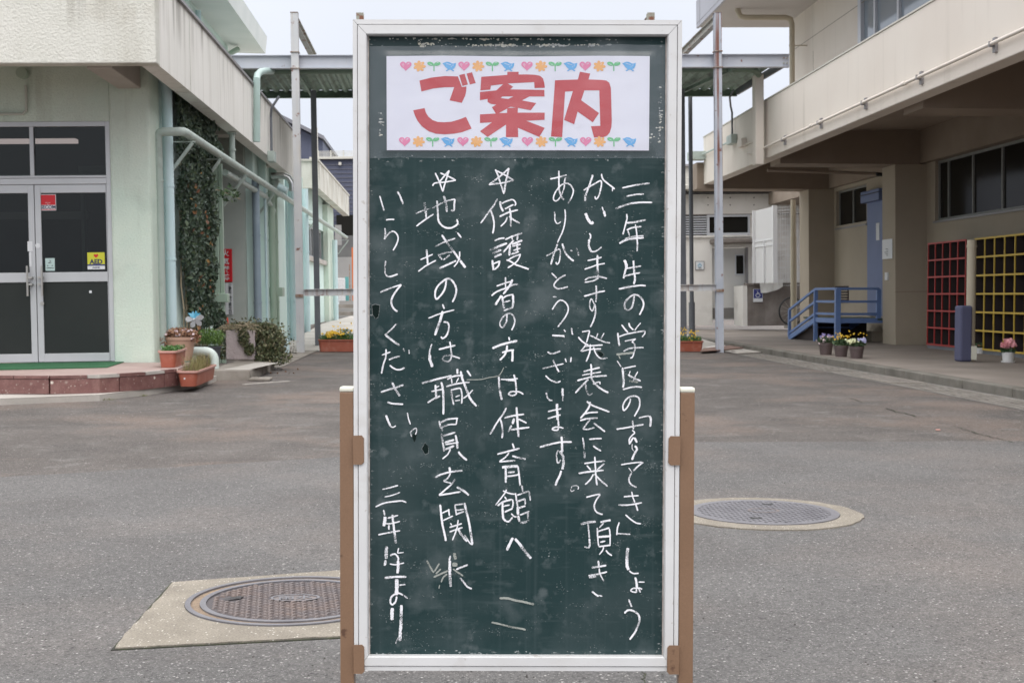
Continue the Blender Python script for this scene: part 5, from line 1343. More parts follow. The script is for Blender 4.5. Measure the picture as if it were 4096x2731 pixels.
# ================================================================ ivy on the side wall
def leafcloud(m, n, pos, size, flat=None, rnd=random, fold=True):
    for _ in range(n):
        p = Vector(pos()); s = size*rnd.uniform(.6,1.35)
        nrm = Vector((rnd.gauss(0,1),rnd.gauss(0,1),rnd.gauss(0,1))) if flat is None else Vector(flat)+Vector((rnd.gauss(0,.55),rnd.gauss(0,.55),rnd.gauss(0,.55)))
        nrm.normalize(); a = nrm.orthogonal().normalized(); a = Matrix.Rotation(rnd.random()*6.28,3,nrm) @ a; b = nrm.cross(a)
        m.add([p-a*s, p-b*s*.62+nrm*s*.12, p+a*s*1.0, p+b*s*.62+nrm*s*.12], [(0,1,2),(0,2,3)])
ivy = thing('ivy', 'dense dark green ivy climbing the mint side wall behind the pale corner drainpipe', 'ivy', (-3.2,17.4,0), 'b')
rnd = random.Random(21)
def ivypos(w=1.0):
    while True:
        y = rnd.uniform(15.75,18.3); z = rnd.uniform(.35,3.75)
        lo = .62 + .25*MN.noise(Vector((y*3,0,1))) + (1.2*max(0,(16.35-y))*1.2); hi = 3.75  # ivy carried up to the soffit, its dark leaves also filling in deep shadow
        if lo < z < hi: break
    b = .10+.15*MN.noise(Vector((y*2.2,z*2.2,3)))+.05*max(0,(y-16.5)/2)
    if y > 17.85+.45*MN.noise(Vector((0,z*2.5,9))): return ivypos()
    return (XP + max(.02,b)*rnd.uniform(.35,1.1) + .05, y, z)
m = MB(); leafcloud(m, 15000, ivypos, .032, (1,-.45,-.15), rnd); m.build('foliage', m_ivy, ivy, kind='stuff')
def redpos():
    c = redc[int(rnd.random()*len(redc))]; return (XP+.22+rnd.gauss(0,.03), c[0]+rnd.gauss(0,.16), c[1]+rnd.gauss(0,.15))
redc = [(16.1,2.4),(16.0,2.1),(16.9,1.75),(16.3,1.25),(16.2,.75),(16.15,.55),(17.1,1.2)]
m = MB(); leafcloud(m, 48, redpos, .03, (1,-.5,0), rnd); m.build('red_leaves', m_ivyr, ivy, kind='stuff')
m = MB()
for k in range(26):
    y = rnd.uniform(16.2,17.8); z = .25; P = [(XP+.03,y,z)]
    while z < rnd.uniform(2,3.3): z += .3; y += rnd.gauss(0,.08); P.append((XP+rnd.uniform(.03,.1),min(18.0,max(15.9,y)),z))
    m.tube(P, .008, 5)
q = BP(895,770,X=-2.9)
m.tube([(-3.05,17.7,2.35),(-2.95,17.9,2.45),(-2.85,18.3,2.42),(-2.72,18.5,2.36)], .006, 5)
m.build('stems', m_twig, ivy, kind='stuff')
m = MB(); leafcloud(m, 90, lambda: (-3.0+rnd.random()*.32, 18.1+rnd.gauss(0,.15), 2.40+rnd.gauss(0,.05)), .03, None, rnd); m.build('trailing_leaves', m_leafd, ivy, kind='stuff')
# signs on the recess wall
sg = thing('warning_sign', 'red sign with white vertical Japanese characters partly behind the green post', 'sign', tuple(BP(898,1060,Y=21.47)), 'b')
a, b = BP(866,996,Y=21.47), BP(930,1128,Y=21.47)
MB().box(a.x, b.x, 21.47, 21.49, b.z, a.z).build('plate', m_sticker_r, sg, bevel=.008)
cx = (a.x+b.x)/2 + .02
for i, ch in enumerate('火気厳禁'): text('lettering', ch, .112, m_sticker_w, sg, facing((cx, 21.468, a.z-.075-i*.132)), bold=.003)
s2 = thing('information_sign', 'narrow white sign with black vertical characters below the red sign', 'sign', tuple(BP(918,1195,Y=21.47)), 'b')
a, b = BP(900,1132,Y=21.47), BP(933,1258,Y=21.47)
MB().box(a.x, b.x, 21.475, 21.49, b.z, a.z).build('plate', m_sticker_w, s2)
for i, ch in enumerate('少量危険物貯蔵取扱所'): text('lettering', ch, .055, m_ink, s2, facing(((a.x+b.x)/2+.015, 21.473, a.z-.035-i*.052)), bold=.001)
# traffic cone behind
cn = thing('traffic_cone', 'narrow orange traffic cone standing behind the green post', 'traffic cone', tuple(GP(911,1380,Y=20.3)))
c = GP(908,1380,Y=20.3); MB().lathe([(.12,0),(.12,.02),(.085,.021),(.02,.62),(.0,.63)], (c.x,c.y,.01), 20).build('body', m_cone, cn, smooth=True)
# stickers on the door
def plate(name, label, p0, p1, mat, y, cat='sticker'):
    a, b = BP(*p0,Y=y), BP(*p1,Y=y); t = thing(name, label, cat, ((a.x+b.x)/2, y, (a.z+b.z)/2), 'b')
    MB().box(a.x, b.x, y-.001, y, b.z, a.z).build('sheet', mat, t); return t, a, b
ys = YD+.03+.008+.0145
t, a, b = plate('security_sticker', 'red and white security sticker in the top corner of the glass door', (159,778), (225,842), m_sticker_w, ys)
w, h = b.x-a.x, a.z-b.z
MB().box(a.x+.006, b.x-.006, ys-.0016, ys-.0011, a.z-h*.66, a.z-.006).build('red_field', m_sticker_r, t)
MB().box(a.x+.006, b.x-.006, ys-.0016, ys-.0011, b.z+.006, b.z+.014).build('red_line', m_sticker_r, t)
text('lettering', 'SECOM', .052, m_navy, t, facing(((a.x+b.x)/2, ys-.002, b.z+h*.20)), bold=.0015)
text('lettering', 'Security\nby', .016, m_sticker_w, t, facing(((a.x+b.x)/2, ys-.002, b.z+h*.44)))
t, a, b = plate('aed_sticker', 'yellow AED sticker with a red heart low on the glass door', (349,1010), (420,1077), m_sticker_y, ys)
w, h = b.x-a.x, a.z-b.z
MB().box(a.x, b.x, ys-.0016, ys-.0011, b.z, b.z+h*.20).build('white_field', m_sticker_w, t)
MB().box(a.x, b.x, ys-.0016, ys-.0011, b.z+h*.21, b.z+h*.30).build('blue_field', m_sticker_b, t)
text('lettering', 'AED', .072, m_navy, t, facing(((a.x+b.x)/2, ys-.002, b.z+h*.44)), bold=.003)
text('lettering', 'ALSOK', .026, m_navy, t, facing(((a.x+b.x)/2, ys-.002, b.z+h*.10)), bold=.001)
hh = [((a.x+b.x)/2+16*math.sin(k*.2417)**3*.0016, ys-.0018, a.z-h*.2+(13*math.cos(k*.2417)-5*math.cos(k*.4833)-2*math.cos(k*.725))*.0015) for k in range(26)]
MB().add(hh, [tuple(range(26))]).build('heart', m_sticker_r, t)
t, a, b = plate('no_smoking_sticker', 'small pale mint sticker with a cigarette drawing beside the door handle', (181,1033), (220,1083), m_sticker_m, ys)
w, h = b.x-a.x, a.z-b.z; m = MB()
for u0,u1,v0,v1 in ((.28,.62,.60,.65),(.2,.3,.36,.44),(.68,.78,.36,.44),(.12,.88,.20,.25),(.45,.5,.70,.85),(.55,.6,.68,.82)): m.box(a.x+w*u0, a.x+w*u1, ys-.0016, ys-.0011, b.z+h*v0, b.z+h*v1)
m.build('pictogram', m_ink, t)
t, a, b = plate('heart_sticker', 'tiny pale sticker on the dark lower door panel', (357,1162), (367,1172), m_sticker_w, YD+.03+.008+.0145)
# ================================================================ right building (plumb frame 'b')
rb = thing('school_building', 'beige school building with a long balcony wall over a shaded terrace', 'building', (5.97,23,0), 'b')
XB = 5.97; ZP0 = BP(2818,733,Y=28.7).z-.03; ZP1 = BP(2818,551,Y=28.7).z
MB().box(XB, XB+.25, 5, 28.7, ZP0, ZP1).build('balcony_wall', m_beige, rb, bevel=.012)
MB().box(XB-.012, XB+.262, 5, 28.71, ZP1+.001, ZP1+.022).build('coping', m_far, rb)
XPI = BP(3581,1100,Y=23.2).x; XWA = BP(3707,1200,Y=23.2).x
ZS = 3.86; ZBM = BP(3550,655,Y=23.2).z
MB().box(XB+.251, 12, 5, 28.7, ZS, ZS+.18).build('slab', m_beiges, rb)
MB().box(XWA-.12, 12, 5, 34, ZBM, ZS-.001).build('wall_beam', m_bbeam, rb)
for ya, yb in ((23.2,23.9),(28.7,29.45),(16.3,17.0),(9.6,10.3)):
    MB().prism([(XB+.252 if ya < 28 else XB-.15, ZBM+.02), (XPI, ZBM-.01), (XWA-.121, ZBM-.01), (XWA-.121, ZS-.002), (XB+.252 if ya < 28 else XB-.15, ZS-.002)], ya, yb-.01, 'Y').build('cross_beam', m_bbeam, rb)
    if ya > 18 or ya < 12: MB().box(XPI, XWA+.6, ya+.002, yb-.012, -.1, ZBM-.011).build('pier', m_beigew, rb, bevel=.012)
MB().box(XPI-.004, XWA, 23.196, 23.2015, .93, .945).build('joint', m_beiges, rb)
# long wall under the balcony, with window openings
zw0 = BP(3745,884,X=XWA).z; zw1 = BP(3760,640,X=XWA).z
YW1 = BP(3740,800,X=XWA).y
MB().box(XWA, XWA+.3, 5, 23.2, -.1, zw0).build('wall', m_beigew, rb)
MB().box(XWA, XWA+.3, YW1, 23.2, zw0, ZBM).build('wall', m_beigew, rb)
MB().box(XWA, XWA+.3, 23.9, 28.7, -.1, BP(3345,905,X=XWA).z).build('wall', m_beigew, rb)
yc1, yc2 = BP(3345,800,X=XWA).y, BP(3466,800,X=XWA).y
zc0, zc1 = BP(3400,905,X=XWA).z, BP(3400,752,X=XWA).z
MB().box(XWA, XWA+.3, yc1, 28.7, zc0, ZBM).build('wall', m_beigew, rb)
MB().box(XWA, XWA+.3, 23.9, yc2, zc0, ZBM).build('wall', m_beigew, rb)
MB().box(XWA, XWA+.3, yc2, yc1, zc1, ZBM).build('wall', m_beigew, rb)
def winframe(y0, y1, z0, z1, mull, parent=rb, X=XWA, back=True):
    f = MB(); w = .045
    f.box(X+.06,X+.12,y0,y0+w,z0,z1).box(X+.06,X+.12,y1-w,y1,z0,z1).box(X+.062,X+.118,y0+w,y1-w,z0,z0+w).box(X+.062,X+.118,y0+w,y1-w,z1-w,z1)
    for q in mull: f.box(X+.058,X+.122,q-.022,q+.022,z0+w,z1-w)
    o = f.build('window_frame', m_frdk, parent); ed = sorted([y0+w]+list(mull)+[y1-w])
    for a, b in zip(ed, ed[1:]): MB().box(X+.088,X+.093,a,b,z0+w,z1-w).build('pane', m_glasso, o)
    MB().box(X-.03, X+.05, y0-.03, y1+.03, z0-.035, z0-.002).build('window_sill', m_coping, parent)
ml = [BP(a,750,X=XWA+.09).y for a in (3800,3898,4016)]
winframe(17.2, YW1, zw0, zw1, ml + [18.2])
winframe(12.2, 17.0, zw0, zw1, [13.4,14.6,15.8])
winframe(yc2, yc1, zc0, zc1, [BP(3402,800,X=XWA).y])
MB().box(XWA, XWA+.3, 28.7, 28.72, -.1, ZBM).build('wall', m_beigew, rb)
# blue door and its box on the wall behind the near pier
yd0, yd1 = BP(3478,1000,X=XWA).y, BP(3540,1000,X=XWA).y
zd0 = BP(3480,1262,X=XWA-.03).z; zd1 = BP(3480,812,X=XWA-.03).z
dr = MB().box(XWA-.05, XWA-.001, yd1, yd0, zd0, zd1).build('door', m_blued, rb)
MB().box(XWA-.16, XWA-.001, yd1-.1, yd0+.08, zd1+.002, zd1+.23).build('shutter_box', m_blued, rb, bevel=.01)
MB().box(XWA-.18, XWA-.001, yd1-.1, yd0+.10, zd1+.15, zd1+.162).build('shutter_seam', m_black, rb)
MB().box(XWA-.055, XWA-.0505, yd0-.75, yd0-.56, BP(3505,962,X=XWA-.05).z, BP(3505,893,X=XWA-.05).z).build('notice_strip', m_sticker_w, dr)
# louvre low on the wall
lv = MB().box(XWA-.02, XWA-.001, BP(3395,1180,X=XWA).y, BP(3345,1180,X=XWA).y, BP(3370,1208,X=XWA).z, BP(3370,1144,X=XWA).z).build('louvre', m_cub, rb)
l0, l1 = BP(3395,1180,X=XWA).y, BP(3345,1180,X=XWA).y; z0, z1 = BP(3370,1208,X=XWA).z, BP(3370,1144,X=XWA).z
for k in range(6): MB().box(XWA-.035, XWA-.021, l0, l1, z0+(z1-z0)*k/6, z0+(z1-z0)*k/6+.02).build('slat', m_beigew, lv)
# paper and switch on the pier
pn = thing('wall_paper', 'curled white sheet of paper pinned to the near terrace pier', 'paper', tuple(BP(3545,1000,X=XPI-.01)), 'b')
a, b = BP(3529,960,X=XPI-.01), BP(3570,1034,X=XPI-.01)
vs = [(XPI-.012-.03*math.sin(t*3.1)*.5, a.y+(b.y-a.y)*t, z) for z in (b.z, a.z) for t in [k/6 for k in range(7)]]
MB().add(vs, [(i,i+1,i+8,i+7) for i in range(6)]).build('sheet', m_sticker_w, pn)
m = MB()
for k in range(5): m.box(XPI-.037, XPI-.036, b.y+(a.y-b.y)*.3, b.y+(a.y-b.y)*(.45+.1*(k%3)), b.z+.06+k*.03, b.z+.068+k*.03)
m.build('print', m_ink, pn)
a, b = BP(3543,1090,X=XPI-.01), BP(3553,1120,X=XPI-.01); MB().box(XPI-.03, XPI-.0, b.y, a.y, b.z, a.z).build('switch', m_sticker_w, rb)
# upper storey, windows, eaves with metal fascia
XU2 = BP(3175,400,Y=29.7).x
MB().box(XU2, XU2+.3, BP(3440,200,X=XU2).y, 29.7, 4.05, 7.35).build('upper_wall', m_beige, rb)
MB().box(XU2+.301, 13, 29.4, 29.7, 4.05, 7.35).build('upper_wall', m_beige, rb)
MB().box(XU2, XU2+.3, 5, BP(3440,200,X=XU2).y-.002, 4.05, 4.75).build('upper_wall', m_beige, rb)
g_ = PM('panel_joint', (.28,.25,.21,1), rough=1)
for px_ in (3253,3375): q = BP(px_,250,X=XU2); MB().box(XU2-.003, XU2+.001, q.y-.006, q.y+.006, 4.1, 6.2 if px_ < 3300 else 5.8).build('panel_joint', g_, rb)
q = BP(3190,190,X=XU2); MB().box(XU2-.003, XU2+.001, 22, 29.6, q.z-.006, q.z+.006).build('panel_joint', g_, rb)
MB().box(XU2-.003, XU2+.001, 22, 29.6, q.z-1.2, q.z-1.19).build('panel_joint', g_, rb)
yw = BP(3440,200,X=XU2).y
f = MB().box(XU2-.02, XU2+.1, yw-.10, yw+.08, 4.76, 7.3)
for k in range(9): f.box(XU2+.0, XU2+.09, yw-.62-1.5*k-(.0 if k%2 else .25), yw-.56-1.5*k-(0 if k%2 else .25)+.03, 4.76, 7.3)
f.box(XU2, XU2+.1, 5, yw-.11, 4.76, 4.82)
fo = f.build('window_frame', m_alu, rb); MB().box(XU2+.05, XU2+.055, 5, yw-.1, 4.8, 7.3).build('pane', m_glassu, fo)
XE2 = BP(2791,111,Y=30.6).x; ZE2 = BP(2791,111,Y=30.6).z
MB().box(XE2+.03, 13, 5, 30.6, ZE2, ZE2+.25).build('eaves', PM('eaves_soffit', (.50,.475,.46,1), (.54,.515,.50,1), sc=1, rough=.85), rb)
MB().box(XE2-.03, XE2+.028, 5, 30.62, ZE2-.02, ZE2+.62).build('metal_fascia', PM('lilac_metal', (.33,.33,.37,1), (.37,.37,.41,1), sc=1, rough=.45), rb)
MB().box(XE2-.035, XE2-.031, 5, 30.6, ZE2+.08, ZE2+.09).box(XE2-.035, XE2-.031, 30.2, 30.21, ZE2, ZE2+.6).build('fascia_seam', m_coping, rb)
def rpipe(pts, r, mat, name='drain_pipe', n=12): return MB().tube(pts, r, n).build(name, mat, rb, smooth=True)
xq = BP(3174,1000,Y=30.0).x; YU = 28.6; xu = BP(3168,200,Y=YU).x; zq = BP(3000,71,Y=YU).z; xl = BP(2952,60,Y=YU).x
rpipe([(xl,YU,ZE2+.02),(xl,YU,zq+.14),(xl+.05,YU,zq+.03),(xl+.16,YU,zq),(xu-.14,YU,zq),(xu-.03,YU,zq-.04),(xu,YU,zq-.15),(xu,YU,4.05)], .06, m_pipebe)
MB().tube([(xu,YU,BP(3175,183,Y=YU).z-.02),(xu,YU,BP(3175,183,Y=YU).z+.02)], .067, 12).tube([(xu,YU,BP(3175,183,Y=YU).z),(XU2,YU,BP(3175,183,Y=YU).z)], .012, 6).build('pipe_clamp', m_pipebe, rb)
rpipe([(xq,30.0,3.1),(xq,30.0,.0)], .062, m_pipebe)
MB().tube([(xq,30.0,BP(3175,1010,Y=30).z-.02),(xq,30.0,BP(3175,1010,Y=30).z+.02)], .068, 12).build('pipe_clamp', m_pipebe, rb)
rpipe([(xq+.0,30.0,2.25),(xq,30.0,.0)], .072, m_pipebe)
rpipe([(xq+.21,29.8,.0),(xq+.21,29.8,3.1)], .085, m_beige, 'round_column')
# conduit along the balcony wall with clips
zc_a = BP(4096,116,X=XB-.06); zc_b = BP(3065,590,X=XB-.06); zc_c = BP(2988,614,X=XB-.06)
rpipe([(XB-.06,7,zc_a.z+.0),(XB-.06,zc_a.y,zc_a.z),(XB-.06,zc_b.y,(zc_b.z+zc_a.z)/2),(XB-.06,zc_b.y+.9,(zc_b.z+zc_a.z)/2-.02),(XB-.05,zc_c.y,zc_c.z)], .021, m_beige, 'conduit')
zz = (zc_b.z+zc_a.z)/2
for px_, py_ in ((3137,560),(3281,492),(3459,413),(3681,310),(3975,178)):
    q = BP(px_,py_,X=XB-.03); k = MB().box(XB-.03, XB-.001, q.y-.035, q.y+.035, q.z-.085, q.z+.07).box(XB-.085,XB-.0305,q.y-.012,q.y+.012,q.z-.03,q.z+.03); k.build('conduit_clip', m_coping, rb)
for px_, py_ in ((3246,503),(3617,335)): q = BP(px_,py_,X=XB-.06); rpipe([(XB-.06,q.y-.06,q.z),(XB-.06,q.y+.06,q.z)], .03, m_beige, 'conduit_coupling')
# square canopy downpipe against the balcony wall, junction boxes and cable at its far end
ya_ = BP(3037,500,X=XB-.12).y
MB().box(XB-.22, XB-.06, ya_-.12, ya_+.12, ZP0-.12, BP(3037,300,X=XB-.12).z).build('canopy_drain', m_beige, rb, bevel=.02)
m_cgp = PM('canopy_green_pipe',(.16,.22,.17,1),rough=.5)
rpipe([(XB-.14,ya_,BP(3037,300,X=XB-.12).z-.03),BP(3034,298,Y=23.1),BP(3022,285,Y=22.9),BP(3000,278,Y=22.8),BP(2970,277,Y=22.75),BP(2000,280,Y=22.75),BP(1091,285,Y=22.75)], .058, m_cgp)
q = BP(2927,560,X=XB-.06)
MB().box(XB-.12, XB-.001, q.y-.22, q.y+.22, BP(2927,577,X=XB-.06).z, BP(2927,541,X=XB-.06).z).build('junction_box', m_pipegr, rb, bevel=.01)
rpipe([(XB-.05,q.y,BP(2927,541,X=XB-.06).z),(XB-.05,q.y,BP(2927,450,X=XB-.06).z),(XB-.1,q.y-.1,BP(2932,425,X=XB-.06).z),(XB-.3,q.y-.9,BP(2960,395,X=XB-.06).z),(XB-.25,q.y-1.0,BP(2960,370,X=XB-.06).z)], .02, m_postd, 'cable')
q = BP(2965,575,X=XB-.06); MB().box(XB-.1, XB-.001, q.y-.18, q.y+.18, BP(2965,590,X=XB-.06).z, BP(2965,556,X=XB-.06).z).build('junction_box', m_beige, rb, bevel=.01)
rpipe([(XB-.04,q.y-.2,BP(2980,578,X=XB-.06).z),(XB-.04,q.y-1.0,BP(3010,565,X=XB-.06).z),(XB-.04,q.y-1.3,BP(3022,550,X=XB-.06).z)], .016, m_beige, 'conduit')
rpipe([(XB-.06,28.9,BP(2803,622,X=XB-.06).z),(XB-.06,BP(2912,570,X=XB-.06).y,BP(2912,570,X=XB-.06).z)], .02, m_pipegr, 'conduit')
MB().box(XB-.35, XB-.005, 28.45, 28.8, BP(2805,640,Y=28.6).z, BP(2805,608,Y=28.6).z).build('junction_box', m_pipegr, rb)
# things hung under the soffit near the far pier
rpipe([(XB+.3,24.3,ZBM+.0),(XPI+.1,24.3,ZBM-.08)], .03, m_beiges, 'conduit'); rpipe([(XPI+.0,24.2,ZBM-.1),(XPI+.35,24.2,ZBM-.12),(XPI+.5,24.3,ZBM-.4),(XPI+.5,24.3,ZBM-.7)], .035, m_black, 'cable')
rpipe([(8.35,14.9,ZS),(8.35,14.9,ZS-.35),(8.6,14.9,ZS-.48),(9,14.9,ZS-.48)], .1, m_beige)

# ---- shelves for shoes on the terrace
def shelf(name, label, y0, y1, z0, z1, ncol, nrow, edge, xf, xb=8.72):
    t = thing(name, label, 'shelf', (xf, (y0+y1)/2, z0), 'g')
    MB().box(xb-.012, xb, y0, y1, z0, z1).build('back_panel', m_cub, t)
    for k in range(ncol+1):
        y = y0+(y1-y0)*k/ncol
        MB().box(xf+.004, xb-.013, y-.008, y+.008, z0+.02, z1-.01).build('divider', m_cub, t); MB().box(xf-.012, xf+.003, y-.011, y+.011, z0+.02, z1).build('divider_edge', edge, t)
    for k in range(nrow+1):
        z = z0+(z1-z0-.02)*k/nrow+.01
        MB().box(xf+.004, xb-.013, y0+.009, y1-.009, z-.008, z+.008).build('shelf_board', m_cub, t)
        MB().box(xf-.016, xf-.0125, y0-.011, y1+.011, z-.014, z+.014).build('shelf_edge', edge, t)
    MB().box(xf, xb, y0, y1, z0-.06, z0-.002).build('plinth', m_postd, t)
    return t
XFR = 8.38
ry1, ry0 = GP(3712,1200,X=XFR).y, GP(3862,1200,X=XFR).y
shelf('shoe_shelf', 'open shoe shelf with red edges and dark compartments by the near pier', ry0, ry1, .16, GP(3712,974,X=XFR).z, 5, 6, m_red, XFR)
yy1, yy0 = GP(3900,1200,X=XFR).y, GP(4096,1200,X=XFR).y-1.1
shelf('shoe_shelf', 'open shoe shelf with yellow edges at the right end of the terrace', yy0, yy1, .16, GP(4000,944,X=XFR).z, 8, 6, m_yel, XFR)
pl = thing('padded_post', 'short beige post with a dull blue padded base between the red and yellow shelves', 'post', (7.05,17.2,.1))
c = GP(3884,1200,Y=17.2)
MB().tube([(c.x,17.2,.1),(c.x,17.2,GP(3884,960,Y=17.2).z)], .06, 16).build('pole', m_pipebe, pl, smooth=True)
MB().tube([(c.x,17.2,GP(3884,990,Y=17.2).z),(c.x,17.2,GP(3884,980,Y=17.2).z)], .068, 16).build('clamp', m_pipebe, pl)
MB().box(c.x-.19, c.x-.02, 17.08, 17.3, .101, GP(3850,1222,Y=17.2).z).build('cover', PM('faded_blue_pad', (.09,.095,.165,1), rough=.8), pl, bevel=.03)
MB().box(c.x-.04, c.x+.03, 17.06, 17.075, .13, GP(3866,1382,Y=17.2).z).build('label_strip', m_cap, pl)

# ---- blue steel landing and steps in front of the blue door
ld = thing('steel_landing', 'blue painted steel landing with railings and a sloping flight beside the blue door', 'stairs', (7.4,24.2,.1))
def Q(px, py, Y): return GP(px,py,Y=Y)
A = Q(3157,1352,26.4); B = Q(3262,1276,25.2); C = Q(3350,1279,24.2); D = Q(3640,1275,24.3)
A.z = .12; B.z = C.z = D.z = .52
MB().prism([(C.x,C.y),(8.7,24.25),(8.7,26.4),(B.x+.1,26.4),(B.x,B.y)], .525, .56).build('deck', m_leafd if False else PM('deck_green',(.07,.10,.07,1),rough=.8), ld)
m = MB().bar(C,D,.04,.09).bar(B,C,.04,.09); m.build('deck_beam', m_blue, ld)
MB().bar(B,A,.04,.10).build('stringer', m_blue, ld); MB().bar(B+Vector((1.0,.2,0)),A+Vector((1.0,.2,0)),.04,.10).build('stringer', m_blue, ld)
for k in range(4):
    p = B.lerp(A,(k+.6)/4); MB().box(p.x+.03, p.x+1.0, p.y-.02, p.y+.25, p.z-.02, p.z+.01).build('tread', m_blued, ld)
MB().box(B.x-.035, B.x+.035, B.y-.03, B.y+.03, .1, 1.10).build('post', m_blue, ld); MB().box(C.x-.05, C.x+.05, C.y-.04, C.y+.04, .1, 1.12).build('post', m_blue, ld)
MB().box(A.x-.025, A.x+.03, A.y-.03, A.y+.03, .14, .70).build('post', m_blue, ld)
E_ = Q(3515,1200,24.3); MB().box(E_.x-.04, E_.x+.04, 24.28, 24.35, .56, 1.12).build('post', m_blue, ld)
for zt in (1.125, .88, .645):
    d = (1.125-.12-.58)
    a = Vector((A.x,A.y,zt-.42-(.0 if zt > 1 else .0))); b = Vector((B.x,B.y,zt)); c_ = Vector((C.x,C.y,zt)); e_ = Vector((E_.x+.0,24.3,zt))
    MB().bar(a,b,.035,.045).bar(b,c_,.035,.045).bar(c_,e_,.035,.045).build('rail', m_blue, ld)
MB().box(C.x+.9, 8.7, 24.9, 25.2, .101, .30).build('step_block', m_beigew, ld)
MB().add([(A.x+.06,A.y-.02,.105),(B.x+.06,B.y,.105),(B.x+.06,B.y,.485)],[(0,1,2)]).box(C.x+.12, 8.7, 25.9, 25.95, .102, .50).build('under_shade_panel', m_cub, ld)  # dark sheets added to stand for the shadow beneath ramp and deck

# ================================================================ canopy between the buildings
cn = thing('canopy', 'rust streaked steel canopy on tall posts joining the two buildings', 'canopy', (0,22.4,0), 'b')
PXS = [(1204,1.0),(1432,1.0),(2610,1.0),(2876,1.0)]; xs = []
YF = 22.4; YK = 24.7; YB = 25.6
ztop = BP(1180,57,Y=YF).z; zb1 = BP(1700,219,Y=YF).z; zb0 = BP(1700,272,Y=YF).z
for i, px in enumerate((1204,1441,2600,2876)):
    p = BP(px,1409 if i in (0,3) else 60,Y=YF)
    x = BP(1204,1409,Y=YF).x if i == 0 else BP(2876,1409,Y=YF).x if i == 3 else BP(px,60,Y=YF).x
    xs.append(x)
    if i in (0,3):
        MB().ibeam((x,YF-.05,-.08), (x,YF-.05,ztop), .125, .12, .012, (0,1,0)).build('front_post', m_post if i == 0 else m_postr, cn)
        MB().box(x-.075, x+.075, YF-.13, YF+.03, zb1+.02, zb1+.035).box(x-.075, x+.075, YF-.13, YF+.03, zb0-.03, zb0-.015).build('joint_plate', m_rust, cn)
        MB().box(x-.064, x+.064, YF-.12, YF+.02, ztop+.001, ztop+.012).build('cap_plate', m_rust, cn)
    else:
        MB().ibeam((x,YF-.05,zb1), (x,YF-.05,ztop), .125, .12, .012, (0,1,0)).build('front_post', m_beamr, cn)
    MB().ibeam((x,YF+.02,ztop-.10), (x,YB+.3,ztop-.10), .10, .14, .01).build('top_beam', m_beamr, cn)
    xk = BP(1272,1388,Y=YK).x if i == 0 else BP(2735,1388,Y=YK).x if i == 3 else x
    if i in (0,3): MB().ibeam((xk,YK,-.08), (xk,YK,zb0-.02), .10, .10, .01, (0,1,0)).build('back_post', m_postd, cn)
xL = BP(880,245,Y=YF).x; xR = BP(3160,245,Y=YF).x
MB().ibeam((xL-.6,YF+.06,(zb0+zb1)/2), (xR,YF+.06,(zb0+zb1)/2), .12, zb1-zb0, .012).build('front_beam', m_beam, cn)
bl = MB()
for zz in ((zb0*.7+zb1*.3),(zb0*.3+zb1*.7)):
    for dx in (.04,.10): bl.tube([(xR-dx,YF+.02,zz),(xR-dx,YF+.045,zz)], .016, 8)
bl.build('bolt', m_beamr, cn)
YB = 25.6; zk0 = zb0+.02
MB().ibeam((xL-.6,YB,zk0+.03), (6.0,YB,zk0+.03), .10, .14, .01).build('back_beam', m_deck, cn)
MB().bar((xR-.1,YF+.12,zb0+.06), (6.0,YB-.05,zb0+.06), .05, .12).build('edge_beam', m_postd, cn)
m = MB(); x = xL-.6; pitch = .19; prof = []
while x < 5.95: prof += [(x,.0),(x+.05,.0),(x+.085,.05),(x+.145,.05)]; x += pitch
z0 = zb0+.075
vs = [(a,yy,z0+b) for yy in (YF+.13,YB-.06) for a,b in prof]; n = len(prof)
vs = [(a,YF+.13,z0+b) for a,b in prof] + [(a,YB-.06,z0+b) for a,b in prof]
m.add(vs, [(i,i+1,n+i+1,n+i) for i in range(n-1)]); m.build('corrugated_deck', m_deck, cn)
MB().box(xL-.6, 5.95, YF+.2, YB-.05, z0+.09, z0+.10).build('deck_top', m_coping, cn)
MB().bar((xs[0],YF+.10,zb0-.02),(xs[0],YB,zb0-.02),.05,.06).build('joist', m_deck, cn); MB().bar((xs[3]+.3,YF+.15,zb0-.015),(xs[3]-.2,YB,zb0-.015),.05,.06).build('joist', m_deck, cn)
# low cross rail
zr1 = BP(1300,1156,Y=YF).z; zr0 = BP(1300,1183,Y=YF).z
MB().ibeam((xs[0]+.07,YF-.05,(zr0+zr1)/2), (xs[3]-.02,YF-.05,(zr0+zr1)/2), .09, zr1-zr0, .01).build('cross_rail', m_beamr if False else m_post, cn)
for x in (xs[0],xs[3]): MB().box(x-.066,x+.066,YF-.125,YF-.112,zr0-.02,zr0+.03).build('rail_plate', m_rust, cn)
dp = BP(2764,800,Y=25.9).x
MB().tube([(dp,25.9,.75),(dp,25.9,zb0+.05)], .042, 12).build('drain_pipe', m_postd, cn, smooth=True)
MB().tube([(dp,25.9,0.02),(dp,25.9,.78)], .062, 12).build('drain_pipe', m_postd, cn, smooth=True)

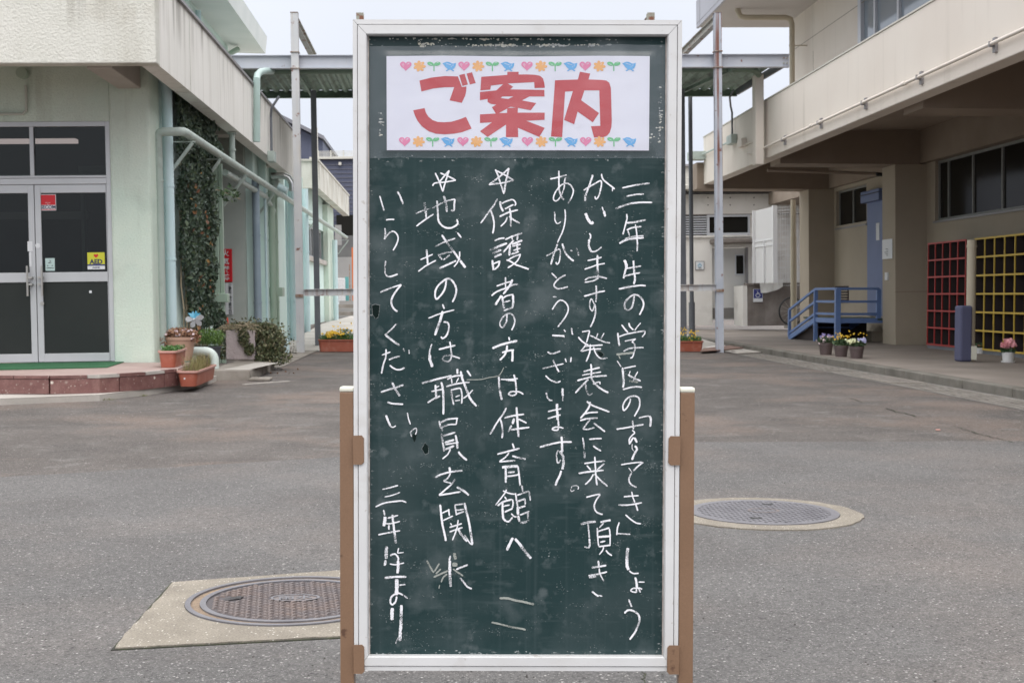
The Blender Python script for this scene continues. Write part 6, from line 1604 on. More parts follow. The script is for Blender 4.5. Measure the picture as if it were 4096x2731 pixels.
# ================================================================ behind, on the right: concrete outbuilding
ob = thing('outbuilding', 'weathered concrete toilet block with a grey door and louvred window behind the right canopy post', 'building', (6,34,.28), 'b')
YO = 34.0
def OX(px, py=1000): return BP(px,py,Y=YO).x
def OZ(py, px=2950): return BP(px,py,Y=YO).z
xd0, xd1 = OX(2848), OX(2993)
zd1 = OZ(990); 
MB().box(OX(2500), xd0, YO, YO+.25, .1, OZ(943)).build('wall', m_outb, ob)
MB().box(xd1, 11, YO, YO+.25, .1, OZ(943)).build('wall', m_outb, ob)
MB().box(xd0, xd1, YO, YO+.25, zd1, OZ(943)).build('wall', m_outb, ob)
MB().box(OX(2500), 11, YO, YO+.25, OZ(858), OZ(776)).build('wall', m_outb, ob)
MB().box(OX(3000), 11, YO, YO+.25, OZ(943)+.001, OZ(858)-.001).build('wall', m_outb, ob)
MB().box(OX(2500), 11, YO-.005, YO+.0, OZ(859), OZ(856)).build('joint', m_outdark, ob)
fr = MB().box(OX(2836), OX(3000), YO-.02, YO+.12, OZ(940), OZ(931)).box(OX(2836), OX(3000), YO-.02, YO+.12, OZ(867), OZ(859)).box(OX(2829), OX(2838), YO-.021, YO+.12, OZ(940), OZ(859)).box(OX(2993), OX(3000), YO-.021, YO+.12, OZ(940), OZ(859)).build('window_frame', m_alu, ob)
MB().box(OX(2838), OX(2994), YO+.05, YO+.06, OZ(932), OZ(866)).build('pane', m_glasso, fr)
MB().box(OX(2600), OX(3010), YO-.07, YO-.0, OZ(948), OZ(942)).build('window_sill', m_outb, ob)
lvr = MB().box(OX(2600), OX(2829), YO+.06, YO+.1, OZ(940), OZ(859)).build('louvre', m_cub, ob)
for k in range(8): MB().box(OX(2600), OX(2829), YO-.01, YO+.05, OZ(936-k*9.6), OZ(931-k*9.6)).build('slat', m_alu, lvr)
for px_ in (2832,2921,3016,3111):
    for py_ in (791,820): q = BP(px_,py_,Y=YO-.01); MB().tube([(q.x,YO-.008,q.z),(q.x,YO+.01,q.z)], .018, 8).build('tie_hole', m_outdark, ob)
MB().box(OX(2838), OX(3032), YO-.75, YO, OZ(976), OZ(957)).build('door_canopy', m_outdark, ob, bevel=.03)
dr = MB().box(xd0+.02, xd1-.05, YO+.10, YO+.15, .25, zd1-.01).build('door', m_doorg, ob)
MB().box(xd0+.02, xd1-.14, YO+.085, YO+.099, .28, OZ(1231)).build('kick_plate', m_doorb, dr)
MB().box(OX(2942), OX(2980), YO+.07, YO+.099, OZ(1100), OZ(1018)).build('window_frame', m_alu, dr); MB().box(OX(2947), OX(2975), YO+.060, YO+.069, OZ(1095), OZ(1022)).build('pane', m_glasso, dr)
MB().tube([(OX(2986),YO+.05,OZ(1123)),(OX(2986),YO+.1,OZ(1123))], .03, 12).build('knob', m_steel, dr)
MB().box(xd1-.049, xd1, YO+.02, YO+.2, .25, zd1).build('door_jamb', m_coping, ob)
MB().box(OX(2500), 11, YO-.35, YO+.3, OZ(774), OZ(768)).build('eaves', m_black, ob)
MB().box(OX(2500), 11, YO-.50, YO-.36, OZ(763), OZ(744)).build('roof_gutter', m_far, ob, bevel=.02)
m = MB(); x = OX(2500); k = 0
zr = OZ(742)
while x < 9: m.prism([(x,zr),(x+.10,zr-.11),(x+.16,zr-.11),(x+.26,zr),(x+.26,zr+.012),(x+.16,zr-.098),(x+.10,zr-.098),(x,zr+.012)], YO-.42, YO+5, 'Y'); x += .26
m.build('corrugated_roof', m_far, ob)
st_ = thing('accessible_toilet_sign', 'small white sign with a blue wheelchair symbol on the outbuilding wall', 'sign', (OX(2798),YO,OZ(1060)), 'b')
def wheelchair(t, x0, x1, z0, z1, y, mat):
    w, h = x1-x0, z1-z0; S = lambda u, v: (x0+w*u, y, z0+h*v); m = MB(); r = .04*w
    m.tube([S(.42,.86),S(.43,.84)], .09*w, 8); m.tube([S(.42,.74),S(.44,.46),(S(.68,.46)),S(.78,.24)], r, 6); m.tube([S(.44,.62),S(.64,.62)], r, 6)
    m.tube([S(.46+.25*math.cos(a), .30+.22*math.sin(a)) for a in [math.radians(d) for d in range(110,360,25)]], r, 6)
    m.build('wheelchair_symbol', mat, t)
MB().box(OX(2780),OX(2816),YO-.03,YO-.01,OZ(1078),OZ(1043)).build('plate', m_coping, st_); MB().box(OX(2782.5),OX(2813.5),YO-.035,YO-.0305,OZ(1076),OZ(1045.5)).build('face', m_sticker_w, st_)
wheelchair(st_, OX(2785),OX(2811),OZ(1068),OZ(1046),YO-.037,m_sky)
text('lettering', '便所', .045, m_ink, st_, facing((OX(2798),YO-.037,OZ(1072))))
# low dark wall with sign and towel, mesh gate
YL = 33.0
lw = thing('low_wall', 'low stained concrete wall with a parking sign beside the grey door', 'wall', (7.8,YL,.27), 'b')
a, b = BP(2990,1301,Y=YL), BP(3260,1301,Y=YL); zt = BP(3050,1140,Y=YL).z
MB().box(a.x, b.x, YL, YL+.25, .1, zt).build('body', m_outdark, lw, bevel=.01)
MB().box(a.x-.12, a.x-.002, YL-.0, YL+1.0, .1, zt-.01).build('end_post', m_outb, lw); MB().box(a.x-.02, b.x, YL-.04, YL+.29, zt+.001, zt+.05).build('coping', m_outdark, lw)
s4 = thing('parking_sign', 'blue sign with a white wheelchair symbol fixed to the low stained wall', 'sign', tuple(BP(3030,1180,Y=YL)), 'b')
a, b = BP(3012,1156,Y=YL), BP(3050,1207,Y=YL)
MB().box(a.x, b.x, YL-.03, YL-.005, b.z, a.z).build('plate', m_sticker_w, s4)
MB().box(a.x+.01, b.x-.01, YL-.034, YL-.0305, b.z+(a.z-b.z)*.28, a.z-.01).build('blue_field', m_sticker_b, s4)
wheelchair(s4, a.x+.02, b.x-.02, b.z+(a.z-b.z)*.31, a.z-.02, YL-.037, m_sticker_w)
tw = thing('towel', 'white towel draped over the low wall beside the blue sign', 'towel', tuple(BP(3090,1150,Y=YL)), 'b')
pp = [(3037,1129),(3046,1150),(3052,1181),(3068,1180),(3098,1172),(3118,1165),(3133,1155),(3132,1128)]
P = [BP(a_,b_,Y=YL-.07) for a_,b_ in pp]
m = MB(); n_ = 12
top = [Vector((P[0].x+(P[-1].x-P[0].x)*k/n_, 0, P[0].z)) for k in range(n_+1)]
def botz(x):
    for a_, b_ in zip(P[2:], P[3:]):
        if a_.x <= x <= b_.x: return a_.z+(b_.z-a_.z)*(x-a_.x)/(b_.x-a_.x)
    return P[2].z if x < P[2].x else P[-2].z
vs = []
for r in range(6):
    for k in range(n_+1):
        x = top[k].x; t = r/4
        if r == 0: vs.append((x, YL+.25, top[k].z+.055))
        else:
            z = top[k].z+.058+(botz(max(x,P[2].x))-top[k].z)*(r-1)/4; vs.append((x + (.04 if k == 0 else 0)*(r-1)/4, YL-.06-.03*math.sin(k*1.3+r*.6)*(r-1)/4, z))
m.add(vs, [(r*(n_+1)+k, r*(n_+1)+k+1, (r+1)*(n_+1)+k+1, (r+1)*(n_+1)+k) for r in range(5) for k in range(n_)]); m.build('cloth', m_cloth, tw, smooth=True)
YG = 32.0
gt = thing('mesh_gate', 'tall white mesh gate with frosted panels standing behind the low wall', 'gate', tuple(BP(3100,1130,Y=YG)), 'b')
def gx(px): return BP(px,1000,Y=YG).x
def gz_(py): return BP(3100,py,Y=YG+.4).z
zb_ = zt+.05
m = MB().box(gx(3046),gx(3056),YG+.9,YG+.95,zb_,gz_(836)).box(gx(3108),gx(3126),YG+.38,YG+.48,zb_,gz_(822)); m.build('gate_post', m_mesh, gt)
MB().add([(gx(3056),YG+.92,zb_),(gx(3108),YG+.45,zb_),(gx(3108),YG+.45,gz_(826)),(gx(3056),YG+.92,gz_(838))],[(0,1,2,3)]).build('frosted_panel', m_poly, gt)
m = MB()
for py_ in (957,978): m.bar((gx(3056),YG+.90,gz_(py_+6)),(gx(3108),YG+.43,gz_(py_)),.03,.03)
m.bar((gx(3083),YG+.66,zb_),(gx(3083),YG+.66,gz_(960)),.05,.05,(0,1,0)); m.build('gate_rail', m_mesh, gt)
m = MB()
for k in range(14): m.bar((gx(3126),YG+.43,gz_(830+k*24)),(gx(3215),YG+.2,gz_(830+k*24)),.009,.009)
for k in range(9): x = gx(3130+k*9); m.bar((x,YG+.42-.02*k,zb_),(x,YG+.42-.02*k,gz_(822 if k % 2 else 828)),.007,.007,(0,1,0))
m.bar((gx(3126),YG+.43,gz_(842)),(gx(3215),YG+.2,gz_(842)),.03,.012); m.build('wire_mesh', m_mesh, gt, kind='stuff')
# bicycle parked behind the beige pipe
bk = thing('bicycle', 'bicycle parked behind the beige downpipe with one dark wheel showing', 'bicycle', tuple(GP(3172,1318,Y=31)))
c = GP(3166,1268,Y=31.2); R_ = .33; c.z = max(c.z, .62)
MB().tube([(c.x+.22*math.cos(t)*1.5, c.y+.1*math.cos(t), c.z+R_*math.sin(t)) for t in [k*math.pi/16 for k in range(33)]], .022, 8, cap=False).build('tyre', m_black, bk, smooth=True)
m = MB()
for k in range(14): t = k*math.pi/7; m.tube([(c.x,c.y,c.z),(c.x+.33*math.cos(t), c.y+.1*math.cos(t), c.z+R_*math.sin(t))], .003, 4)
m.build('spokes', m_steel, bk)
MB().tube([(c.x,c.y,c.z),(c.x+.35,c.y+.05,c.z+.15),(c.x+.75,c.y+.1,c.z+.45)], .018, 8).tube([(c.x+.35,c.y+.05,c.z+.15),(c.x+.6,c.y+.1,c.z-.05),(c.x+1.0,c.y+.15,c.z)], .018, 8).build('bicycle_frame', m_steel, bk)
MB().tube([(c.x+1.0+.33*math.cos(t), c.y+.15+.1*math.cos(t), c.z+R_*math.sin(t)) for t in [k*math.pi/16 for k in range(33)]], .022, 8, cap=False).build('tyre', m_black, bk, smooth=True)
MB().box(c.x-.1, c.x+1.2, c.y-.1, c.y+.3, .2, c.z-R_-.02).build('stand', m_concd, bk)
# far cream block over the outbuilding
fb = thing('far_building', 'cream flat roofed block seen above the corrugated roof', 'building', tuple(BP(2780,700,Y=60)), 'b')
MB().box(BP(2600,700,Y=60).x, BP(3000,700,Y=60).x, 60, 66, 0, BP(2780,667,Y=60).z).build('wall', m_far, fb)
MB().box(BP(2600,700,Y=60).x, BP(3000,700,Y=60).x, 59.8, 66.2, BP(2780,667,Y=60).z+.001, BP(2780,658,Y=60).z).build('roof_edge', m_coping, fb)
MB().box(BP(2600,700,Y=59).x, BP(3000,700,Y=59).x, 58.9, 59, BP(2780,716,Y=59).z, BP(2780,710,Y=59).z).build('lower_ledge', m_far, fb)
# boards on the ground by the right post
bd = thing('board_stack', 'brown and pale boards with a blue corner lying by the right canopy post', 'boards', tuple(GP(2960,1395,Z=0)))
def gpoly(pp, z): return [(GP(a_,b_,Z=z).x, GP(a_,b_,Z=z).y) for a_,b_ in pp]
MB().prism(gpoly([(2800,1404),(2815,1392),(2975,1374),(3020,1380),(3015,1386),(2890,1398)],.05), .034, .05).build('board', m_woodb, bd)
MB().prism(gpoly([(2888,1400),(3018,1386),(3080,1398),(3075,1405),(2950,1412)],.03), .012, .030).build('board', m_conc, bd)
MB().prism(gpoly([(2812,1390),(2830,1383),(2940,1366),(2960,1370),(2900,1381)],.05), .012, .033).build('board', m_outb, bd)
MB().prism(gpoly([(3035,1404),(3045,1399),(3088,1396),(3092,1404),(3082,1410)],.034), .031, .04).build('blue_corner', m_sky, bd)
sp = thing('small_stone', 'small dark stone with a tuft of weed on the ground by the right canopy post', 'stone', tuple(GP(2935,1411,Z=0)))
q = GP(2933,1411,Z=.01); MB().lathe([(.0,.05),(.03,.045),(.05,.02),(.045,0)], (q.x,q.y,0), 8).build('body', m_outdark, sp, smooth=True)

# ================================================================ behind, on the left: house, wall, steps, fence
hs = thing('house', 'dark navy sided house with a grey roof beyond the mint building', 'house', tuple(BP(1250,1000,Y=62)), 'b')
def HX(px, Y=62.): return BP(px,800,Y=Y).x
def HZ(py, px=1300, Y=62.): return BP(px,py,Y=Y).z
MB().prism([(HX(1050),0),(HX(1295),0),(HX(1295),HZ(563)),(HX(1050),HZ(440))], 62, 70, 'Y').build('wall', m_navyw, hs)
MB().prism([(HX(1050),HZ(436)),(HX(1303),HZ(562)),(HX(1303),HZ(548)),(HX(1050),HZ(420))], 61.5, 70.5, 'Y').build('roof', m_navyr, hs)
MB().box(HX(1296), HX(1500), 58.5, 66, 0, HZ(640,Y=58.5)).build('wall', m_navyw, hs)
MB().box(HX(1120), HX(1296)-.01, 60, 61.9, 0, HZ(655,Y=60)).build('wall', m_navyw, hs)
MB().box(HX(1270), HX(1500), 58.3, 66, HZ(638,Y=58.5), HZ(630,Y=58.5)).build('roof', m_far, hs)
m = MB(); 
for k in range(36): m.box(HX(1296), HX(1500), 58.47, 58.499, .2+k*.19, .215+k*.19)
m.build('siding_joint', m_navyr, hs, kind='stuff')
q0, q1 = HZ(630,Y=58.5), HZ(603,Y=58.5); m = MB()
for k in range(5): m.box(HX(1275,58.5), HX(1500,58.5), 58.45, 58.48, q0+(q1-q0)*(k+.2)/5, q0+(q1-q0)*(k+.2)/5+.022)
for k in range(4): m.box(HX(1275+k*50,58.5), HX(1275+k*50,58.5)+.05, 58.4, 58.44, q0, q1)
m.build('railing', m_far, hs)
MB().tube([(HX(1272,58.5),58.6,q0),(HX(1272,58.5),58.6,HZ(510,1272,58.5))], .035, 8).build('antenna', m_far, hs)
MB().box(HX(1357,58.4),HX(1368,58.4),58.35,58.45,HZ(661,1360,58.4),HZ(649,1360,58.4)).build('wall_vent', m_far, hs)
MB().box(HX(1345,58.4),HX(1500,58.4),58.3,58.46,HZ(946,1380,58.4),HZ(860,1380,58.4)).build('carport_opening', m_glasso, hs)
bw = thing('retaining_wall', 'grey stained concrete wall with a dark upper band at the end of the passage', 'wall', tuple(BP(1380,1100,Y=52)), 'b')
MB().box(BP(1300,1000,Y=52).x, BP(1700,1000,Y=52).x, 52, 52.4, -.2, BP(1380,1028,Y=52).z).build('lower_wall', m_greyc, bw)
MB().box(BP(1300,1000,Y=52.5).x, BP(1700,1000,Y=52.5).x, 52.5, 52.7, BP(1380,1028,Y=52).z+.0, BP(1380,940,Y=52).z).build('upper_wall', PM('dark_band', (.13,.13,.13,1), (.18,.18,.17,1), sc=1, rough=.9), bw)
MB().box(BP(1340,960,Y=51.5).x, BP(1366,960,Y=51.5).x, 51.5, 51.6, BP(1350,980,Y=51.5).z, BP(1350,900,Y=51.5).z).build('sheet', m_greyc, bw)
ss = thing('steps', 'low concrete steps at the far end of the passage', 'steps', tuple(GP(1390,1260,Y=44)))
for k in range(5):
    MB().box(GP(1345,1260,Y=44).x, GP(1345,1260,Y=44).x+5, 44+k*.35, 44.36+k*.35, 0, .30+k*.125).build('step', m_concd if k % 2 else m_greyc, ss)
fn = thing('railing', 'white barred railing above the far steps', 'railing', tuple(BP(1355,1160,Y=46)), 'b')
m = MB(); ra, rb_ = BP(1332,1115,Y=45.9), BP(1380,1213,Y=46)
for zz in (ra.z, rb_.z): MB().bar((ra.x,46,zz),(rb_.x,46,zz),.05,.05).build('rail', m_mesh, fn)
for k in range(9): x = ra.x+(rb_.x-ra.x)*k/8; MB().box(x-.018,x+.018,45.98,46.02,rb_.z,ra.z).build('bar', m_mesh, fn)
tg = thing('gate_panel', 'turquoise gate panel beside the far white railing', 'gate', tuple(BP(1387,1160,Y=46)), 'b')
a, b = BP(1380,1107,Y=46.1), BP(1396,1213,Y=46.1); MB().box(a.x,b.x,46.1,46.15,b.z,a.z).build('panel', m_turq, tg)
rp = thing('rusty_post', 'rusty steel post in front of the turquoise gate panel', 'post', tuple(BP(1400,1216,Y=45.5)), 'b')
a, b = BP(1396,1057,Y=45.5), BP(1402,1217,Y=45.5); MB().box(a.x,b.x,45.5,45.56,b.z-.3,a.z).build('body', m_rust, rp)
og = thing('play_frame', 'orange painted frame half hidden by the left edge of the blackboard', 'frame', tuple(BP(1412,1100,Y=47)), 'b')
a, b = BP(1406,990,Y=47), BP(1436,1110,Y=47)
for xx in (a.x, b.x): MB().box(xx,xx+.08,47,47.08,.5,a.z).build('upright', m_orange, og)
for k in range(3): MB().box(a.x+.08,b.x,47.01,47.07,a.z-.1-k*.4,a.z-.03-k*.4).build('cross_bar', m_orange, og)
# ================================================================ planters and plants
def long_planter(name, label, p0, p1, w, h, mat, base, rim=.018, rimmat=None):
    # trough from p0 to p1 (centre line ends), rounded ends, tapering to the base
    t = thing(name, label, 'planter', (p0[0], p0[1], base)); p0 = Vector(p0); p1 = Vector(p1); d = (p1-p0).normalized(); nrm = Vector((-d.y,d.x))
    def loop(ww, ins, z):
        P = []; hw = ww/2; r = hw*.55
        for cx, cy, a0 in ((0+ins+r,-hw+r,180),(0+ins+r,hw-r,90)): pass
        L_ = (p1-p0).length; pts_ = []
        for (cx, cy, a0) in ((L_-ins-r,hw-r,0),(ins+r,hw-r,90),(ins+r,-hw+r,180),(L_-ins-r,-hw+r,270)):
            for k in range(5): a = math.radians(a0+k*22.5); pts_.append((cx+r*math.cos(a), cy+r*math.sin(a)))
        return [(p0.x+d.x*x+nrm.x*y, p0.y+d.y*x+nrm.y*y, z) for x, y in pts_]
    loops = [loop(w*.70,.035,base+.001), loop(w*.86,.015,base+h-.03), loop(w*.86,.015,base+h-.024)]
    n = 20; vs = sum(loops, []); fs = [tuple(range(n))[::-1]] + [(i*n+k,i*n+(k+1)%n,(i+1)*n+(k+1)%n,(i+1)*n+k) for i in range(2) for k in range(n)]
    MB().add(vs, fs).build('trough', mat, t, smooth=True)
    ls = [loop(w*.87,.012,base+h-.0235), loop(w,0,base+h-.020), loop(w,0,base+h), loop(w*.86,.014,base+h), loop(w*.84,.016,base+h-.02)]
    vs = sum(ls, []); MB().add(vs, [(i*n+k,i*n+(k+1)%n,(i+1)*n+(k+1)%n,(i+1)*n+k) for i in range(4) for k in range(n)]).build('rim', rimmat or mat, t, smooth=True)
    MB().add(loop(w*.845,.017,base+h-.022), [tuple(range(n))]).build('soil', m_soil, t)
    return t
def round_pot(name, label, c, r, h, mat, rimh=.04, taper=.75, cat='flower pot'):
    t = thing(name, label, cat, c)
    MB().lathe([(0,.001),(r*taper,.001),(r*.95,h-rimh)], c, 28).build('body', mat, t, smooth=True)
    MB().lathe([(r*.93,h-rimh+.0005),(r,h-rimh+.001),(r*1.0,h),(r*.9,h),(r*.88,h-.02)], c, 28).build('rim', mat, t, smooth=True)
    MB().disc(c, r*.885, 24, h-.021).build('soil', m_soil, t); return t
def plant(name, label, cat, loc, parts):
    t = thing(name, label, cat, loc)
    for nm, m, mat in parts: m.build(nm, mat, t, kind='stuff') if nm in ('foliage','grass_blades','petals','flowers','dried_leaves') else m.build(nm, mat, t)
    return t
rnd = random.Random(77)
def ell(c, r): 
    def f():
        while True:
            v = Vector((rnd.uniform(-1,1),rnd.uniform(-1,1),rnd.uniform(-1,1)))
            if .25 < v.length < 1: return (c[0]+v.x*r[0], c[1]+v.y*r[1], c[2]+v.z*r[2])
    return f
def blades(m, n, base, h, spread, w=.003, lean=.5):
    for _ in range(n):
        x, y, z = base(); a = rnd.random()*6.28; l = h*rnd.uniform(.5,1.2); k = rnd.random()*lean*l; dx, dy = math.cos(a), math.sin(a)
        p = Vector((x,y,z)); q = p+Vector((dx*k*.4,dy*k*.4,l*.6)); e = p+Vector((dx*k,dy*k,l)); s = Vector((-dy,dx,0))*w
        m.add([p-s,p+s,q+s*.8,q-s*.8,e], [(0,1,2,3),(3,2,4)])
def flower(m, c, r, n=6):
    nrm = Vector((rnd.gauss(0,.5),-1+rnd.gauss(0,.4),.6+rnd.gauss(0,.4))).normalized(); a = nrm.orthogonal().normalized(); b = nrm.cross(a); c = Vector(c)
    for k in range(n):
        t = 6.283*k/n; u = (a*math.cos(t)+b*math.sin(t)); v = (-a*math.sin(t)+b*math.cos(t))
        m.add([c, c+u*r*.6+v*r*.42+nrm*r*.1, c+u*r+nrm*r*.22, c+u*r*.6-v*r*.42+nrm*r*.1], [(0,1,2,3)])
# A: small planter on the step
a0 = GP(668,1404,Z=.40); a1 = Vector((a0.x-.04, a0.y+.78))
A_ = long_planter('planter_box', 'short terracotta planter of green seedlings standing up on the entrance step', (a0.x,a0.y), tuple(a1[:2]), .205, .175, m_terra, .227, rimmat=m_terra2)
def inA(p0, p1, w, z):
    p0 = Vector(p0[:2]); p1 = Vector(p1[:2]); d = p1-p0; n = Vector((-d.y,d.x)).normalized()
    return lambda: tuple(p0+d*rnd.uniform(.1,.9)+n*rnd.uniform(-.4,.4)*w)+(z,)
m = MB(); blades(m, 420, inA(a0,a1,.2,.375), .06, .1, .0035, .9); m2 = MB(); leafcloud(m2, 380, lambda: (lambda q: (q[0],q[1],q[2]+rnd.random()*.055))(inA(a0,a1,.2,.385)()), .014, None, rnd)
plant('seedlings', 'low bright green seedlings in the terracotta planter on the step', 'plant', (a0.x,a0.y,.38), [('grass_blades',m,m_leafg),('foliage',m2,m_leafg)])
# B: long planter on the kerb
b0 = GP(750,1487,Z=.207); b1 = Vector((-2.52, b0.y+1.25))
B_ = long_planter('planter_box', 'longer faded terracotta planter of dry weeds down on the kerb apron', (b0.x,b0.y-.02), tuple(b1[:2]), .225, .16, m_terra, .058, rimmat=m_terra2)
MB().tube([(b0.x-.03,b0.y-.0,.14),(b0.x-.03,b0.y+.02,.14)], .009, 8).build('white_blotch', m_sticker_w, B_)
m = MB(); blades(m, 700, inA(b0,b1,.2,.19), .17, .2, .0011, 1.0); m2 = MB(); leafcloud(m2, 420, lambda: (lambda q: (q[0],q[1],q[2]+abs(rnd.gauss(0,.05))))(inA(b0,b1,.24,.20)()), .006, None, rnd)
plant('weeds', 'wispy dry weeds spilling from the planter on the kerb apron', 'plant', (b0.x,b0.y,.19), [('grass_blades',m,m_drygrass),('foliage',m2,m_drygrass)])
# C: tall sandy pot with dead flowers, pinwheel
c = GP(726,1440,Z=.23); c = (c.x, 15.05, .228)
C_ = round_pot('flower_pot', 'tall sandy clay pot of withered brown flowers with a pinwheel in it', c, .172, .27, m_clay, .035, .72)
m = MB(); leafcloud(m, 620, ell((c[0],c[1],c[2]+.31),(.20,.17,.065)), .02, None, rnd); leafcloud(m, 170, ell((c[0]-.21,c[1]-.05,c[2]+.22),(.10,.07,.08)), .018, None, rnd); leafcloud(m, 70, ell((c[0]+.19,c[1]-.08,c[2]+.26),(.07,.05,.05)), .018, None, rnd)
m2 = MB(); [flower(m2, ell((c[0],c[1]-.05,c[2]+.30),(.23,.14,.07))(), .017, 5) for _ in range(40)]
m3 = MB(); blades(m3, 60, ell((c[0],c[1],c[2]+.27),(.15,.12,.02)), .14, .1, .002, 1)
plant('dead_flowers', 'withered brown flowers drooping over the tall sandy pot', 'plant', (c[0],c[1],c[2]+.25), [('dried_leaves',m,m_dry),('petals',m2,m_fpale),('stalks',m3,m_twig)])
pw = thing('pinwheel', 'blue and frosted white toy pinwheel on a dark stick in the sandy pot', 'pinwheel', (c[0],c[1],c[2]+.25))
h0 = GP(778,1270,Y=15.0); s0 = GP(762,1325,Y=15.0)
MB().tube([(s0.x,15.04,s0.z-.05),(h0.x,15.02,h0.z)], .005, 8).build('stick', m_black, pw)
m_pet = PM('frosted_petal', (.60,.62,.66,1), rough=.3, trans=.35); m_petb = PM('blue_petal', (.10,.42,.62,1), rough=.3, trans=.2)
for k, ang in enumerate((62,118,10,-48,-112,178)):
    a = math.radians(ang); u = Vector((math.cos(a),0,math.sin(a))); v = Vector((-math.sin(a),0,math.cos(a))); L_ = .105 if k > 1 else .09; hc = Vector((h0.x,14.99,h0.z-.015))
    prof = [(.0,0),(.35,.28),(.75,.36),(1,.12),(1,-.05),(.7,-.26),(.3,-.16)] if k > 1 else [(0,0),(.5,.32),(1.05,.35),(.8,0),(1.0,-.3),(.45,-.25)]
    vs = [hc+u*L_*p+v*L_*q+Vector((0,-.03*q+.02*p,0)) for p, q in prof]
    MB().add(vs, [tuple(range(len(vs)))]).build('petal', m_petb if k < 2 else m_pet, pw)
MB().tube([(h0.x,14.96,h0.z-.015),(h0.x,14.985,h0.z-.015)], .009, 10).build('hub', m_sticker_w, pw)
# D: charcoal pot with feathery plant
c = GP(833,1400,Y=16.4); c = (c.x, 16.4, .12)
D_ = round_pot('flower_pot', 'wide charcoal pot behind the sandy pot holding a feathery green plant', c, .165, .22, m_potd, .02, .8)
D_.location.z += 0
m = MB(); leafcloud(m, 900, ell((c[0]+.02,c[1],c[2]+.34),(.20,.17,.10)), .012, None, rnd); blades(m, 500, ell((c[0]+.02,c[1],c[2]+.26),(.16,.12,.06)), .14, .1, .0018, .9)
plant('fern', 'feathery bright green plant in the charcoal pot', 'plant', (c[0],c[1],c[2]+.2), [('foliage',m,m_fern)])
MB().box(c[0]-.12,c[0]+.12,c[1]-.12,c[1]+.12,.0,.119).build('pot_plinth', m_concd, D_)
# white elbow drain
el = thing('drain_elbow', 'thick white plastic drain elbow turning down behind the long planter', 'pipe', tuple(GP(850,1430,Y=14.75)))
YE_ = 15.3; zz = GP(820,1404,Y=YE_).z; xe = GP(862,1420,Y=YE_).x
pts_ = [(xe-.45,YE_,zz),(xe-.12,YE_,zz)] + [(xe-.12+.11*math.sin(a),YE_,zz-.11+.11*math.cos(a)) for a in [math.radians(k*15) for k in range(1,7)]] + [(xe-.01,YE_,.121)]
MB().tube(pts_, .05, 16).build('pipe', PM('pale_mint_plastic', (.62,.70,.66,1), rough=.4), el, smooth=True)
e2 = thing('drain_elbow', 'small pale elbow at the foot of the mint wall beyond the bush', 'pipe', tuple(GP(1140,1366,Y=21.8)))
q = GP(1128,1350,Y=21.8); zz = q.z
pts_ = [(q.x-.4,21.8,zz),(q.x-.05,21.8,zz)] + [(q.x-.05+.12*math.sin(a),21.8,zz-.12+.12*math.cos(a)) for a in [math.radians(k*15) for k in range(1,7)]] + [(q.x+.07,21.8,.02)]
MB().tube(pts_, .055, 14).build('pipe', m_pipeb, e2, smooth=True)
# F: pinkish concrete block planter smothered by a bush
a, b = GP(903,1441,Y=17.0), GP(1020,1441,Y=17.0)
bp_ = thing('block_planter', 'square pinkish rendered planter block half covered by trailing bush', 'planter', ((a.x+b.x)/2,17.2,.12))
ztp = GP(960,1321,Y=17.0).z
MB().box(a.x, b.x, 17.0, 17.42, .142, ztp).build('body', m_pink, bp_, bevel=.012)
MB().box(a.x+.01, b.x-.01, 17.01, 17.41, .121, .1415).build('foot', m_concd, bp_)
m = MB()
leafcloud(m, 2000, ell(((a.x+b.x)/2+.04,17.22,ztp-.0),(.34,.26,.105)), .019, None, rnd); leafcloud(m, 260, ell(((a.x+b.x)/2+.10,17.22,ztp+.02),(.42,.28,.16)), .019, None, rnd)
leafcloud(m, 1500, ell((b.x+.10,17.25,.46),(.20,.28,.17)), .02, None, rnd); leafcloud(m, 1300, ell((b.x+.22,17.2,.34),(.17,.28,.21)), .02, None, rnd); leafcloud(m, 1000, ell((b.x+.12,17.2,.24),(.17,.28,.2)), .02, None, rnd); leafcloud(m, 420, ell((b.x+.2,17.2,.36),(.30,.34,.33)), .02, None, rnd)
leafcloud(m, 1100, ell((b.x+.22,17.1,.16),(.26,.30,.10)), .016, None, rnd)
leafcloud(m, 420, ell(((a.x+b.x)/2+.05,16.96,ztp-.10),(.08,.03,.12)), .016, None, rnd); leafcloud(m, 420, ell(((a.x+b.x)/2+.12,16.96,ztp-.24),(.07,.03,.08)), .016, None, rnd)
leafcloud(m, 450, ell((a.x-.04,17.05,.32),(.06,.12,.20)), .015, None, rnd)
m2 = MB()
for k in range(60):
    p = Vector(ell(((a.x+b.x)/2,17.1,ztp+.05),(.26,.2,.03))()); q = p+Vector((rnd.gauss(0,.09),rnd.gauss(0,.06),rnd.gauss(0,.03))); r = q+Vector((rnd.gauss(0,.08),rnd.gauss(0,.05),-abs(rnd.gauss(0,.05)))); m2.tube([p,q,r], .0028, 4)
for k in range(120):
    p = Vector(ell((b.x+.17,17.2,.36),(.22,.28,.3))()); m2.tube([p, p+Vector((rnd.gauss(0,.05),rnd.gauss(0,.04),rnd.gauss(0,.05)))], .002, 4)
plant('bush', 'untidy grey green bush trailing over and beside the pinkish planter block', 'bush', (b.x+.1,17.2,0), [('foliage',m,m_bush),('stems',m2,m_twig)])
leaves = MB(); leafcloud(leaves, 40, lambda: (b.x+rnd.uniform(-.1,.6), 17+rnd.uniform(-.9,.3), .012), .014, (0,0,1), rnd); leaves.build('fallen_leaves', m_dry, kind='stuff', label='dry fallen leaves at the foot of the bush')
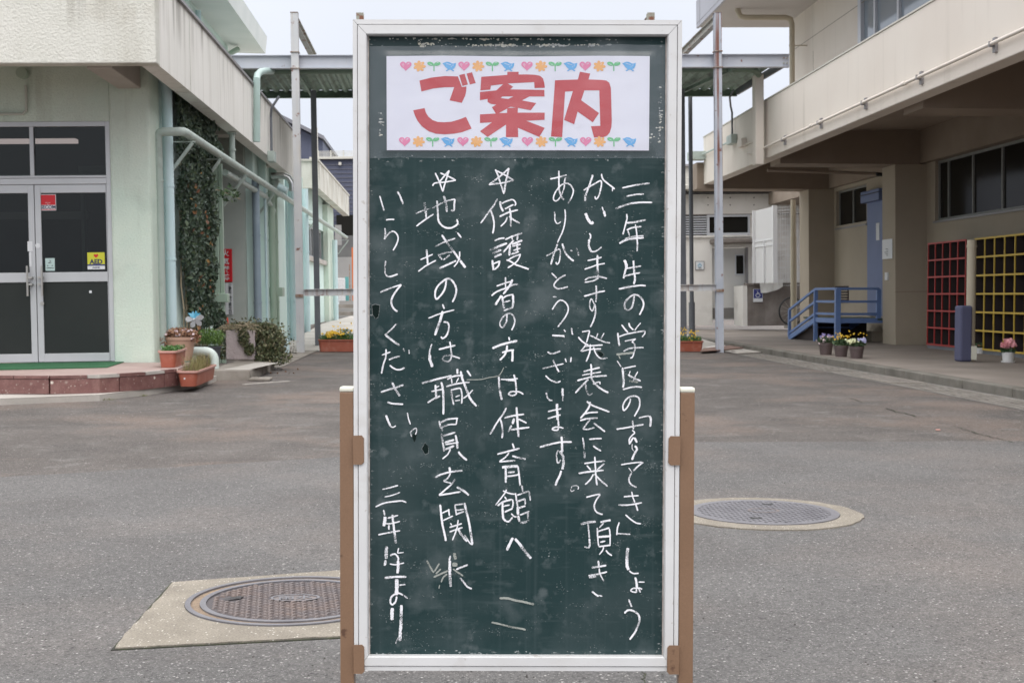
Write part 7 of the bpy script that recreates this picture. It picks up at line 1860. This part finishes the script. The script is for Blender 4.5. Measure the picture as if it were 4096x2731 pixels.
# weeds and moss along the kerb
m = MB(); 
for px_, py_ in ((410,1601),(420,1598),(560,1583),(770,1553),(1190,1412)):
    q = GP(px_,py_,Z=0); leafcloud(m, 60, lambda: (q.x+rnd.gauss(0,.04), q.y+rnd.gauss(0,.02), abs(rnd.gauss(0,.008))), .007, (0,-.5,1), rnd)
m.build('moss', PM('moss_tuft', (.13,.14,.04,1), rough=1), kind='stuff', label='small tufts of moss along the kerb edge')
# planters under the canopy
def marigold(px0, px1, pyb, pyr, Y, label, lp):
    a, b = GP(px0,pyb,Y=Y), GP(px1,pyb,Y=Y); zr = GP(px0,pyr,Y=Y).z
    t = long_planter('planter_box', lp, (a.x,Y), (b.x,Y), .24, zr-.008, m_terra, .008)
    m = MB(); blades(m, 900, lambda: (rnd.uniform(a.x+.04,b.x-.04), Y+rnd.uniform(-.08,.08), zr-.03), .13, .1, .003, .8); leafcloud(m, 700, lambda: (rnd.uniform(a.x+.03,b.x-.03), Y+rnd.uniform(-.1,.1), zr+rnd.random()*.08), .013, None, rnd)
    return t, a, b, zr, m
Y_ = 22.6
t, a, b, zr, m = marigold(1272,1480,1404,1357,Y_, '', 'terracotta planter of yellow flowers between the left canopy posts')
f = MB()
for k in range(70): q = GP(rnd.gauss(1328,17),rnd.gauss(1336,7),Y=Y_-.05); flower(f, (q.x,q.y+rnd.gauss(0,.04),q.z), .022, 7)
for k in range(26): q = GP(rnd.gauss(1380,26),rnd.gauss(1318,14),Y=Y_-.05); flower(f, (q.x,q.y,q.z), .017, 6)
leafcloud(m, 500, lambda: tuple(GP(rnd.gauss(1378,16),rnd.uniform(1315,1350),Y=Y_)), .013, None, rnd)
plant('yellow_flowers', 'yellow flowers in the terracotta planter between the left canopy posts', 'flowers', (a.x,Y_,zr), [('foliage',m,m_leafg),('petals',f,m_fyel)])
t, a, b, zr, m = marigold(2560,2812,1406,1363,Y_, '', 'terracotta planter of small orange flowers beside the right canopy post')
f = MB()
for k in range(44): q = GP(rnd.uniform(2700,2800),rnd.gauss(1336,12),Y=Y_-.05); flower(f, (q.x,q.y,q.z), .015, 6)
plant('orange_flowers', 'small orange flowers in the terracotta planter beside the right canopy post', 'flowers', (a.x,Y_,zr), [('foliage',m,m_leafg),('petals',f,m_fyel)])
# three brown pots on the terrace
def terrace_pot(px, pyb, w, hpx, label, mat):
    q = GP(px,pyb,Z=.1); k = q.y/5200
    return (q.x,q.y,.1), w*k/2, hpx*k
for px_, pyb, w, hp, lb_, lf, fl in (
    (3303,1419,57,50,'brown plastic pot of violet and cream pansies, left of the terrace trio', 'violet and cream pansies in the left pot of the terrace trio', ((m_fviol,20,-.02,.10,.09),(m_fpale,22,-.03,.05,.10))),
    (3364,1426,58,46,'brown plastic pot of small orange flowers, middle of the terrace trio', 'tall sprays of small orange flowers in the middle pot of the terrace trio', ((m_fyel,34,.02,.13,.16),)),
    (3426,1433,60,50,'brown plastic pot of cream and lilac flowers, right of the terrace trio', 'cream and lilac flowers in the right pot of the terrace trio', ((m_fcream,46,-.09,.07,.06),(m_flilac,24,.07,.09,.06),(m_fyel,8,.03,.17,.12)))):
    c, r, h = terrace_pot(px_, pyb, w, hp, lb_, m_potb)
    round_pot('flower_pot', lb_, c, r, h, m_potb, .045, .78)
    m = MB(); leafcloud(m, 700, ell((c[0],c[1],c[2]+h+.035),(r*1.25,r*1.2,.06)), .014, None, rnd); blades(m, 120, ell((c[0],c[1],c[2]+h),(r*.8,r*.8,.02)), .11, .1, .0016, .8)
    parts = [('foliage',m,m_leafd)]
    for mt, n_, ox, oz, sp_ in fl:
        f = MB()
        for k in range(n_): flower(f, (c[0]+ox+rnd.gauss(0,sp_*.5), c[1]-.04+rnd.gauss(0,.05), c[2]+h+oz+rnd.gauss(0,sp_*.22)), .013 if mt is m_fyel else .019, 5)
        parts.append(('petals',f,mt))
    plant('flowers', lf, 'flowers', (c[0],c[1],c[2]+h), parts)
for px_, pyb, w, hp, lb_, lf, n_, fm in ((4032,1449,50,42,'white plastic pot with a saucer in front of the yellow shoe shelf','round head of pink flowers in the white pot with a saucer',95,m_fpink),(3920,1414,46,24,'low white bowl pot at the foot of the shoe shelves','small dark red plant in the low white bowl',10,m_dry)):
    c, r, h = terrace_pot(px_, pyb, w, hp, lb_, m_white)
    t = round_pot('flower_pot', lb_, c, r, h, m_white, .015, .8)
    if n_ > 50: MB().lathe([(0,.0005),(r*1.05,.0005),(r*1.12,.022),(r*1.0,.022)], c, 28).build('saucer', m_white, t, smooth=True)
    m = MB(); leafcloud(m, 420 if n_ > 50 else 160, ell((c[0],c[1],c[2]+h+.03),(r*1.3,r*1.2,.05)), .016, None, rnd)
    f = MB()
    for k in range(n_): p = ell((c[0],c[1],c[2]+h+.105 if n_ > 50 else c[2]+h+.03),(r*1.2,r*1.1,.075 if n_ > 50 else .02))(); flower(f, p, .026 if n_ > 50 else .015, 6)
    plant('flowers', lf, 'flowers', (c[0],c[1],c[2]+h), [('foliage',m,m_leafd),('petals',f,fm)])
# scrap on the asphalt
sc_ = thing('scrap', 'tiny pinkish scrap of plastic lying on the asphalt to the right', 'scrap', tuple(GP(3752,1723,Z=0)))
q = GP(3752,1723,Z=0); MB().box(q.x-.014, q.x+.014, q.y-.01, q.y+.014, .0045, .013).build('piece', m_terra2, sc_)
